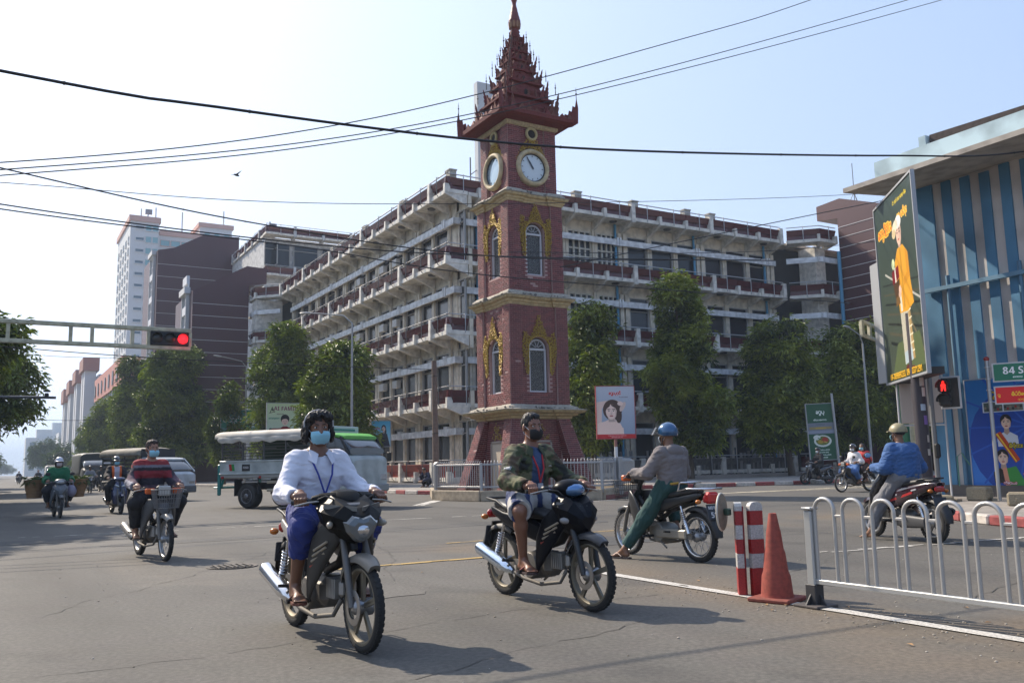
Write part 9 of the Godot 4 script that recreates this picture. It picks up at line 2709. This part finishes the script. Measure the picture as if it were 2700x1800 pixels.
	for k in 2:
		var c:=sx*V(0.0,0.16-k*0.32,0.02)
		m=M.new(); m.cbox(c+sx.basis.z*0.06,V(0.27,0.29,0.12),0.04,sx.basis); var hd:=part("lamp_housing",m,blk,root)
		m=M.new(); var r0:=PackedVector3Array(); var r1:=PackedVector3Array()
		for j in 11:
			var a:=lerpf(-0.3,PI+0.3,j/10.0)
			r0.append(c+sx.basis*V(cos(a)*0.135,sin(a)*0.13,0.10)); r1.append(c+sx.basis*V(cos(a)*0.14,sin(a)*0.135-0.01,0.26))
		m.loft([r0,r1],false); part("visor",m,blk,hd)
		if k==0:
			m=M.new(); m.ell(c+sx.basis*V(0,0.075,0.125),V(0.03,0.034,0.012),sx.basis,6,10); m.prism(PackedVector2Array([Vector2(-0.02,-0.13),Vector2(-0.055,-0.13),Vector2(-0.045,0.0),Vector2(-0.06,-0.01),Vector2(-0.035,0.045),Vector2(0.035,0.045),Vector2(0.06,-0.01),Vector2(0.045,0.0),Vector2(0.055,-0.13),Vector2(0.02,-0.13),Vector2(0,-0.03)]),0.121,0.13,Transform3D(sx.basis,c))
			part("red_figure",m,mt(0.9,0.03,0.02,0.4,0,{"glow": 0.7}),hd)
			var l2:=OmniLight3D.new(); l2.name="figure_lamp"; l2.light_color=Color(1,0.1,0.06); l2.light_energy=0.012; l2.omni_range=20.0; l2.omni_attenuation=2.0; l2.light_size=0.08; l2.shadow_enabled=true; l2.position=c+sx.basis.z*0.20; root.add_child(l2)
	m=M.new(); m.cbox(V(18.88,1.25,-12.75),V(0.14,0.34,0.12),0.04); part("push_button",m,blk,root)
	# --- rubble blocks by the kerb
	for q in [[18.55,-11.62,0.34,0.30,0.1,"rough broken concrete block standing in front of blue poster"],[17.2,-9.9,0.42,0.26,0.5,"tan cut stone block lying at the right picture edge"],[17.7,-12.1,0.5,0.14,0.8,"low slab of rubble left of the rough block"]]:
		root=thing("stone_block",q[5],"stone",V(q[0],0.15,q[1]),q[4])
		m=M.new(); m.cbox(V(0,q[3]/2,0),V(q[2],q[3],q[2]*1.3),0.035); m.cbox(V(0.03,q[3]*0.45,0.04),V(q[2]*1.06,q[3]*0.5,q[2]*1.1),0.03,Basis.from_euler(V(0.05,0.2,0.08)))
		part("block",m,mt(0.30,0.25,0.17,0.95,0,{"tex": "grime","sc": 5.0,"nrm": "grain_n","ns": 1.0}),root)
		m=M.new(); m.box(V(0.06,0.03,q[2]*0.8),V(q[2]*0.5,0.06,q[2]*0.3),Basis(Vector3.UP,0.6)); part("chip",m,mt(0.27,0.22,0.16,0.95),root)
	# --- lamp posts and poles
	lamp_post("tall slim grey lamp post on pavement between two leafy trees",V(16.0,0.1,-43.8),8.6,V(-1.7,0.5,-2.0))
	lamp_post("lamp post with bent arm behind truck's rear",V(15.9,0.1,-66.0),8.6,V(-2.0,0.4,0.6))
	lamp_post("lamp post among dark trees in market's shadow",V(41.5,0.1,-32.0),7.3,V(-1.4,0.5,0.3))
	lamp_post("lamp post whose arm rises beside the large billboard",V(52.0,0.1,-30.0),7.0,V(2.2,0.7,0.4))
	root=thing("utility_pole","weathered brown utility pole with wire ties left of clock tower","pole")
	m=M.new(); m.tube([V(17.2,0.1,-36.2),V(17.15,5.9,-36.2)],[0.15,0.115],10); part("shaft",m,mt(0.16,0.11,0.085,0.85,0,{"tex": "streak","sc": 1.0}),root)
	m=M.new(); m.torus(V(17.16,5.2,-36.2),Vector3.UP,0.13,0.02,14,6); m.torus(V(17.17,2.6,-36.2),Vector3.UP,0.145,0.02,14,6); part("wire_tie",m,blk,root)
	# --- bird, leaves on the road
	root=thing("bird","small dark bird gliding left of the market roof","bird",V(9.0,14.6,-40.0),0.4)
	m=M.new(); m.ell(Vector3.ZERO,V(0.16,0.05,0.05)); part("bird_body",m,blk,root)
	m=M.new(); m.prism(PackedVector2Array([Vector2(-0.05,0),Vector2(0.06,0),Vector2(-0.02,0.42)]),-0.005,0.005,Transform3D(Basis(V(1,0,0),1.35),V(0,0.03,0))); m.prism(PackedVector2Array([Vector2(-0.05,0),Vector2(0.06,0),Vector2(-0.02,-0.42)]),-0.005,0.005,Transform3D(Basis(V(1,0,0),1.75),V(0,0.03,0))); part("wings",m,blk,root)
	var r:=rng(15)
	var lm:=M.new(); lm.t(V(-0.03,0.004,0),V(0.0,0.012,0.012),V(0.035,0.006,0)); lm.t(V(-0.03,0.004,0),V(0.035,0.006,0),V(0.0,0.010,-0.013)); var lmesh:=lm.mesh()
	for q in [[5.95,-3.75],[5.2,-5.0],[5.75,-4.75],[5.45,-5.1],[6.4,-4.2],[4.1,-9.0],[5.9,-6.6],[7.6,-5.3],[8.2,-4.4],[5.35,-5.2],[5.9,-5.15],[4.9,-3.6]]:
		var lf:=tag(part("fallen_leaf",lmesh,mt(0.30,0.17,0.07,0.8,0,{"two": true}),self),"dry brown leaf lying on the road near the median railing","leaf","dry leaves on the road") as Node3D
		lf.position=V(q[0],0.004,q[1]); lf.rotation.y=r.randf()*TAU
	wires()
func lamp_post(label: String,at: Vector3,h: float,arm: Vector3) ->void:
	var root:=thing("lamp_post",label,"lamp post")
	var m:=M.new(); m.tube([at,at+V(0,h*0.5,0),at+V(0,h,0)],[0.085,0.07,0.05],10); part("shaft",m,mt(0.33,0.33,0.32,0.5,0.4),root)
	m=M.new(); m.tube([at+V(0,h,0),at+V(0,h+0.35,0)+arm*0.2,at+V(0,h+0.3,0)+arm*0.7,at+V(0,h+0.25,0)+arm],0.035,8); part("arm",m,mt(0.33,0.33,0.32,0.5,0.4),root)
	var d:=V(arm.x,0.12,arm.z).normalized(); var x:=Vector3.UP.cross(d).normalized()
	m=M.new(); m.ell(at+V(0,h+0.25,0)+arm+d*0.25,V(0.13,0.06,0.36),Basis(x,d.cross(x),d),8,12); part("lamp_head",m,mt(0.40,0.40,0.40,0.4,0.2),root)
func wire(called: String,label: String,pts: Array,r: float,ties:=0) ->void:
	# a smooth line through the points
	var c:=Curve3D.new()
	for i in pts.size():
		var a: Vector3=pts[maxi(i-1,0)]; var b: Vector3=pts[mini(i+1,pts.size()-1)]
		c.add_point(pts[i],-(b-a)/6.0,(b-a)/6.0)
	c.bake_interval=0.7
	var ps:=Array(c.get_baked_points())
	var root:=thing(called,label,"cable")
	var m:=M.new(); m.tube(ps,r,6); part("strand",m,mt(0.012,0.012,0.014,0.6),root)
	if ties:
		var k:=0
		for i in range(2,ps.size(),ties):
			k+=1
			m=M.new(); m.ell(ps[i],V(r*1.45,r*1.3,r*1.45),Basis.IDENTITY,5,8); part("tie",m,mt(0.03,0.03,0.03,0.6),root)
func wires() ->void:
	wire("overhead_cable","thick black overhead cable crossing the whole picture before the tower",[V(-9,5.5,-10),V(-0.14,5.26,-10),V(2.02,5.29,-10),V(5.37,5.48,-10),V(8.45,5.83,-10),V(14.22,6.71,-10.0),V(18.67,7.53,-10.0),V(26,9.6,-10)],0.017,5)
	wire("overhead_wire","thin wire rising right, highest of three over the spire",[V(-8,6.1,-20),V(-0.18,7.43,-20),V(7.88,9.89,-20),V(18.94,14.77,-20),V(24.49,17.43,-20),V(36,23.4,-20)],0.014)
	wire("overhead_wire","thin wire rising right, middle one of three over the spire",[V(-8,6.1,-20.4),V(-0.18,7.40,-20.4),V(11.1,10.8,-20.4),V(30.7,19.25,-20.4),V(44,25.5,-20.4)],0.014)
	wire("overhead_wire","thin wire rising right, lowest of three over the spire",[V(-8,6.0,-20.8),V(-0.17,7.40,-20.8),V(11.3,10.85,-20.8),V(33.6,20.2,-20.8),V(46,26.0,-20.8)],0.014)
	wire("overhead_wire","black wire sloping down from upper left across left facade to tower",[V(-7,9.5,-24),V(-0.21,8.55,-24),V(6.11,7.91,-24),V(13.93,7.78,-24),V(26,9.0,-24.5)],0.019,4)
	wire("overhead_wire","pale thin wire running nearly level past the small bird",[V(-8,7.9,-24.6),V(-0.2,8.36,-24.6),V(9.7,9.14,-24.6),V(31.4,12.46,-24.6),V(45.7,15.6,-24.6)],0.011)
	wire("overhead_wire","black wire, upper of two crossing the high rise",[V(-7,8.3,-24.2),V(-0.17,7.70,-24.2),V(7.4,7.55,-24.2),V(14.0,7.85,-24.2),V(27,9.0,-24.2)],0.018,4)
	wire("overhead_wire","black wire, lower of two crossing the high rise",[V(-7,7.9,-23.6),V(-0.17,7.42,-23.6),V(7.2,7.28,-23.6),V(13.7,7.02,-23.6),V(30,7.4,-23.6)],0.017,4)
	wire("overhead_wire","black wire climbing right across the shaded facade to striped building",[V(16.2,7.7,-24.2),V(26.1,10.4,-24.2),V(45,15.45,-24.2)],0.019,4)
	wire("overhead_wire","thin wire level across the shaded facade's second floor",[V(14.0,7.9,-23.8),V(26.5,9.3,-23.8),V(43.7,12.45,-23.8)],0.012)
	wire("overhead_wire","thin low wire drooping below the signal gantry",[V(-8,5.4,-30),V(-0.2,4.95,-30),V(6.0,4.75,-30),V(16.9,5.5,-36.2)],0.014)
	wire("overhead_wire","thin far wire across the bright gap of the street",[V(-8,9.0,-120),V(6,7.6,-120),V(18,8.2,-120)],0.03)
	wire("overhead_wire","faint higher wire across the far end of the street",[V(-8,15.5,-110),V(5,14.2,-110),V(18,14.6,-110)],0.028)
func build_all() ->void:
	market_mats()
	build_ground()
	build_tower()
	build_market()
	build_striped()
	build_far()
	build_trees()
	build_signs()
	build_vehicles()
	build_street()
	var t0:=Time.get_ticks_msec()
	build_riders()
	print("riders ",Time.get_ticks_msec()-t0)
